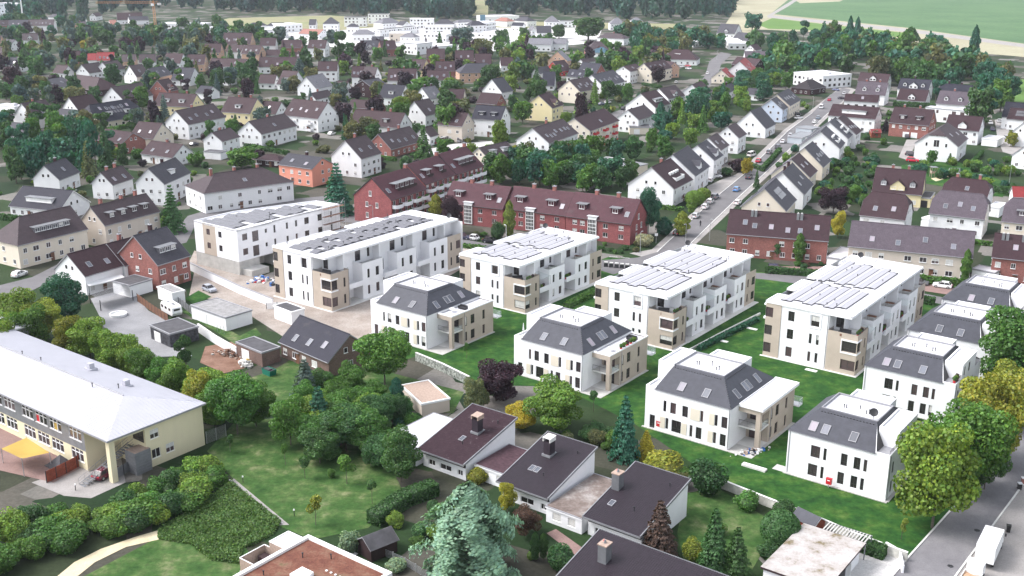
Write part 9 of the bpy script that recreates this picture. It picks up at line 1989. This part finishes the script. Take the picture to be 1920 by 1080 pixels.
p, q = PT['dumpster']; t = thing('skip', 'green skip full of rubble beside the new dark brick house', 'skip', (p[0], p[1], .02), facing(p, q)); m = MB(); b = [(-1.3, -.7), (1.3, -.7), (1.3, .7), (-1.3, .7)]; n = m.vs([(x * .8, y, 0) for x, y in b] + [(x, y * 1.05, 1.1) for x, y in b])
for i in range(4): j = (i + 1) % 4; m.f.append((n + i, n + j, n + 4 + j, n + 4 + i)); m.m.append(0)
obj('body', m, ['skip_green'] if 'skip_green' in MT or plain('skip_green', (.01, .16, .11), .6) else 0, t); m = MB(); m.box(-1.1, -.6, .7, 1.1, .6, .95); m.box(-.8, -.5, .95, .6, .3, 1.2); obj('rubble_load', m, ['roof_felt'], t)
p, q = PT['aframe']; t = thing('steel_frame', 'thin steel frame leaning at the long white garage', 'frame', (p[0], p[1], .03), facing(p, q)); m = MB(); m.tube((0, 0, 0), (0, 0, 1.9), .04); m.tube((2.4, 0, 0), (2.4, 0, 1.9), .04); m.tube((0, 0, 1.9), (2.4, 0, 1.9), .04); m.tube((1.2, 0, 0), (1.2, 0, 1.9), .03); obj('frame', m, ['steel'], t)
# garden shed, red sided shed, red hut
def shed(key, label, L, Wd, h, hr, wall, roof, name='garden_shed'):
 p, q = PT[key]; t = thing(name, label, 'shed', (p[0], p[1], 0), facing(p, q)); m = MB(); x, y = L / 2, Wd / 2
 for sx in (-x, x): m.poly([(sx, -y, 0), (sx, y, 0), (sx, y, h), (sx, 0, hr - .05), (sx, -y, h)])
 m.quad((-x, -y, 0), (x, -y, 0), (x, -y, h), (-x, -y, h)); m.quad((-x, y, 0), (x, y, 0), (x, y, h), (-x, y, h)); obj('wall', m, [wall], t); r = MB()
 for s in (-1, 1): r.courses((-x - .2, (y + .25) * s, h - .12), (x + .2, (y + .25) * s, h - .12), (x + .2, 0, hr), (-x - .2, 0, hr), 6, .03); 
 for sx in (-x - .22, x + .22):
  for s in (-1, 1): r.quad((sx, (y + .25) * s, h - .25), (sx, 0, hr - .13), (sx, 0, hr + .04), (sx, (y + .25) * s, h - .08), 1)
 obj('roof', r, [roof, 'white_frame' if wall == 'red_wood' else 'grey_trim'], t); d = MB(); d.box(x - .01, -.4, .05, x + .04, .4, 1.8); obj('door', d, ['dark_metal'], t)
shed('shed_dark', 'dark garden shed with felt roof beside the white flowering bush', 4.0, 3.2, 1.9, 3.0, 'wood_dark', 'roof_felt'); shed('wood_shed', 'grey roofed shed with red gable beside the large clipped dome', 3.4, 2.4, 1.9, 2.8, 'red_wood', 'slate'); shed('red_hut', 'small red hut beside the red panelled house', 4, 3, 2.2, 3.4, 'red_wood', 'roof_tile_red' if 'roof_tile_red' in MT or plain('roof_tile_red', (.2, .04, .04), .8) else 0)
# sedum roofed building with timber yard, pale roofed garage
t = thing('sedum_building', 'low building with reddish sedum roof and white parapet at the bottom edge', 'building', G(-94.2, 66), RZ); m = MB(); m.box(0, 0, 0, 14.2, 16.2, 3.1); obj('wall', m, ['white_render'], t); m = MB(); m.box(.3, .3, 3.1, 13.9, 15.9, 3.3); obj('sedum_bed', m, ['sedum'], t); m = MB(); parapet(m, -.15, -.15, 14.35, 16.35, 3.1, .55, .5); obj('parapet', m, ['white_frame'], t)
m = MB(); m.box(5.0, 8.6, 3.3, 7.0, 10.6, 3.75); m.box(5.15, 8.75, 3.75, 6.85, 10.45, 3.8, 1); m.box(7, 8.8, 3.3, 8.8, 10.2, 3.42); obj('roof_light', m, ['white_frame', 'pale_concrete'], t); vents(t, [(3, 12.5, 3.3), (6, 14.4, 3.3), (10.4, 9, 3.3), (2.2, 7, 3.3)])
for k in range(8): mm = MB(); mm.box(-.12, -.12, 0, .12, .12, .1); obj('ballast_block', mm, ['white_frame'], t, (7.5 + k * .75, 12.2, 3.3))
t = thing('timber_yard', 'timber clad bin yard with flat topped shed beside the sedum roof', 'shed', G(-99.2, 75.2), RZ)
bd = MB(); bd.box(0, 0, 0, .14, 2.2, 0)
def boards(parent, p, q, h):
 P, Q = Vector(p), Vector(q); L = (Q - P).length; n = int(L / .2); rz = math.atan2((Q - P).y, (Q - P).x)
 if ('bd', h) not in CACHE: b = MB(); b.box(-.09, -.03, .03, .09, .03, h); CACHE[('bd', h)] = b.mesh('board', ['wood_pale'])
 for k in range(n): c = P.lerp(Q, (k + .5) / n); obj('board', CACHE[('bd', h)], None, parent, (c.x, c.y, 0), rz)
 c = MB(); c.prism([tuple(P + Vector((-(Q - P).y, (Q - P).x)) / L * s) for s in (-.06, .06)] + [tuple(Q + Vector((-(Q - P).y, (Q - P).x)) / L * s) for s in (.06, -.06)], h, h + .06); obj('rail', c, ['white_frame'], parent)
boards(t, (0, 0), (0, 4.0), 1.9); boards(t, (0, 4.0), (1.0, 4.0), 1.9); boards(t, (0, 0), (3.2, 0), 1.9); boards(t, (1.0, 4.0), (1.0, 7.2), 2.7); boards(t, (1.0, 4.0), (4.6, 4.0), 2.7); boards(t, (1.0, 7.2), (4.6, 7.2), 2.7); boards(t, (4.6, 4.0), (4.6, 7.2), 2.7)
m = MB(); m.box(1.0, 4.0, 2.55, 4.6, 7.2, 2.66); obj('flat_roof', m, ['roof_membrane'], t); m = MB(); m.box(-.1, -.1, .0, 3.2, 4.0, .06); obj('floor_slab', m, ['pale_concrete'], t); m = MB(); m.box(.5, 2.4, .06, 2.2, 3.6, 1.2); obj('cabinet', m, ['wood_dark'], t)
t = thing('pale_garage', 'garage with broad pale mossy flat roof in the lower right', 'garage', G(-45.5, 111.5), RZ); m = MB(); m.wall((0, 0), (7.4, 0), 0, 2.7); m.wall((7.4, 0), (7.4, 12.6), 0, 2.7, [(3.2, 1.2, 2.4, 2.1), (7.0, 1.2, 2.4, 2.1)], .2); m.wall((7.4, 12.6), (0, 12.6), 0, 2.7); m.wall((0, 12.6), (0, 0), 0, 2.7); obj('wall', m, ['white_render'], t); r = MB(); r.box(-.3, -.3, 2.7, 8.0, 12.9, 2.98, 1, 0); obj('roof', r, ['moss_roof', 'wood_dark'], t)
for y in (3.2, 7.0): d = MB(); d.box(7.2, y - 1.2, .05, 7.28, y + 1.2, 2.2); obj('garage_door', d, ['dark_metal'], t); d = MB(); d.box(7.4, y + 1.3, 0, 7.9, y + 1.36, 2.2); obj('open_door_leaf', d, ['white_frame'], t)
t = thing('pergola', 'grey slatted pergola against the concrete wall', 'pergola', G(-43.6, 125.2), RZ); m = MB()
for x in (0, 2.9, 5.8):
 for y in (0, 2.2): m.box(x - .06, y - .06, 0, x + .06, y + .06, 2.4)
m.box(-.1, -.1, 2.4, 5.9, .05, 2.52); m.box(-.1, 2.15, 2.4, 5.9, 2.3, 2.52); obj('frame', m, ['zinc'], t)
for k in range(14): s = MB(); s.box(-.09, 0, 0, .09, 2.2, .05); obj('slat', s, ['concrete'], t, (.2 + k * .42, .02, 2.52))
# school playground: shade sail, slide hill, red toy
p, q = PT['sail']; t = thing('shade_sail', 'yellow shade sail over the school play court', 'shade sail', (p[0], p[1], 0), RZ); m = MB(); c = [(-3.4, -1.8, 2.4), (3.2, -2.2, 2.9), (3.6, 1.9, 2.4), (-3.0, 2.1, 2.9)]; n = 6
for i in range(n):
 for j in range(n):
  f = lambda i, j: tuple((Vector(c[0]).lerp(Vector(c[1]), i / n)).lerp(Vector(c[3]).lerp(Vector(c[2]), i / n), j / n) - Vector((0, 0, .45 * math.sin(3.14 * i / n) * math.sin(3.14 * j / n)))); m.quad(f(i, j), f(i + 1, j), f(i + 1, j + 1), f(i, j + 1))
obj('sail', m, ['yellow'], t)
for x, y, z in c: m = MB(); m.tube((x, y, 0), (x, y, z + .1), .06); obj('post', m, ['steel'], t)
gx, gy, _ = G(-143.5, 81.0); t = thing('play_hut', 'dark canvas play tent on the school court', 'play tent', (gx - 2, gy - 2.5, .04), RZ); m = MB(); m.poly([(-2, -1.5, 0), (2, -1.5, 0), (0, 0, 1.9)]); m.poly([(2, -1.5, 0), (2, 1.5, 0), (0, 0, 1.9)]); m.poly([(2, 1.5, 0), (-2, 1.5, 0), (0, 0, 1.9)]); m.poly([(-2, 1.5, 0), (-2, -1.5, 0), (0, 0, 1.9)]); m.box(-2.05, -1.55, 0, 2.05, 1.55, .12); obj('tent', m, ['roof_felt'], t)
# public playground
p, q = PT['swing']; t = thing('swing', 'tall grey swing frame on the playground', 'swing', (p[0], p[1], 0), facing(p, q)); m = MB()
for x in (-1.8, 1.8): m.tube((x, -1.1, 0), (x, 0, 2.9), .07); m.tube((x, 1.1, 0), (x, 0, 2.9), .07)
m.tube((-1.8, 0, 2.9), (1.8, 0, 2.9), .07); obj('frame', m, ['steel'], t)
for x in (-.7, .7): m = MB(); m.tube((x - .2, 0, 2.9), (x - .2, 0, .6), .015); m.tube((x + .2, 0, 2.9), (x + .2, 0, .6), .015); m.box(x - .25, -.12, .52, x + .25, .12, .58); obj('seat', m, ['dark_metal'], t)
p, q = PT['play_tower']; t = thing('play_tower', 'grey timber play tower on the playground', 'play tower', (p[0], p[1], 0), 0); m = MB()
for x in (-.8, .8):
 for y in (-.8, .8): m.box(x - .08, y - .08, 0, x + .08, y + .08, 3.4)
m.box(-.9, -.9, 1.4, .9, .9, 1.5); m.box(-.9, -.9, 1.5, .9, -.82, 2.2); m.box(-.9, -.82, 1.5, -.82, .9, 2.2); obj('tower_frame', m, ['wood_pale'], t); m = MB(); m.box(-1.1, -1.1, 3.4, 1.1, 1.1, 3.55); obj('tower_roof', m, ['zinc'], t)
# signs
p, q = PT['sign_post']; t = thing('street_sign', 'white square sign on a pole at the street corner', 'sign', (p[0], p[1], 0)); m = MB(); m.tube((0, 0, 0), (0, 0, 2.6), .05); obj('pole', m, ['steel'], t); m = MB(); m.box(-.4, -.03, 2.0, .4, .0, 2.7); obj('sign_board', m, ['white_frame'], t)
p, q = PT['redsign']; t = thing('bank_sign', 'red sign cube with a white curved emblem among the trees', 'sign', (p[0], p[1], 0), -.2); m = MB(); m.tube((0, 0, 0), (0, 0, 5.0), .12); obj('pole', m, ['steel'], t); m = MB(); m.box(-1.2, -1.2, 5, 1.2, 1.2, 6.9); obj('sign_cube', m, ['red'], t); m = MB()
for k in range(7): a0, a1 = R(-100 + k * 40), R(-100 + (k + 1) * 40); s = -1 if k > 3 else 1; m.quad((math.cos(a0) * .45, -1.215, 5.95 + math.sin(a0) * .5), (math.cos(a1) * .45, -1.215, 5.95 + math.sin(a1) * .5), (math.cos(a1) * .65, -1.215, 5.95 + math.sin(a1) * .7), (math.cos(a0) * .65, -1.215, 5.95 + math.sin(a0) * .7))
obj('emblem', m, ['white_frame'], t)
# terrace furniture on the villas
def furn(a, b, z, kind, label, group):
 x, y, _ = G(a, b); t = thing({'s': 'garden_sofa', 'p': 'parasol', 't': 'terrace_table'}[kind], label, {'s': 'sofa', 'p': 'parasol', 't': 'table'}[kind], (x, y, z), RZ, group); m = MB()
 if kind == 's': m.box(-.9, -.4, .1, .9, .4, .42); obj('seat', m, ['dark_metal'], t); m = MB(); m.box(-.9, .3, .42, .9, .42, .85); m.box(-.98, -.4, .1, -.9, .42, .65); m.box(.9, -.4, .1, .98, .42, .65); obj('backrest', m, ['dark_metal'], t)
 elif kind == 'p': m.tube((0, 0, 0), (0, 0, 2.2), .03); obj('pole', m, ['steel'], t); m = MB(); m.tube((0, 0, .9), (0, 0, 2.3), .16, .05, 8); obj('folded_cover', m, ['white_frame'], t)
 else: m.tube((0, 0, .66), (0, 0, .72), .6, n=12); m.tube((0, 0, 0), (0, 0, .66), .05); obj('tabletop', m, ['white_frame'], t)
furn(-130.6, 157.2, 6.45, 's', 'dark wicker sofa on the terrace of the first villa', None); furn(-131.2, 154.6, 6.45, 't', 'round white table on the terrace of the first villa', None); furn(-94.9, 155.0, 6.45, 't', 'round white table at the near end of the second villa terrace', None); furn(-94.9, 162.3, 6.45, 's', 'dark sofa at the far end of the second villa terrace', None); furn(-111.3, 151.2, 7.03, 'p', 'folded white parasol on the left terrace of the second villa', None)
for b_, n_ in ((157.5, 3), (160.3, 2)): gx, gy, _ = G(-93.6, b_); plant_pots(gx, gy, 6.6, 'potted plant on the terrace edge of the second villa', 'terrace plants of the second villa', n_, 1.1, R(53))
gx, gy, _ = G(-41.7, 176.3); plant_pots(gx, gy, 6.95, 'potted plant on the corner terrace of the second street villa', 'terrace plants of the second street villa', 3, .7, R(53))
# cyclist: bicycle, and a rider grown from one skeleton
p, q = PT['cyclist']; rz = facing(p, q) + math.pi; t = thing('bicycle', 'bicycle ridden along the street', 'bicycle', (p[0], p[1], .05), rz)
for x in (-.52, .52):
 w = MB(); n = 14
 for k in range(n): a0, a1 = 6.2832 * k / n, 6.2832 * (k + 1) / n; w.tube((x + .33 * math.cos(a0), 0, .33 + .33 * math.sin(a0)), (x + .33 * math.cos(a1), 0, .33 + .33 * math.sin(a1)), .022, n=4); 
 obj('wheel', w, ['rubber'], t)
m = MB()
for a_, b_ in (((-.52, .33), (-.1, .32)), ((-.52, .33), (-.2, .8)), ((-.1, .32), (-.22, .9)), ((-.1, .32), (.38, .8)), ((-.2, .8), (.38, .82)), ((.52, .33), (.36, .98))): m.tube((a_[0], 0, a_[1]), (b_[0], 0, b_[1]), .022, n=5)
m.tube((.34, -.25, 1.0), (.34, .25, 1.0), .018, n=5); m.box(-.34, -.08, .9, -.1, .08, .96); obj('frame', m, ['dark_metal'], t)
def person(label, loc, rz, J, E_, rad, color):
 me = bpy.data.meshes.new('body'); me.from_pydata([Vector(v) for v in J], E_, []); me.update(); t = thing('person', label, 'person', loc, rz); o = bpy.data.objects.new('body', me); link(o, t, (0, 0, 0), 0, color); me.materials.append(MT['matt'])
 sk = o.modifiers.new('skin', 'SKIN'); sk.use_smooth_shade = True
 for i, r_ in enumerate(rad): me.skin_vertices[0].data[i].radius = (r_, r_)
 me.skin_vertices[0].data[0].use_root = True; sb = o.modifiers.new('sub', 'SUBSURF'); sb.levels = 1; sb.render_levels = 1
 return t
J = [(-.2, 0, 1.0), (-.1, 0, 1.25), (.05, 0, 1.48), (.1, 0, 1.58), (.15, 0, 1.72), (.05, .2, 1.42), (.2, .24, 1.2), (.33, .22, 1.03), (.05, -.2, 1.42), (.2, -.24, 1.2), (.33, -.22, 1.03), (-.15, .1, .96), (.15, .12, .8), (-.02, .1, .42), (.1, .1, .36), (-.15, -.1, .96), (.12, -.12, .68), (-.08, -.1, .22), (.05, -.1, .17), (.18, 0, 1.84)]
t = person('cyclist in dark clothing riding away from the corner', (p[0], p[1], .05), rz, J, [(0, 1), (1, 2), (2, 3), (3, 4), (4, 19), (2, 5), (5, 6), (6, 7), (2, 8), (8, 9), (9, 10), (0, 11), (11, 12), (12, 13), (13, 14), (0, 15), (15, 16), (16, 17), (17, 18)], [.15, .15, .15, .06, .095, .06, .05, .04, .06, .05, .04, .1, .075, .05, .04, .1, .075, .05, .04, .07], (.02, .02, .03))
h = MB(); h.tube((.15, 0, 1.76), (.17, 0, 1.88), .11, .06, 8); obj('hair', h, ['dark_metal'], t)
# ------------------------------------------------------------------ thin summer haze over the whole place
m = bpy.data.materials.new('haze'); m.use_nodes = True; nt = m.node_tree; nt.nodes.remove(nt.nodes['Principled BSDF'])
v = nt.nodes.new('ShaderNodeVolumePrincipled'); v.inputs['Color'].default_value = (.86, .91, 1.0, 1); v.inputs['Density'].default_value = .00006; v.inputs['Anisotropy'].default_value = .2
nt.links.new(v.outputs[0], nt.nodes['Material Output'].inputs['Volume']); MT['haze'] = m
m = MB(); m.box(-2600, -60, -1.0, 2600, 2700, 84); obj('haze', m, ['haze'], None, kind='stuff')
